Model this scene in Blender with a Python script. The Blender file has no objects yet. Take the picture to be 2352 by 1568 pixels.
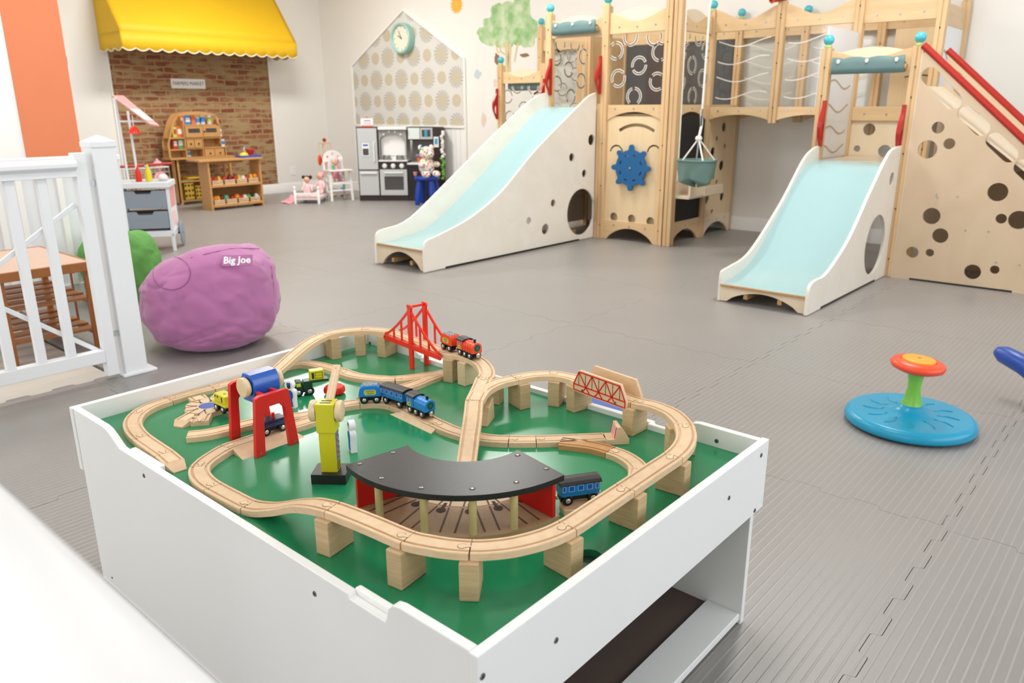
import bpy, bmesh, math, random
from mathutils import Vector, Matrix, noise
from mathutils.geometry import tessellate_polygon
random.seed(7)
PI = math.pi
sc = bpy.context.scene
COL = sc.collection

# ------------------------------------------------------------ camera (photo is 2352 x 1568)
FPX, PITCH, ROLL, YAW, CAMH = 1772.0, 0.29311, -0.00354, 0.71754, 1.085
_fw = Vector((math.cos(YAW)*math.cos(PITCH), math.sin(YAW)*math.cos(PITCH), -math.sin(PITCH)))
_rt = Vector((math.sin(YAW), -math.cos(YAW), 0))
_up = _rt.cross(_fw)
_r2 = math.cos(ROLL)*_rt + math.sin(ROLL)*_up
_u2 = -math.sin(ROLL)*_rt + math.cos(ROLL)*_up
cd = bpy.data.cameras.new('camera'); cam = bpy.data.objects.new('camera', cd); COL.objects.link(cam)
M = Matrix(((_r2.x, _u2.x, -_fw.x), (_r2.y, _u2.y, -_fw.y), (_r2.z, _u2.z, -_fw.z)))
cam.matrix_world = Matrix.Translation((0, 0, CAMH)) @ M.to_4x4()
cd.sensor_width = 36; cd.lens = FPX/2352*36; cd.clip_start = .02; cd.clip_end = 60
cd.dof.use_dof = True; cd.dof.focus_distance = 1.62; cd.dof.aperture_fstop = 6.3
sc.camera = cam
sc.view_settings.view_transform = 'Standard'; sc.view_settings.look = 'None'
sc.view_settings.gamma = 1; sc.view_settings.use_curve_mapping = False
sc.view_settings.exposure = 0.15

# ------------------------------------------------------------ light
W = bpy.data.worlds.new('world'); sc.world = W; W.use_nodes = True
W.node_tree.nodes['Background'].inputs[0].default_value = (.9, .95, 1, 1)
W.node_tree.nodes['Background'].inputs[1].default_value = 1.0
def area(name, loc, rot, sx, sy, power, col):
    l = bpy.data.lights.new(name, 'AREA'); l.shape = 'RECTANGLE'; l.size = sx; l.size_y = sy
    l.energy = power; l.color = col
    o = bpy.data.objects.new(name, l); COL.objects.link(o); o.location = loc; o.rotation_euler = rot
    return o
CEIL = 3.1
# daylight through the windows behind and beside the camera
area('window_light', (3.0, -2.9, 1.75), (math.radians(90), 0, 0), 5.5, 1.9, 80, (.86, .93, 1))
area('window_light', (-2.4, 1.0, 1.8), (0, math.radians(-90), 0), 1.9, 4.5, 48, (1, .97, .92))
area('window_light', (-2.4, 6.6, 1.7), (0, math.radians(-90), 0), 1.9, 3.2, 150, (.93, .96, 1))
# lit ceiling panels
for px_, py_, pw_ in ((1.6, 1.4, 17), (1.6, 4.2, 34), (4.6, 1.4, 44), (4.6, 4.2, 50), (1.6, 7.2, 60), (4.6, 7.2, 78)):
    area('ceiling_panel_light', (px_, py_, CEIL-.07), (0, 0, 0), 1.16, .56, pw_, (1, .98, .95))

# ------------------------------------------------------------ helpers
def ray(x, y):
    v = (x-1176)/FPX*_r2 - (y-784)/FPX*_u2 + _fw
    return v
def az(x, y, z):
    d = ray(x, y); t = (z-CAMH)/d.z; return Vector((d.x*t, d.y*t, z))
def aX(x, y, X):
    d = ray(x, y); t = X/d.x; return Vector((X, d.y*t, CAMH+d.z*t))
def aY(x, y, Y):
    d = ray(x, y); t = Y/d.y; return Vector((d.x*t, Y, CAMH+d.z*t))
def lin(h):
    h = h.lstrip('#'); r = []
    for i in (0, 2, 4):
        c = int(h[i:i+2], 16)/255
        r.append(c/12.92 if c <= .04045 else ((c+.055)/1.055)**2.4)
    return (*r, 1)
MT = {}
def mat(name, col, rough=.5, var=0, vs=30, bump=0, bs=200, metal=0, spec=.5, coat=0, sheen=0, sub=0):
    m = bpy.data.materials.new(name); m.use_nodes = True; nt = m.node_tree; b = nt.nodes['Principled BSDF']
    c = lin(col); b.inputs['Base Color'].default_value = c
    b.inputs['Roughness'].default_value = rough; b.inputs['Metallic'].default_value = metal
    b.inputs['Specular IOR Level'].default_value = spec; b.inputs['Coat Weight'].default_value = coat
    b.inputs['Coat Roughness'].default_value = .08; b.inputs['Sheen Weight'].default_value = sheen
    tc = nt.nodes.new('ShaderNodeTexCoord')
    if var:
        n = nt.nodes.new('ShaderNodeTexNoise'); n.inputs['Scale'].default_value = vs; n.inputs['Detail'].default_value = 4
        nt.links.new(tc.outputs['Object'], n.inputs['Vector'])
        r = nt.nodes.new('ShaderNodeMixRGB'); r.inputs[1].default_value = tuple(x*(1-var) for x in c[:3])+(1,)
        r.inputs[2].default_value = tuple(min(1, x*(1+var)) for x in c[:3])+(1,)
        nt.links.new(n.outputs['Fac'], r.inputs[0]); nt.links.new(r.outputs[0], b.inputs['Base Color'])
    if bump:
        n2 = nt.nodes.new('ShaderNodeTexNoise'); n2.inputs['Scale'].default_value = bs; n2.inputs['Detail'].default_value = 3
        nt.links.new(tc.outputs['Object'], n2.inputs['Vector'])
        bp = nt.nodes.new('ShaderNodeBump'); bp.inputs['Strength'].default_value = bump; bp.inputs['Distance'].default_value = .001
        nt.links.new(n2.outputs['Fac'], bp.inputs['Height']); nt.links.new(bp.outputs[0], b.inputs['Normal'])
    MT[name] = m; return m
def wood(name, c1, c2, scale=(4, 60, 60), rough=.45, amt=.5, coat=0, wv=0):
    m = bpy.data.materials.new(name); m.use_nodes = True; nt = m.node_tree; b = nt.nodes['Principled BSDF']
    b.inputs['Roughness'].default_value = rough; b.inputs['Coat Weight'].default_value = coat
    tc = nt.nodes.new('ShaderNodeTexCoord'); mp = nt.nodes.new('ShaderNodeMapping'); mp.inputs['Scale'].default_value = scale
    oi = nt.nodes.new('ShaderNodeObjectInfo'); ad = nt.nodes.new('ShaderNodeVectorMath'); ad.operation = 'ADD'
    cm = nt.nodes.new('ShaderNodeCombineXYZ'); ml = nt.nodes.new('ShaderNodeMath'); ml.operation = 'MULTIPLY'; ml.inputs[1].default_value = 37
    nt.links.new(oi.outputs['Random'], ml.inputs[0])
    for i in range(3): nt.links.new(ml.outputs[0], cm.inputs[i])
    nt.links.new(tc.outputs['Object'], mp.inputs['Vector']); nt.links.new(mp.outputs[0], ad.inputs[0]); nt.links.new(cm.outputs[0], ad.inputs[1])
    n = nt.nodes.new('ShaderNodeTexNoise'); n.inputs['Scale'].default_value = 1; n.inputs['Detail'].default_value = 6
    n.inputs['Distortion'].default_value = wv
    nt.links.new(ad.outputs[0], n.inputs['Vector'])
    rp = nt.nodes.new('ShaderNodeValToRGB'); rp.color_ramp.elements[0].position = .5-amt/2; rp.color_ramp.elements[1].position = .5+amt/2
    rp.color_ramp.elements[0].color = lin(c1); rp.color_ramp.elements[1].color = lin(c2)
    nt.links.new(n.outputs['Fac'], rp.inputs[0])
    hs = nt.nodes.new('ShaderNodeHueSaturation'); mr = nt.nodes.new('ShaderNodeMapRange'); mr.inputs[3].default_value = .93; mr.inputs[4].default_value = 1.05
    nt.links.new(oi.outputs['Random'], mr.inputs[0]); nt.links.new(mr.outputs[0], hs.inputs['Value']); nt.links.new(rp.outputs[0], hs.inputs['Color'])
    nt.links.new(hs.outputs[0], b.inputs['Base Color'])
    bp = nt.nodes.new('ShaderNodeBump'); bp.inputs['Strength'].default_value = .12; bp.inputs['Distance'].default_value = .0006
    nt.links.new(n.outputs['Fac'], bp.inputs['Height']); nt.links.new(bp.outputs[0], b.inputs['Normal'])
    MT[name] = m; return m

class MB:
    def __init__(s): s.v = []; s.f = []; s.m = []
    def add(s, vs, fs, mi=0, T=None):
        n = len(s.v)
        s.v += [tuple(T @ Vector(v)) if T else tuple(v) for v in vs]
        s.f += [tuple(i+n for i in f) for f in fs]; s.m += [mi]*len(fs); return s
    def box(s, x0, x1, y0, y1, z0, z1, mi=0, T=None):
        vs = [(x, y, z) for x in (x0, x1) for y in (y0, y1) for z in (z0, z1)]
        return s.add(vs, [(0, 1, 3, 2), (4, 6, 7, 5), (0, 4, 5, 1), (2, 3, 7, 6), (0, 2, 6, 4), (1, 5, 7, 3)], mi, T)
    def bar(s, a, b, w, h, up=(0, 0, 1), mi=0):
        a = Vector(a); b = Vector(b); d = b-a; L = d.length; d.normalize(); up = Vector(up)
        if abs(d.dot(up)) > .99: up = Vector((1, 0, 0))
        x = d.cross(up).normalized(); u = x.cross(d).normalized()
        T = Matrix(((d.x, x.x, u.x, a.x), (d.y, x.y, u.y, a.y), (d.z, x.z, u.z, a.z), (0, 0, 0, 1)))
        return s.box(0, L, -w/2, w/2, -h/2, h/2, mi, T)
    def lathe(s, prof, T=None, n=20, mi=0, cap=True):
        vs = []; fs = []
        for r, z in prof:
            for i in range(n):
                a = 2*PI*i/n; vs.append((r*math.cos(a), r*math.sin(a), z))
        k = len(prof)
        for j in range(k-1):
            for i in range(n):
                fs.append((j*n+i, j*n+(i+1) % n, (j+1)*n+(i+1) % n, (j+1)*n+i))
        if cap:
            fs.append(tuple(range(n-1, -1, -1))); fs.append(tuple((k-1)*n+i for i in range(n)))
        return s.add(vs, fs, mi, T)
    def cyl(s, a, b, r, r1=None, n=16, mi=0):
        a = Vector(a); b = Vector(b); d = b-a
        T = Matrix.Translation(a) @ d.to_track_quat('Z', 'Y').to_matrix().to_4x4()
        return s.lathe([(r, 0), (r if r1 is None else r1, d.length)], T, n, mi)
    def ball(s, c, r, n=16, k=10, mi=0, T=None):
        if not isinstance(r, (tuple, list)): r = (r, r, r)
        vs = [(0, 0, -1)]; fs = []
        for j in range(1, k):
            t = -PI/2+PI*j/k
            for i in range(n): a = 2*PI*i/n; vs.append((math.cos(t)*math.cos(a), math.cos(t)*math.sin(a), math.sin(t)))
        vs.append((0, 0, 1)); e = len(vs)-1
        for i in range(n):
            fs.append((0, 1+(i+1) % n, 1+i)); fs.append((e, e-n+i, e-n+(i+1) % n))
            for j in range(k-2): b0 = 1+j*n; fs.append((b0+i, b0+(i+1) % n, b0+n+(i+1) % n, b0+n+i))
        vs = [(c[0]+v[0]*r[0], c[1]+v[1]*r[1], c[2]+v[2]*r[2]) for v in vs]
        return s.add(vs, fs, mi, T)
    def tube(s, pts, r, n=8, mi=0, closed=False):
        P = [Vector(p) for p in pts]; vs = []; fs = []; N = len(P); u = None
        for i, p in enumerate(P):
            d = (P[(i+1) % N]-P[i-1]) if closed else (P[min(i+1, N-1)]-P[max(i-1, 0)])
            d.normalize()
            if u is None:
                u = Vector((0, 0, 1)) if abs(d.z) < .9 else Vector((1, 0, 0))
            u = (u-d*u.dot(d)).normalized(); w = d.cross(u); rr = r[i] if isinstance(r, (list, tuple)) else r
            for j in range(n): a = 2*PI*j/n; vs.append(p+rr*(math.cos(a)*u+math.sin(a)*w))
        for i in range(N if closed else N-1):
            for j in range(n):
                q = (i+1) % N; fs.append((i*n+j, i*n+(j+1) % n, q*n+(j+1) % n, q*n+j))
        if not closed: fs.append(tuple(range(n-1, -1, -1))); fs.append(tuple((N-1)*n+j for j in range(n)))
        return s.add(vs, fs, mi)
    def plate(s, outer, holes, t0, t1, plane='Z', mi=0, T=None):
        """outline with holes, extruded t0..t1. plane X: pts are (y,z); Y: (x,z); Z: (x,y)"""
        loops = [[Vector((p[0], p[1], 0)) for p in L] for L in [outer]+list(holes)]
        tris = tessellate_polygon(loops); flat = [p for L in loops for p in L]; n = len(flat)
        f3 = {'X': lambda a, b, t: (t, a, b), 'Y': lambda a, b, t: (a, t, b), 'Z': lambda a, b, t: (a, b, t)}[plane]
        vs = [f3(p.x, p.y, t0) for p in flat]+[f3(p.x, p.y, t1) for p in flat]
        fs = [tuple(t) for t in tris]+[tuple(i+n for i in reversed(t)) for t in tris]; k = 0
        for L in loops:
            m = len(L)
            for i in range(m): a = k+i; b = k+(i+1) % m; fs.append((a, b, b+n, a+n))
            k += m
        return s.add(vs, fs, mi, T)
    def build(s, name, mats, parent=None, bevel=0, smooth=0, local=False, seg=2, **kw):
        me = bpy.data.meshes.new(name); v = s.v
        if parent is not None and not local:
            Mi = wmat(parent).inverted(); v = [tuple(Mi @ Vector(p)) for p in v]
        me.from_pydata(v, [], s.f)
        if not isinstance(mats, (list, tuple)): mats = [mats]
        for m in mats: me.materials.append(MT[m] if isinstance(m, str) else m)
        if len(mats) > 1: me.polygons.foreach_set('material_index', s.m)
        bm = bmesh.new(); bm.from_mesh(me); bmesh.ops.recalc_face_normals(bm, faces=bm.faces); bm.to_mesh(me); bm.free()
        if smooth: me.polygons.foreach_set('use_smooth', [True]*len(me.polygons)); me.set_sharp_from_angle(angle=math.radians(smooth))
        o = bpy.data.objects.new(name, me); COL.objects.link(o)
        if parent is not None: o.parent = parent
        if bevel:
            b = o.modifiers.new('bevel', 'BEVEL'); b.width = bevel; b.segments = seg; b.limit_method = 'ANGLE'; b.angle_limit = math.radians(50)
            if not smooth: me.polygons.foreach_set('use_smooth', [True]*len(me.polygons)); me.set_sharp_from_angle(angle=math.radians(40)); b.harden_normals = True
        for k_, v_ in kw.items(): o[k_] = v_
        return o
def wmat(o):
    m = o.matrix_basis.copy()
    while o.parent: o = o.parent; m = o.matrix_basis @ m
    return m
def thing(name, label, cat, loc=(0, 0, 0), rz=0, group=None):
    o = bpy.data.objects.new(name, None); COL.objects.link(o); o.location = loc; o.rotation_euler = (0, 0, rz)
    o.empty_display_size = .05; o['label'] = label; o['category'] = cat
    if group: o['group'] = group
    return o
def tag(o, label, cat, group=None):
    o['label'] = label; o['category'] = cat
    if group: o['group'] = group
    return o
def dup(o, loc=None, rz=None, label=None, parent=None, group=None):
    kids = {}
    for c in COL.objects:
        if c.parent: kids.setdefault(c.parent, []).append(c)
    def rec(a, p):
        c = a.copy(); COL.objects.link(c); c.parent = p
        for ch in kids.get(a, []): rec(ch, c)
        return c
    r = rec(o, parent)
    if loc is not None: r.location = loc
    if rz is not None: r.rotation_euler = (0, 0, rz)
    if label: r['label'] = label
    if group: r['group'] = group
    return r
def single(mb, name, mats, label, cat, loc, rz=0, group=None, **k):
    """a one-mesh thing whose origin sits at its base; mb in world coordinates"""
    o = mb.build(name, mats, None, **k); T = Matrix.Translation(loc) @ Matrix.Rotation(rz, 4, 'Z')
    o.data.transform(T.inverted()); o.location = loc; o.rotation_euler = (0, 0, rz)
    return tag(o, label, cat, group)
def struct(o): o['kind'] = 'structure'; return o
def circ(c, r, n=24, ry=None, a0=0):
    ry = r if ry is None else ry
    return [(c[0]+r*math.cos(a0+2*PI*i/n), c[1]+ry*math.sin(a0+2*PI*i/n)) for i in range(n)]
def arcband(c, r, w, a0, a1, n=14):
    o = [(c[0]+(r+w/2)*math.cos(a0+(a1-a0)*i/n), c[1]+(r+w/2)*math.sin(a0+(a1-a0)*i/n)) for i in range(n+1)]
    return o+[(c[0]+(r-w/2)*math.cos(a1-(a1-a0)*i/n), c[1]+(r-w/2)*math.sin(a1-(a1-a0)*i/n)) for i in range(n+1)]
def cr(P, step=.01):
    """Catmull-Rom through P; returns dense points and index of each control point"""
    P = [Vector(p) for p in P]; out = []; idx = []
    for i in range(len(P)-1):
        p0 = P[i-1] if i else 2*P[0]-P[1]; p1 = P[i]; p2 = P[i+1]; p3 = P[i+2] if i+2 < len(P) else 2*P[-1]-P[-2]
        n = max(2, int((p2-p1).length/step)); idx.append(len(out))
        for j in range(n):
            t = j/n; out.append(.5*((2*p1)+(p2-p0)*t+(2*p0-5*p1+4*p2-p3)*t*t+(3*p1-p0-3*p2+p3)*t**3))
    idx.append(len(out)); out.append(P[-1]); return out, idx
def wave(pts, n=8):
    q, _ = cr([(p[0], p[1], 0) for p in pts], 1e-3 if n == 0 else max(.004, (Vector(pts[0])-Vector(pts[-1])).length/(n*len(pts))))
    return [(p.x, p.y) for p in q]
def text_mesh(body, size, T, name, matn, parent, ext=.0004, sx=1.0, **kw):
    cu = bpy.data.curves.new('t', 'FONT'); cu.body = body; cu.size = size; cu.align_x = 'CENTER'; cu.align_y = 'CENTER'; cu.extrude = ext
    cu.resolution_u = 2
    if 'bold' in kw: cu.offset = kw.pop('bold')
    o = bpy.data.objects.new('t', cu); COL.objects.link(o); bpy.context.view_layer.update()
    me = bpy.data.meshes.new_from_object(o.evaluated_get(bpy.context.evaluated_depsgraph_get()))
    bpy.data.objects.remove(o)
    me.transform(Matrix.Diagonal((sx, 1, 1, 1))); me.transform(T)
    if parent is not None: me.transform(wmat(parent).inverted())
    me.materials.clear(); me.materials.append(MT[matn]); ob = bpy.data.objects.new(name, me); COL.objects.link(ob); ob.parent = parent
    for k_, v_ in kw.items(): ob[k_] = v_
    return ob
def frame(o, x, z):
    """4x4 from origin, x axis, z axis"""
    x = Vector(x).normalized(); z = Vector(z).normalized(); y = z.cross(x).normalized(); z = x.cross(y)
    return Matrix(((x.x, y.x, z.x, o[0]), (x.y, y.y, z.y, o[1]), (x.z, y.z, z.z, o[2]), (0, 0, 0, 1)))

# ------------------------------------------------------------ materials
mat('wall_paint', 'ECE9E3', .85, .02, 3, .15, 300)
mat('ceiling_paint', 'F2EFEA', .9)
mat('trim_white', 'F3F2EF', .4, 0)
mat('orange_paint', 'DD8259', .7, .03, 4)
mat('gate_white', 'EDEFF2', .35)
mat('laminate_white', 'F0F0EF', .35, .01, 5)
mat('laminate_edge', 'FAFAF8', .35)
mat('table_green', '22895A', .2, .05, 8, .05, 60, spec=.42)
mat('charcoal_board', '5E4C45', .7, .1, 20)
mat('screw_metal', '8C8F92', .3, metal=1)
mat('screw_dark', '4a4e54', .35, metal=1)
mat('black_paint', '1B1B1C', .38, .15, 40)
mat('roof_black', '222222', .33, .2, 25, .1, 120)
mat('red_paint', 'DD1F17', .32, .03, 30)
mat('red_plastic', 'F02C16', .28)
mat('red_dark', 'B51412', .4)
mat('orange_red', 'F04E26', .3)
mat('blue_paint', '0C58BC', .25, .04, 30, coat=.3)
mat('train_blue', '1F86DA', .3, .03, 50)
mat('train_teal', '2A9ACC', .35)
mat('navy_paint', '23234A', .35)
mat('yellow_paint', 'D2CC1E', .3, .04, 30)
mat('yellow_green', 'C6CF3A', .35)
mat('green_dark', '123F2B', .35)
mat('green_badge', '1E6B58', .4)
mat('label_yellow', 'C9C75A', .5)
mat('label_ink', '3a3a1c', .6)
mat('window_pane_blue', '0F5FC4', .25)
mat('wheel_black', '141414', .4)
mat('wheel_hub', 'D8D8D6', .25, metal=.8)
mat('magnet_metal', 'C9C4BE', .18, metal=1)
mat('coal_glitter', '9aa0a8', .4, .6, 400, 1, 500)
mat('white_paint', 'F1F3F5', .35)
mat('black_ink', '202020', .6)
mat('skin_brown', '3b2a22', .6)
mat('figure_blue', '1455B4', .4)
wood('track_wood', 'D8B58C', 'E9CDAA', (60, 60, 200), .5, .7)
wood('track_groove', 'CCA57C', 'DCBB94', (60, 60, 200), .6, .7)
wood('peg_wood', 'DDBB93', 'EBD0AC', (60, 60, 200), .5, .7)
wood('gap_shade_wood', '6a4628', '835b38', (60, 60, 200), .6, .7)  # dark tone painted in for the shadow of the joint gap
wood('block_wood', 'B8976C', 'D9BE95', (25, 25, 260), .6, .8, wv=.6)
wood('block_pale', 'CDB48B', 'E2CCA6', (25, 25, 260), .6, .8, wv=.6)
wood('switch_dark_wood', 'B98650', 'CC9C66', (60, 60, 200), .5, .7)
wood('knob_wood', 'DCC093', 'E8D2AC', (30, 30, 90), .35, .6, coat=.3)
wood('dowel_wood', 'C9B377', 'DCC993', (120, 120, 12), .5, .7)
wood('roundhouse_wood', 'B3906A', 'C4A27B', (300, 300, 300), .6, .8)
mat('groove_dark', '6b4a32', .7)
wood('birch_ply', 'E0CCAC', 'EEDFC6', (3, 3, 1.2), .42, .8, coat=.1, wv=1.5)
wood('slide_ply', 'E8E0D2', 'F4EEE4', (4, 4, 4), .4, .8, coat=.1, wv=1.5)
wood('ramp_ply', 'C6AB8C', 'D8C1A4', (2.5, 2.5, 1.2), .45, .9, coat=.1, wv=2)
wood('pine', 'CEA675', 'E5C598', (14, 14, 2.5), .4, .8, coat=.15, wv=.6)
wood('pine_h', 'D3AE7E', 'EACDA1', (3, 3, 22), .4, .8, coat=.15, wv=.6)
wood('pine_panel', 'DDC096', 'EAD3AC', (16, 16, 2), .45, .8, coat=.1, wv=.6)
mat('ply_edge', 'B58E5F', .6, .25, 60)
mat('slide_blue', '9FC1C4', .2, .02, 4, coat=.2)
mat('aqua_ball', '4FB7C6', .25, coat=.3)
mat('lime_collar', 'B9CF86', .4)
mat('tarp_teal', '648080', .5, .08, 15, .4, 60)
mat('sage_fabric', '66827A', .85, .08, 20, .4, 400)
mat('handle_red', 'AE1B12', .3)
mat('rail_red', 'B02416', .35)
mat('wheel_blue_ply', '0F5C93', .5, .05, 100)
mat('rope_white', 'E9E6DF', .8)
mat('chalk_dark', '4C4B4C', .8, .08, 8)
mat('chalk_black', '1D1C1B', .7)
mat('frost', 'E6E0D6', .5)
mat('slot_dark', '4d3d2c', .8)
mat('slot_tan', 'BFAE94', .8)
mat('steel', 'B9BCBF', .3, metal=1)
mat('mat_under', '6d6864', .9)
mat('purple_fabric', 'B26D9F', .75, .06, 10, .35, 500, sheen=.3)
mat('purple_dark', '9C5A8A', .8)
mat('green_fabric', '5E9A4A', .8, .08, 10, .35, 500)
mat('yellow_awning', 'E3B60E', .6, .03, 4, .2, 200)
mat('cream_binding', 'EFE7D2', .7)
mat('spin_blue', '1297BE', .3, .03, 6, .3, 40)
mat('spin_green', '7CC24A', .3)
mat('spin_orange', 'F0502A', .35)
mat('spin_yellow', 'F2A62A', .35)
mat('deep_blue', '1746A0', .35)
mat('flat_blue', '4560A8', .5)
mat('espresso', '2E211E', .4)
mat('kitchen_silver', 'BFC2C2', .4)
mat('kitchen_trim', 'E6E8E8', .35)
mat('kitchen_grey', '9A9894', .5)
mat('kitchen_glass', '4c4a48', .15)
mat('clock_teal', '9CC9C0', .4)
mat('clock_face', 'EDE7D6', .6)
mat('stool_blue', '123FA6', .4)
mat('pink_cloth', 'EBA3B0', .85, .15, 60)
mat('pink_pale', 'F2CDCF', .85, .1, 60)
mat('doll_skin', 'E7B79B', .7)
mat('doll_hair', '2E1B18', .9, .2, 200)
mat('rack_wood', 'A0632C', .4, .12, 20)
mat('rack_top', 'CFAF9A', .4, .06, 10)
mat('stand_wood', 'C4935A', .45, .08, 15)
mat('stand_dark', '9C7040', .6, .08, 15)
mat('basket_yellow', 'C8A33C', .6, .2, 80)
mat('drawer_grey', '8C99A6', .45)
mat('drawer_slot', '3d444b', .6)
mat('cart_white', 'E2E9F0', .35)
mat('stripe_pink', 'E7A1A0', .6)
mat('ketchup_red', 'DB2A1E', .3)
mat('mustard', 'E6D52A', .35)
mat('can_blue', '3E86C8', .35)
mat('can_silver', 'C9CFD2', .35)
mat('can_orange', 'D9713A', .5)
mat('can_red', 'B9352C', .5)
mat('can_green', '4F9A62', .5)
mat('fruit_red', 'C2241C', .35)
mat('fruit_green', '6FAE3E', .4)
mat('fruit_orange', 'EE8A24', .4)
mat('fruit_yellow', 'E6C92E', .4)
mat('fruit_dark', '20362a', .4)
mat('fruit_maroon', '7A1A1E', .4)
mat('fruit_mint', '57B98A', .4)
mat('leaf_green', '4C7A3E', .7)
mat('pot_orange', 'E07A3A', .5)
mat('lilac', 'A784B8', .7)
mat('phone_cyan', '2F9FC2', .4)
mat('box_white', 'F0EDEA', .6)
mat('box_blue', '2F55A8', .6)
mat('box_red', 'E4502C', .6)
mat('window_pale', 'DCE6E2', .3)
# ------------------------------------------------------------ procedural surface materials
def nodes_mat(name, rough=.6):
    m = bpy.data.materials.new(name); m.use_nodes = True; MT[name] = m
    nt = m.node_tree; b = nt.nodes['Principled BSDF']; b.inputs['Roughness'].default_value = rough
    return m, nt, b
def N(nt, t, **k):
    n = nt.nodes.new(t)
    for a, v in k.items():
        if a.startswith('i'): n.inputs[int(a[1:])].default_value = v
        else: setattr(n, a, v)
    return n
def mth(nt, op, a, b=None, c=None):
    n = nt.nodes.new('ShaderNodeMath'); n.operation = op
    for i, x in enumerate((a, b, c)):
        if x is None: continue
        if isinstance(x, (int, float)): n.inputs[i].default_value = x
        else: nt.links.new(x, n.inputs[i])
    return n.outputs[0]
def mix(nt, f, a, b):
    n = nt.nodes.new('ShaderNodeMixRGB')
    for i, x in enumerate((f, a, b)):
        if isinstance(x, (tuple, float, int)): n.inputs[i].default_value = x
        else: nt.links.new(x, n.inputs[i])
    return n.outputs[0]
# ribbed foam
m, nt, b = nodes_mat('foam_mat', .38)
b.inputs['Specular IOR Level'].default_value = .75
tc = N(nt, 'ShaderNodeTexCoord'); sx = N(nt, 'ShaderNodeSeparateXYZ'); nt.links.new(tc.outputs['Object'], sx.inputs[0])
nz = N(nt, 'ShaderNodeTexNoise'); nz.inputs['Scale'].default_value = 2.2; nt.links.new(tc.outputs['Object'], nz.inputs['Vector'])
fr = mth(nt, 'FRACT', mth(nt, 'MULTIPLY', sx.outputs[1], 46.0))
tri = mth(nt, 'ABSOLUTE', mth(nt, 'SUBTRACT', fr, .5))
rib = N(nt, 'ShaderNodeMapRange', i1=.34, i2=.5, i3=0.0, i4=1.0); rib.interpolation_type = 'SMOOTHSTEP'; nt.links.new(tri, rib.inputs[0])
base = mix(nt, nz.outputs['Fac'], lin('8A8683'), lin('94908C'))
colr = mix(nt, mth(nt, 'MULTIPLY', rib.outputs[0], .42), base, lin('ABA8A5'))
nt.links.new(colr, b.inputs['Base Color'])
n2 = N(nt, 'ShaderNodeTexNoise'); n2.inputs['Scale'].default_value = 500; nt.links.new(tc.outputs['Object'], n2.inputs['Vector'])
h = mth(nt, 'ADD', rib.outputs[0], mth(nt, 'MULTIPLY', n2.outputs['Fac'], .25))
bp = N(nt, 'ShaderNodeBump'); bp.inputs['Strength'].default_value = .35; bp.inputs['Distance'].default_value = .0012
nt.links.new(h, bp.inputs['Height']); nt.links.new(bp.outputs[0], b.inputs['Normal'])
# pale laminate planks
wood('plank_wood', 'C5BDB2', 'DAD3C8', (2, 18, 18), .45, .9)
# brick wallpaper
m, nt, b = nodes_mat('brick_wallpaper', .85)
tc = N(nt, 'ShaderNodeTexCoord'); sx = N(nt, 'ShaderNodeSeparateXYZ'); nt.links.new(tc.outputs['Object'], sx.inputs[0])
cb = N(nt, 'ShaderNodeCombineXYZ'); nt.links.new(sx.outputs[0], cb.inputs[0]); nt.links.new(sx.outputs[2], cb.inputs[1])
dn = N(nt, 'ShaderNodeTexNoise'); dn.inputs['Scale'].default_value = 9; nt.links.new(tc.outputs['Object'], dn.inputs['Vector'])
wv = N(nt, 'ShaderNodeVectorMath', operation='SCALE'); nt.links.new(dn.outputs['Color'], wv.inputs[0]); wv.inputs['Scale'].default_value = .035
av = N(nt, 'ShaderNodeVectorMath', operation='ADD'); nt.links.new(cb.outputs[0], av.inputs[0]); nt.links.new(wv.outputs[0], av.inputs[1])
bt = N(nt, 'ShaderNodeTexBrick'); bt.inputs['Scale'].default_value = 1; bt.inputs['Brick Width'].default_value = .19; bt.inputs['Row Height'].default_value = .066
bt.inputs['Mortar Size'].default_value = .011; bt.inputs['Mortar Smooth'].default_value = .6
bt.inputs['Color1'].default_value = lin('7E3F2A'); bt.inputs['Color2'].default_value = lin('9A6846'); bt.inputs['Mortar'].default_value = lin('A58B64')
nt.links.new(av.outputs[0], bt.inputs['Vector'])
n3 = N(nt, 'ShaderNodeTexNoise'); n3.inputs['Scale'].default_value = 7; n3.inputs['Detail'].default_value = 5
mp = N(nt, 'ShaderNodeMapping'); mp.inputs['Scale'].default_value = (.8, 1, 2.6); nt.links.new(tc.outputs['Object'], mp.inputs['Vector']); nt.links.new(mp.outputs[0], n3.inputs['Vector'])
r3 = N(nt, 'ShaderNodeMapRange', i1=.44, i2=.60, i3=0.0, i4=.85); nt.links.new(n3.outputs['Fac'], r3.inputs[0])
nt.links.new(mix(nt, r3.outputs[0], bt.outputs['Color'], lin('A78F66')), b.inputs['Base Color'])
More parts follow.
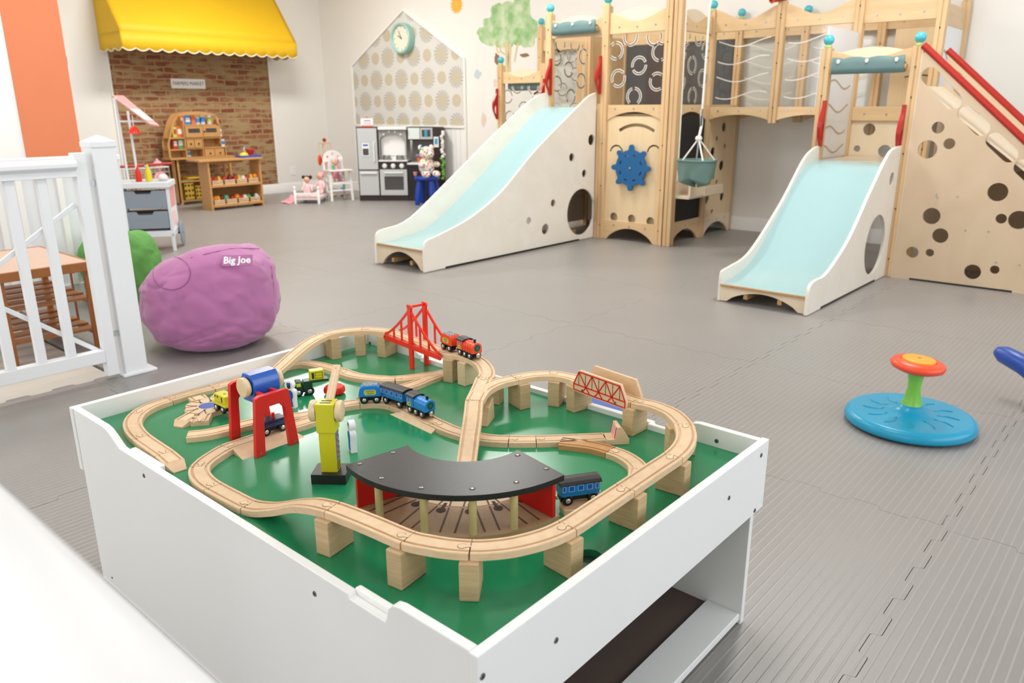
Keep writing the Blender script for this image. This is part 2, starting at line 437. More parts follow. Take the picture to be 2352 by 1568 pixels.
# medallion wallpaper (object coords: y along the wall, z up)
m, nt, b = nodes_mat('medallion_wallpaper', .8)
tc = N(nt, 'ShaderNodeTexCoord'); sx = N(nt, 'ShaderNodeSeparateXYZ'); nt.links.new(tc.outputs['Object'], sx.inputs[0])
PU, PV = .485, .262
v_ = mth(nt, 'DIVIDE', sx.outputs[2], PV); row = mth(nt, 'FLOOR', v_)
u_ = mth(nt, 'ADD', mth(nt, 'DIVIDE', sx.outputs[1], PU), mth(nt, 'MULTIPLY', mth(nt, 'FLOORED_MODULO', row, 2.0), .5))
du = mth(nt, 'MULTIPLY', mth(nt, 'SUBTRACT', mth(nt, 'FRACT', u_), .5), PU)
dv = mth(nt, 'MULTIPLY', mth(nt, 'SUBTRACT', mth(nt, 'FRACT', v_), .5), PV)
dv2 = mth(nt, 'MULTIPLY', dv, dv)
r1 = mth(nt, 'SQRT', mth(nt, 'ADD', mth(nt, 'MULTIPLY', du, du), dv2)); a1 = mth(nt, 'ARCTAN2', dv, du)
ds = mth(nt, 'SUBTRACT', mth(nt, 'ABSOLUTE', du), PU/2)
r2_ = mth(nt, 'SQRT', mth(nt, 'ADD', mth(nt, 'MULTIPLY', ds, ds), dv2)); a2 = mth(nt, 'ARCTAN2', dv, ds)
def flower(r, a, R, k, petals):
    edge = mth(nt, 'ADD', R, mth(nt, 'MULTIPLY', mth(nt, 'ABSOLUTE', mth(nt, 'SINE', mth(nt, 'MULTIPLY', a, petals/2))), R*.1))
    q = mth(nt, 'DIVIDE', r, edge)
    ins = mth(nt, 'MULTIPLY', mth(nt, 'LESS_THAN', q, 1.0), .92)
    rg = mth(nt, 'SINE', mth(nt, 'ADD', mth(nt, 'MULTIPLY', q, k), mth(nt, 'MULTIPLY', mth(nt, 'SINE', mth(nt, 'MULTIPLY', a, petals)), .9)))
    return q, ins, mth(nt, 'MULTIPLY', mth(nt, 'ADD', rg, 1.0), .5)
q1, i1, g1 = flower(r1, a1, .118, 34.0, 16.0); q2, i2, g2 = flower(r2_, a2, .070, 24.0, 12.0)
paper = lin('DAD8D2'); beige = lin('CDC0A4'); grey = lin('999C99')
core = mix(nt, mth(nt, 'MULTIPLY', g1, .35), beige, grey)
ringm = mth(nt, 'GREATER_THAN', q1, .66)
pet = mth(nt, 'MULTIPLY', mth(nt, 'ADD', mth(nt, 'SINE', mth(nt, 'ADD', mth(nt, 'MULTIPLY', a1, 16.0), mth(nt, 'MULTIPLY', q1, 9.0))), 1.0), .42)
big = mix(nt, ringm, core, mix(nt, pet, paper, grey))
small = mix(nt, mth(nt, 'MULTIPLY', g2, .3), beige, grey)
out = mix(nt, i1, mix(nt, i2, paper, small), big)
nt.links.new(out, b.inputs['Base Color'])
# painted foliage
m, nt, b = nodes_mat('mural_green', .85)
tc = N(nt, 'ShaderNodeTexCoord'); n = N(nt, 'ShaderNodeTexNoise'); n.inputs['Scale'].default_value = 9; n.inputs['Detail'].default_value = 6; nt.links.new(tc.outputs['Object'], n.inputs['Vector'])
rp = N(nt, 'ShaderNodeValToRGB'); rp.color_ramp.elements[0].position = .35; rp.color_ramp.elements[0].color = lin('8DBB79'); rp.color_ramp.elements[1].position = .66; rp.color_ramp.elements[1].color = lin('CFDDB9')
nt.links.new(n.outputs['Fac'], rp.inputs[0]); nt.links.new(rp.outputs[0], b.inputs['Base Color'])
mat('mural_trunk', 'D9C79B', .85, .08, 10); mat('mural_sun', 'EDB347', .85, .1, 20); mat('mural_pink', 'E2CDBF', .85); mat('mural_brown', '8d6f57', .85)
mat('mural_blue', 'C3CFD2', .85)
# clear acrylic
m = bpy.data.materials.new('acrylic'); m.use_nodes = True; MT['acrylic'] = m; nt = m.node_tree
for n in list(nt.nodes):
    if n.type != 'OUTPUT_MATERIAL': nt.nodes.remove(n)
tr = N(nt, 'ShaderNodeBsdfTransparent', i0=(.96, .965, .96, 1)); gl = N(nt, 'ShaderNodeBsdfGlossy', i0=(1, 1, 1, 1)); gl.inputs['Roughness'].default_value = .03
fz = N(nt, 'ShaderNodeFresnel', i0=1.45); mx = N(nt, 'ShaderNodeMixShader'); gg = N(nt, 'ShaderNodeNewGeometry')
nt.links.new(mth(nt, 'MULTIPLY', fz.outputs[0], mth(nt, 'SUBTRACT', 1.0, gg.outputs['Backfacing'])), mx.inputs[0]); nt.links.new(tr.outputs[0], mx.inputs[1]); nt.links.new(gl.outputs[0], mx.inputs[2])
nt.links.new(mx.outputs[0], [n for n in nt.nodes if n.type == 'OUTPUT_MATERIAL'][0].inputs[0])

# ------------------------------------------------------------ the setting
WX, WY, FX, FY = 6.80, 9.38, -2.6, -3.1
def box_struct(name, mt_, x0, x1, y0, y1, z0, z1, **k):
    return struct(MB().box(x0, x1, y0, y1, z0, z1).build(name, mt_, None, **k))
floor = box_struct('floor', 'mat_under', FX, WX+.1, FY, WY+.1, -.06, -.021)
wall_back = box_struct('wall_back', 'wall_paint', WX, WX+.1, FY-.1, WY+.1, -.02, CEIL)
wall_left = box_struct('wall_left', 'wall_paint', 2.04, WX, WY, WY+.1, -.02, CEIL)
ceiling = box_struct('ceiling', 'ceiling_paint', FX-.1, WX+.1, FY-.1, WY+.1, CEIL, CEIL+.1)
for lx, ly, ll in ((1.6, 1.4, 'train table'), (1.6, 4.2, 'purple bean bag'), (4.6, 1.4, 'nearer slide'), (4.6, 4.2, 'longer slide'), (1.6, 7.2, 'snack cart'), (4.6, 7.2, 'market counter')):
    f = MB(); f.box(lx-.62, lx+.62, ly-.32, ly-.30, CEIL-.05, CEIL); f.box(lx-.62, lx+.62, ly+.30, ly+.32, CEIL-.05, CEIL)
    f.box(lx-.62, lx-.60, ly-.3, ly+.3, CEIL-.05, CEIL); f.box(lx+.60, lx+.62, ly-.3, ly+.3, CEIL-.05, CEIL)
    t = thing('ceiling_light', f'flat rectangular ceiling light panel over the {ll}', 'light', (lx, ly, CEIL), group='ceiling light panels')
    f.build('light_frame', 'trim_white', t)
wall_right = struct(MB().plate([(FX, -.02), (WX, -.02), (WX, CEIL), (FX, CEIL)], [[(.2, .75), (5.8, .75), (5.8, 2.7), (.2, 2.7)]], FY-.1, FY, 'Y').build('wall_right', 'wall_paint'))
wall_front = struct(MB().plate([(FY, -.02), (WY, -.02), (WY, CEIL), (FY, CEIL)], [[(-1.3, .8), (3.3, .8), (3.3, 2.8), (-1.3, 2.8)], [(4.9, .7), (8.3, .7), (8.3, 2.7), (4.9, 2.7)]], FX-.1, FX, 'X').build('wall_front', 'wall_paint'))
def window(name, a0, a1, z0, z1, c, plane, nv):
    m_ = MB(); t = .06
    holes = []
    w = (a1-a0-t*(nv+1))/nv
    for i in range(nv): s_ = a0+t+i*(w+t); holes.append([(s_, z0+t), (s_+w, z0+t), (s_+w, z1-t), (s_, z1-t)])
    m_.plate([(a0, z0), (a1, z0), (a1, z1), (a0, z1)], holes, c-.08, c-.02, plane)
    f = struct(m_.build(name, 'trim_white'))
    for h_ in holes: MB().plate(h_, [], c-.055, c-.05, plane).build('window_pane', 'acrylic', f)
window('window_1', .2, 5.8, .75, 2.7, FY, 'Y', 4)
window('window_2', -1.3, 3.3, .8, 2.8, FX, 'X', 3)
window('window_3', 4.9, 8.3, .7, 2.7, FX, 'X', 3)
# baseboards
def baseboard(name, pts, plane, t0, t1):
    return struct(MB().plate(pts, [], t0, t1, plane).build(name, 'trim_white', bevel=.003))
prof = lambda w0, h: [(w0, -.02), (w0-.016, -.02), (w0-.016, h-.02), (w0-.006, h), (w0, h)]
struct(MB().plate(prof(WX, .12), [], FY, WY-.0, 'Y').build('baseboard_back', 'trim_white', bevel=.002))
struct(MB().plate([(p[0]-WX+WY, p[1]) for p in prof(WX, .12)], [], 2.04, WX-.016, 'X').build('baseboard_left', 'trim_white', bevel=.002))
# nook behind the gate: orange pier and pale window
wall_nook = struct(MB().plate([(FX, -.02), (2.04, -.02), (2.04, CEIL), (FX, CEIL)], [[(-.4, .72), (1.50, .72), (1.50, 2.6), (-.4, 2.6)]], 5.5, 5.62, 'Y').build('wall_nook', 'trim_white'))
MB().box(1.725, 2.047, 5.49, 5.63, -.02, CEIL-.002).build('orange_pier', 'orange_paint', wall_nook)
MB().box(2.04, 2.06, 5.52, 5.55, 1.36, 1.41).build('door_latch', 'screw_dark', wall_nook)
box_struct('wall_passage', 'wall_paint', 1.94, 2.04, 5.62, WY, -.02, CEIL)
m_ = MB(); m_.plate([(-.42, .70), (1.52, .70), (1.52, 2.62), (-.42, 2.62)], [[(-.36, .78), (.52, .78), (.52, 1.02), (-.36, 1.02)], [(.58, .78), (1.46, .78), (1.46, 1.02), (.58, 1.02)],
    [(-.36, 1.08), (.52, 1.08), (.52, 2.55), (-.36, 2.55)], [(.58, 1.08), (1.46, 1.08), (1.46, 2.55), (.58, 2.55)]], 5.46, 5.49, 'Y')
w4 = struct(m_.build('window_4', 'trim_white')); MB().box(-.4, 1.5, 5.5, 5.505, .72, 2.6).build('window_pane', 'window_pale', w4)
# brick wallpaper panel with thin white frame
bx0, bx1 = 3.93, 5.93
MB().box(bx0, bx1, WY-.004, WY, .125, 2.2).build('brick_wallpaper', 'brick_wallpaper', wall_left)
m_ = MB(); m_.box(bx0-.02, bx0, WY-.018, WY, .125, 2.2); m_.box(bx1, bx1+.02, WY-.018, WY, .125, 2.2); struct(m_.build('trim_1', 'trim_white'))
# house-shaped wallpaper
hy0, hy1, hp = 6.64, 8.73, 7.665
MB().plate([(hy0, .87), (hy1, .87), (hy1, 1.63), (hp, 2.235), (hy0, 1.64)], [], WX-.004, WX, 'X').build('medallion_wallpaper', 'medallion_wallpaper', wall_back)
m_ = MB()
for a, b_ in (((hy0, .1), (hy0, 1.64)), ((hy1, .1), (hy1, 1.63)), ((hy0, 1.64), (hp, 2.24)), ((hp, 2.24), (hy1, 1.63)), ((hy0, .875), (hy1, .875))):
    m_.bar((WX-.012, *a), (WX-.012, *b_), .024, .028, (1, 0, 0))
struct(m_.build('trim_2', 'trim_white', bevel=.003))
m_ = MB()
for i in range(26): y0 = hy0+.02+i*(hy1-hy0-.04)/26; m_.box(WX-.008, WX, y0, y0+(hy1-hy0-.04)/26-.006, .12, .865)
m_.build('beadboard', 'trim_white', wall_back, kind='stuff')
# mural: tree, sun and small shapes, all flat paint on the wall
random.seed(3)
def blob(mb, cy, cz, r, n=28, rough=.22, ph=0):
    pts = []
    for i in range(n):
        a = 2*PI*i/n; k = 1+rough*noise.noise(Vector((math.cos(a)*1.7+ph, math.sin(a)*1.7, ph)))*1.6
        pts.append((cy+r[0]*k*math.cos(a), cz+r[1]*k*math.sin(a)))
    return mb.plate(pts, [], WX-.0012-.0001*len(mb.v)/60, WX-.0004, 'X')
def wp(x, y): p = aX(x, y, WX); return p.y, p.z
g = MB()
for i, (x, y, rx, rz) in enumerate(((1165, 45, .22, .16), (1130, 62, .14, .12), (1205, 60, .16, .13), (1122, 85, .14, .09), (1195, 22, .15, .12), (1160, 95, .16, .07), (1212, 88, .11, .09), (1180, 70, .2, .14), (1143, 30, .11, .09), (1112, 75, .1, .07), (1219, 75, .1, .07), (1150, 60, .15, .12))):
    y_, z_ = wp(x, y); blob(g, y_, z_, (rx, rz), ph=i*3.1)
pt = g.build('painted_tree_crown', 'mural_green', wall_back)
g = MB()
for pts_, w in (([(1163, 95), (1165, 130), (1163, 175)], .05), ([(1172, 100), (1170, 135), (1171, 175)], .04), ([(1146, 98), (1150, 118), (1160, 125)], .02), ([(1190, 98), (1184, 128), (1182, 142)], .022), ([(1138, 98), (1143, 118), (1148, 122)], .015)):
    q = [(WX-.002, *wp(*p)) for p in pts_]
    for a, b_ in zip(q, q[1:]): g.bar(a, b_, w, .0016, (1, 0, 0))
g.build('painted_tree_trunk', 'mural_trunk', wall_back)
g = MB(); y_, z_ = wp(1049, 11); pts = []
for i in range(32): r_ = .105 if i % 2 else .075; pts.append((y_+r_*math.cos(2*PI*i/32), z_+r_*math.sin(2*PI*i/32)))
g.plate(pts, [], WX-.002, WX-.0004, 'X'); g.build('painted_sun', 'mural_sun', wall_back)
for nm, mm, x, y, rr in (('painted_bird', 'mural_brown', 1205, 127, (.06, .018)), ('painted_owl', 'mural_brown', 1141, 135, (.035, .05)), ('painted_leaf', 'mural_pink', 1111, 275, (.045, .07)), ('painted_star', 'mural_blue', 1097, 170, (.05, .05)), ('painted_heart', 'mural_pink', 1137, 190, (.03, .04)), ('painted_grass', 'mural_green', 1168, 300, (.16, .03))):
    g = MB(); y_, z_ = wp(x, y); blob(g, y_, z_, rr, 16, .4, x); g.build(nm, mm, wall_back)

# foam mats with interlocking edges
PER, AMP = 1/12, .0105
def toothed(p, q, side):
    pts = []
    for k in range(12):
        a = k*PER; s_ = 1 if k % 2 == 0 else -1
        r_ = .004
        for (dx, dy) in ((-.000 if s_ > 0 else .0, 0),): pass
        pts += [(a+.0025*1, s_*AMP*.8), (a+.006, s_*AMP), (a+PER-.006, s_*AMP), (a+PER-.0025, s_*AMP*.8)]
    return pts
te = toothed(0, 1, 1)
loop = [(x, y) for x, y in te] + [(1+y, x) for x, y in te] + [(x, 1+y) for x, y in reversed(te)] + [(y, x) for x, y in reversed(te)]
loop = [(.5+(x-.5)*.9985, .5+(y-.5)*.9985) for x, y in loop]
mb = MB().plate(loop, [], -.0205, 0, 'Z')
me0 = None
random.seed(1)
for i in range(-4, 5):
    for j in range(-4, 10):
        x0 = 2.155+i; y0 = .336+j
        x1 = min(x0+1, WX-.017); y1 = min(y0+1, WY-.017)
        if x0 < 1.0 and j >= 3: continue
        if x0 < FX-.2 or y0 < FY-.3 or x0 > WX-.2 or y0 > WY-.2: continue
        cut = x1 < x0+1 or y1 < y0+1 or x0 < FX or y0 < FY or (i == -1 and j >= 3)
        if not cut:
            if me0 is None:
                o = mb.build('floor_mat', 'foam_mat', floor); me0 = o.data
            else:
                o = bpy.data.objects.new('floor_mat', me0); COL.objects.link(o); o.parent = floor
            o.location = (x0, y0, random.uniform(-.0002, .0002))
        else:
            xa = FX if x0 < FX else x0-1; ya = FY if y0 < FY else y0-1
            x1 = x1 if x0+1 > WX-.017 else x0+2; y1 = y1 if y0+1 > WY-.017 else y0+2
            if i == -1 and j >= 3: xa = 1.36 if j > 3 else 1.24
            pts = [(min(max(x0+p[0], xa), x1), min(max(y0+p[1], ya), y1)) for p in loop]
            q = []
            for p in pts:
                if not q or (abs(p[0]-q[-1][0])+abs(p[1]-q[-1][1])) > 1e-4: q.append(p)
            q2 = []
            for k, p in enumerate(q):   # drop points that double back along the cut edge
                a, c = q[k-1], q[(k+1) % len(q)]
                if (abs(a[0]-p[0]) < 1e-6 and abs(c[0]-p[0]) < 1e-6 and p[0] in (xa, x1)) or (abs(a[1]-p[1]) < 1e-6 and abs(c[1]-p[1]) < 1e-6 and p[1] in (ya, y1)): continue
                q2.append(p)
            MB().plate([(p[0], p[1]) for p in q2], [], -.0205, 0, 'Z').build('floor_mat', 'foam_mat', floor)
# pale plank floor behind the gate
pe = None
for r_ in range(18):
    yy = 3.335+r_*.125
    if yy+.125 > 5.5: break
    xs = [FX, FX+.6+(r_*.37) % 1.1]
    while xs[-1] < 1.23: xs.append(xs[-1]+1.15)
    xs[-1] = 1.23
    for a, b_ in zip(xs, xs[1:]):
        if b_-a > .05: MB().box(a+.0008, b_-.0008, yy+.0008, yy+.1242, -.0208, -.008).build('floor_plank', 'plank_wood', floor)
# ------------------------------------------------------------ wooden play structure
PF, PM, PB = 5.58, 6.16, 6.74
ps = thing('play_structure', 'large pine play structure with clear panels, bridge and ship wheel along the back wall', 'play structure', (6.16, 3.2, 0))
PW = .031
def xsec(w=PW, g=.003, d=.006):
    q = [(-w, -w), (-g, -w), (-g, -w+d), (g, -w+d), (g, -w), (w, -w)]
    out = []
    for k in range(4):
        c, s_ = math.cos(k*PI/2), math.sin(k*PI/2)
        for p in q[:-1]: out.append((p[0]*c-p[1]*s_, p[0]*s_+p[1]*c))
    return out
def post(X, y, z1, z0=0.0, ball=True, par=None):
    p = MB().plate([(X+a, y+b) for a, b in xsec()], [], z0, z1, 'Z').build('post', 'pine', par or ps, bevel=.003, seg=1)
    if ball:
        MB().lathe([(.014, 0), (.024, .002), (.026, .012), (.018, .02), (.014, .026)], Matrix.Translation((X, y, z1)), 14).build('finial_collar', 'lime_collar', p, smooth=40)
        MB().ball((X, y, z1+.052), .034, 18, 12).build('finial_ball', 'aqua_ball', p, smooth=60)
    m_ = MB()
    for z in (z0+.12, z0+.45, z0+.8, z1-.3, z1-.12):
        if z0 < z < z1-.02: m_.cyl((X-PW-.0015, y, z), (X-PW+.002, y, z), .005, n=8)
    m_.build('bolt', 'slot_dark', p, kind='stuff')
    return p
for X, y, z1, z0, bl in ((PF, 4.42, 1.85, 0, 1), (PF, 3.83, 1.87, 0, 1), (PF, 3.25, 1.87, 0, 1), (PM, 4.42, 1.85, 0, 0), (PM, 3.20, 1.83, 0, 1), (PM, 2.62, 1.86, .965, 0), (PM, 2.04, 1.90, 0, 0),
        (PM, 1.50, 1.90, 0, 0), (PB, 5.46, 1.90, 0, 1), (PB, 4.42, 1.80, 0, 0), (PB, 4.94, 1.70, 0, 0), (PB, 3.23, 1.82, 0, 1), (PB, 2.65, 1.80, .965, 1), (PB, 2.05, 1.86, 0, 0), (PB, 1.49, 1.82, 0, 1), (PM, 5.51, 1.50, 0, 1), (PM, 4.95, 1.50, 0, 0)):
    post(X, y, z1, z0, bl)
# tall mast with a boom that carries the swing bag
MB().plate([(PF+.01+a*1.1, 3.178+b*1.1) for a, b in xsec()], [], 0, 2.62, 'Z').build('mast', 'pine', ps, bevel=.003, seg=1)
MB().bar((PF+.01, 3.24, 2.58), (PF+.01, 2.55, 2.58), .05, .09).build('boom', 'pine_h', ps, bevel=.004)
def P3(pl, c, a, z):  # point on plane
    return (c, a, z) if pl == 'X' else (a, c, z)
def screws(par, pl, c, pts, r=.008, matn='steel'):
    m_ = MB(); s_ = -1
    for a, z in pts:
        p = Vector(P3(pl, c, a, z)); d = Vector((-.004, 0, 0)) if pl == 'X' else Vector((0, -.004, 0))
        m_.cyl(p, p+d, r, r*.8, n=10)
    return m_.build('bolt', matn, par, kind='stuff')
def arched_rail(pl, c, a0, a1, z0, z1, dip=.075, par=None, flip=False, ply=True):
    """board with a scooped top edge and a pale crescent board behind it"""
    n = 16; L = a1-a0
    f = lambda t: dip*math.sin(PI*t)**1.4
    top = [(a0+L*i/n, z1-f(i/n)) for i in range(n+1)]
    if flip:   # scoop at the ends, crown in the middle
        top = [(a0+L*i/n, z1-dip+f(i/n)) for i in range(n+1)]
    r_ = MB().plate([(a0, z0), (a1, z0)]+top[::-1], [], c-.012, c+.012, pl).build('rail', 'pine_h', par or ps, bevel=.003, seg=1)
    if ply:
        cres = [(a0+L*i/n, z1-f(i/n)-.012) for i in range(1, n)]+[(a0+L*i/n, z1-dip*.5+dip*.85*math.sin(PI*i/n)) for i in range(n-1, 0, -1)]
        MB().plate(cres, [], c+.012, c+.024, pl).build('crown_board', 'birch_ply', par or ps)
    m = (a0+a1)/2; screws(r_, pl, c-.012, [(a0+L*.18, z0+.05), (m, z0+.045), (a1-L*.18, z0+.05)])
    return r_
# top rails
arched_rail('X', PF, 3.86, 4.39, 1.655, 1.80)
arched_rail('X', PF, 3.28, 3.80, 1.655, 1.82)
arched_rail('Y', 3.20, PF+.05, PM-.03, 1.655, 1.80)
arched_rail('X', PM, 2.65, 3.17, 1.67, 1.84, .09, ply=False)
arched_rail('X', PM, 2.07, 2.59, 1.67, 1.84, .09, ply=False)
arched_rail('X', PM, 1.53, 2.01, 1.66, 1.88, .07)
arched_rail('X', PM, 4.98, 5.48, 1.325, 1.44, .055)
for a0, a1 in ((3.26, 4.39), (2.68, 3.20), (2.08, 2.62), (1.52, 2.02), (4.45, 5.43)): 
    r_ = MB().box(PB-.012, PB+.012, a0, a1, 1.66, 1.77).build('rail', 'pine_h', ps, bevel=.003, seg=1)
    screws(r_, 'X', PB-.012, [(a0+.12, 1.71), (a1-.12, 1.71)])
MB().box(PM+.03, PB-.03, 4.41, 4.43, 1.60, 1.72).build('rail', 'pine_h', ps)
# decks and their beams
for x0, x1, y0, y1, z in ((PF, PB, 3.2, 4.42, 1.10), (PM, PB, 1.5, 3.2, 1.09), (PM, PB, 4.42, 5.5, .78), (5.52, PM, 1.46, 2.02, .735)):
    MB().box(x0+.02, x1-.02, y0+.02, y1-.02, z-.03, z).build('deck', 'birch_ply', ps)
def beam(pl, c, a0, a1, z0, z1, arch=.05, n=14, mt_='pine_h'):
    L = a1-a0
    bot = [(a0+L*i/n, z0+arch*math.sin(PI*i/n)**.8) for i in range(n+1)]
    r_ = MB().plate(bot+[(a1, z1), (a0, z1)], [], c-.014, c+.014, pl).build('beam', mt_, ps, bevel=.003, seg=1)
    screws(r_, pl, c-.014, [(a0+L*.15, z1-.03), (a0+L*.5, z1-.03), (a0+L*.85, z1-.03)])
beam('X', PF, 3.28, 3.80, .985, 1.11, .07)
beam('Y', 3.20, PF+.05, PM-.03, .985, 1.11, .07)
beam('Y', 3.20, PM+.03, PB-.03, .985, 1.11, .07)
for c in (PM, PB): beam('X', c, 2.65, 3.17, .985, 1.09, .045); beam('X', c, 2.07, 2.59, .985, 1.09, .045)
# clear panels
def acrylic(pl, c, a0, a1, z0, z1, kind, seed, strong=True):
    p = MB().plate([(a0, z0), (a1, z0), (a1, z1), (a0, z1)], [], c-.003, c+.003, pl).build('clear_panel', 'acrylic', ps)
    rnd = random.Random(seed); f = MB(); d = MB(); W_, H_ = a1-a0, z1-z0
    def arc(cx, cz, r, s0, s1):
        f.plate(arcband((cx, cz), r, .022, s0, s1), [], c-.0045, c-.0032, pl)
        d.plate(arcband((cx, cz), r, .009, s0+.06, s1-.06), [], c-.0052, c-.0046, pl)
    if kind == 'rings':
        for u, v in ((.2, .93), (.62, .95), (.1, .72), (.88, .77), (.45, .55), (.82, .38), (.12, .32), (.52, .12)):
            a = rnd.uniform(0, 6.28); cx = a0+W_*u; cz = z0+H_*v; r = .062
            cut = lambda q: True
            for s0, s1 in ((a, a+2.6), (a+3.0, a+5.9)):
                if z0+.01 < cz-r and cz+r < z1-.01 and a0+.01 < cx-r and cx+r < a1-.01: arc(cx, cz, r, s0, s1)
                else:
                    lo = hi = None
                    k = 12
                    for i in range(k):
                        t0 = s0+(s1-s0)*i/k; t1 = s0+(s1-s0)*(i+1)/k
                        pz = [cz+r*math.sin(t) for t in (t0, t1)]; pa = [cx+r*math.cos(t) for t in (t0, t1)]
                        if min(pz) > z0+.015 and max(pz) < z1-.015 and min(pa) > a0+.015 and max(pa) < a1-.015:
                            f.plate(arcband((cx, cz), r, .022, t0, t1, 2), [], c-.0045, c-.0032, pl); d.plate(arcband((cx, cz), r, .009, t0, t1, 2), [], c-.0052, c-.0046, pl)
    else:
        for i in range(4):
            cz = z0+H_*(.16+.23*i); k = 16; ph = rnd.uniform(0, 3)
            top = [(a0+.04+(W_-.08)*j/k, cz+.03*math.sin(ph+5*j/k)) for j in range(k+1)]
            f.plate([(p_[0], p_[1]+.004) for p_ in top]+[(p_[0], p_[1]-.004) for p_ in top[::-1]], [], c-.0045, c-.0032, pl)
    if f.v: f.build('routed_slot', 'frost', p, kind='stuff')
    if d.v: d.build('slot_gap', 'slot_dark', p, kind='stuff')
acrylic('X', PF, 3.28, 3.80, 1.11, 1.655, 'rings', 1)
acrylic('Y', 3.20, PF+.05, PM-.03, 1.11, 1.655, 'rings', 2)
acrylic('X', PM, 2.65, 3.17, 1.09, 1.67, 'waves', 3)
acrylic('X', PM, 2.07, 2.59, 1.09, 1.67, 'waves', 4)
acrylic('X', PB, 2.68, 3.20, 1.09, 1.66, 'waves', 5)
acrylic('X', PB, 2.08, 2.62, 1.09, 1.66, 'waves', 6)
acrylic('X', PM, 4.98, 5.48, .80, 1.32, 'rings', 7)
acrylic('X', PB, 4.95, 5.43, .80, 1.66, 'rings', 8)
# dark board along the back of the tower
MB().box(PB-.006, PB+.006, 3.26, 4.39, 1.11, 1.66).build('dark_board', 'chalk_dark', ps)
MB().box(PM-.01, PB, 4.40, 4.46, .2, 1.66).build('post', 'pine', ps, bevel=.003)
def slotted(pl, c, a0, a1, z0, z1, arcs, holes=(), m='birch_ply', th=.012, top=0, name='panel'):
    o = [(a0, z0), (a1, z0)]
    if top: o += [(a0+(a1-a0)*i/14, z1-top+top*math.sin(PI*i/14)) for i in range(14, -1, -1)]
    else: o += [(a1, z1), (a0, z1)]
    return MB().plate(o, [arcband(*a) for a in arcs]+[circ((h[0], h[1]), h[2]) for h in holes], c-th/2, c+th/2, pl).build(name, m, ps)
slotted('X', PB-.02, 4.46, 4.93, 1.11, 1.66, [((4.58, 1.56), .06, .01, 3.4, 6.0), ((4.8, 1.44), .06, .01, 1.5, 5.2), ((4.6, 1.3), .06, .01, .4, 5.5), ((4.82, 1.2), .05, .01, .3, 4.4)], m='pine_panel')
acrylic('Y', 4.42, PF+.035, PM-.035, 1.12, 1.66, 'rings', 9)
acrylic('Y', 4.42, PM+.035, PB-.035, 1.12, 1.60, 'rings', 10)
MB().box(PM-.006, PM+.006, 3.23, 4.39, .05, 1.06).build('inner_panel', 'birch_ply', ps)
MB().box(PF+.04, PM-.03, 4.425, 4.435, .05, 1.06).build('inner_panel', 'birch_ply', ps)
MB().box(PM+.03, PB-.03, 4.425, 4.435, .05, 1.06).build('inner_panel', 'birch_ply', ps)
# lower front: panel with the ship wheel
def W5(x, y): p = aX(x, y, PF); return (p.y, p.z)
cw = W5(1455, 385)
arc1 = arcband(W5(1459, 378), .315, .026, math.radians(58), math.radians(122), 16)
a_l = arcband(W5(1416, 351), .060, .015, .15, PI-.1, 12); a_r = arcband(W5(1502, 352), .060, .015, .1, PI-.15, 12)
hs = [circ(W5(1410, 498), .038), circ(W5(1451, 503), .038), circ(W5(1494, 509), .038)]
MB().plate([(3.28, .12), (3.80, .12), (3.80, 1.02), (3.28, 1.02)], [arc1, a_l, a_r]+hs, PF-.004, PF+.008, 'X').build('wheel_panel', 'pine_panel', ps)
MB().box(PF+.045, PF+.055, 3.28, 3.80, .10, 1.04).build('inner_panel', 'pine_panel', ps)  # extra board close behind, added so the wheel panel's openings look dark
def skirt(pl, c, a0, a1, h=.165, mt_='pine_h'):
    n = 16; L = a1-a0
    bot = [(a0, 0)]+[(a0+L*(.06+.88*i/n), .002+.105*math.sin(PI*i/n)**.7) for i in range(n+1)]+[(a1, 0)]
    r_ = MB().plate(bot+[(a1, h), (a0, h)], [], c-.014, c+.006, pl).build('skirt_board', mt_, ps, bevel=.003, seg=1)
    screws(r_, pl, c-.014, [(a0+L*.2, h-.04), (a0+L*.5, h-.04), (a0+L*.8, h-.04)])
skirt('X', PF, 3.28, 3.80); skirt('Y', 3.20, PF+.05, PM-.03, .18); skirt('Y', 3.20, PM+.03, PB-.03, .17, 'birch_ply')
# ship wheel
wh = []; n = 8
for i in range(160):
    a = 2*PI*i/160; k = (a*n/(2*PI)) % 1.0; k = min(k, 1-k)*2*PI/n
    r0 = .145; rr = r0
    d_ = k*.172
    if d_ < .021: rr = .166+math.sqrt(max(0, .021**2-d_**2))
    elif d_ < .030: rr = r0+.015*(1-(d_-.021)/.009)
    wh.append((cw[0]+rr*math.cos(a), cw[1]+rr*math.sin(a)))
whs = [[(cw[0]+.105*math.cos(a)+u*math.cos(a+PI/2)+v*math.cos(a), cw[1]+.105*math.sin(a)+u*math.sin(a+PI/2)+v*math.sin(a)) for u, v in ((-.016, -.005), (.016, -.005), (.016, .006), (-.016, .006))] for a in [2*PI*(i+.5)/8 for i in range(8)]]
swh = MB().plate(wh, whs, PF-.05, PF-.03, 'X').build('ship_wheel', 'wheel_blue_ply', ps, bevel=.003, seg=2)
MB().cyl((PF-.057, *cw), (PF-.0, *cw), .009, n=12).build('axle', 'steel', swh)
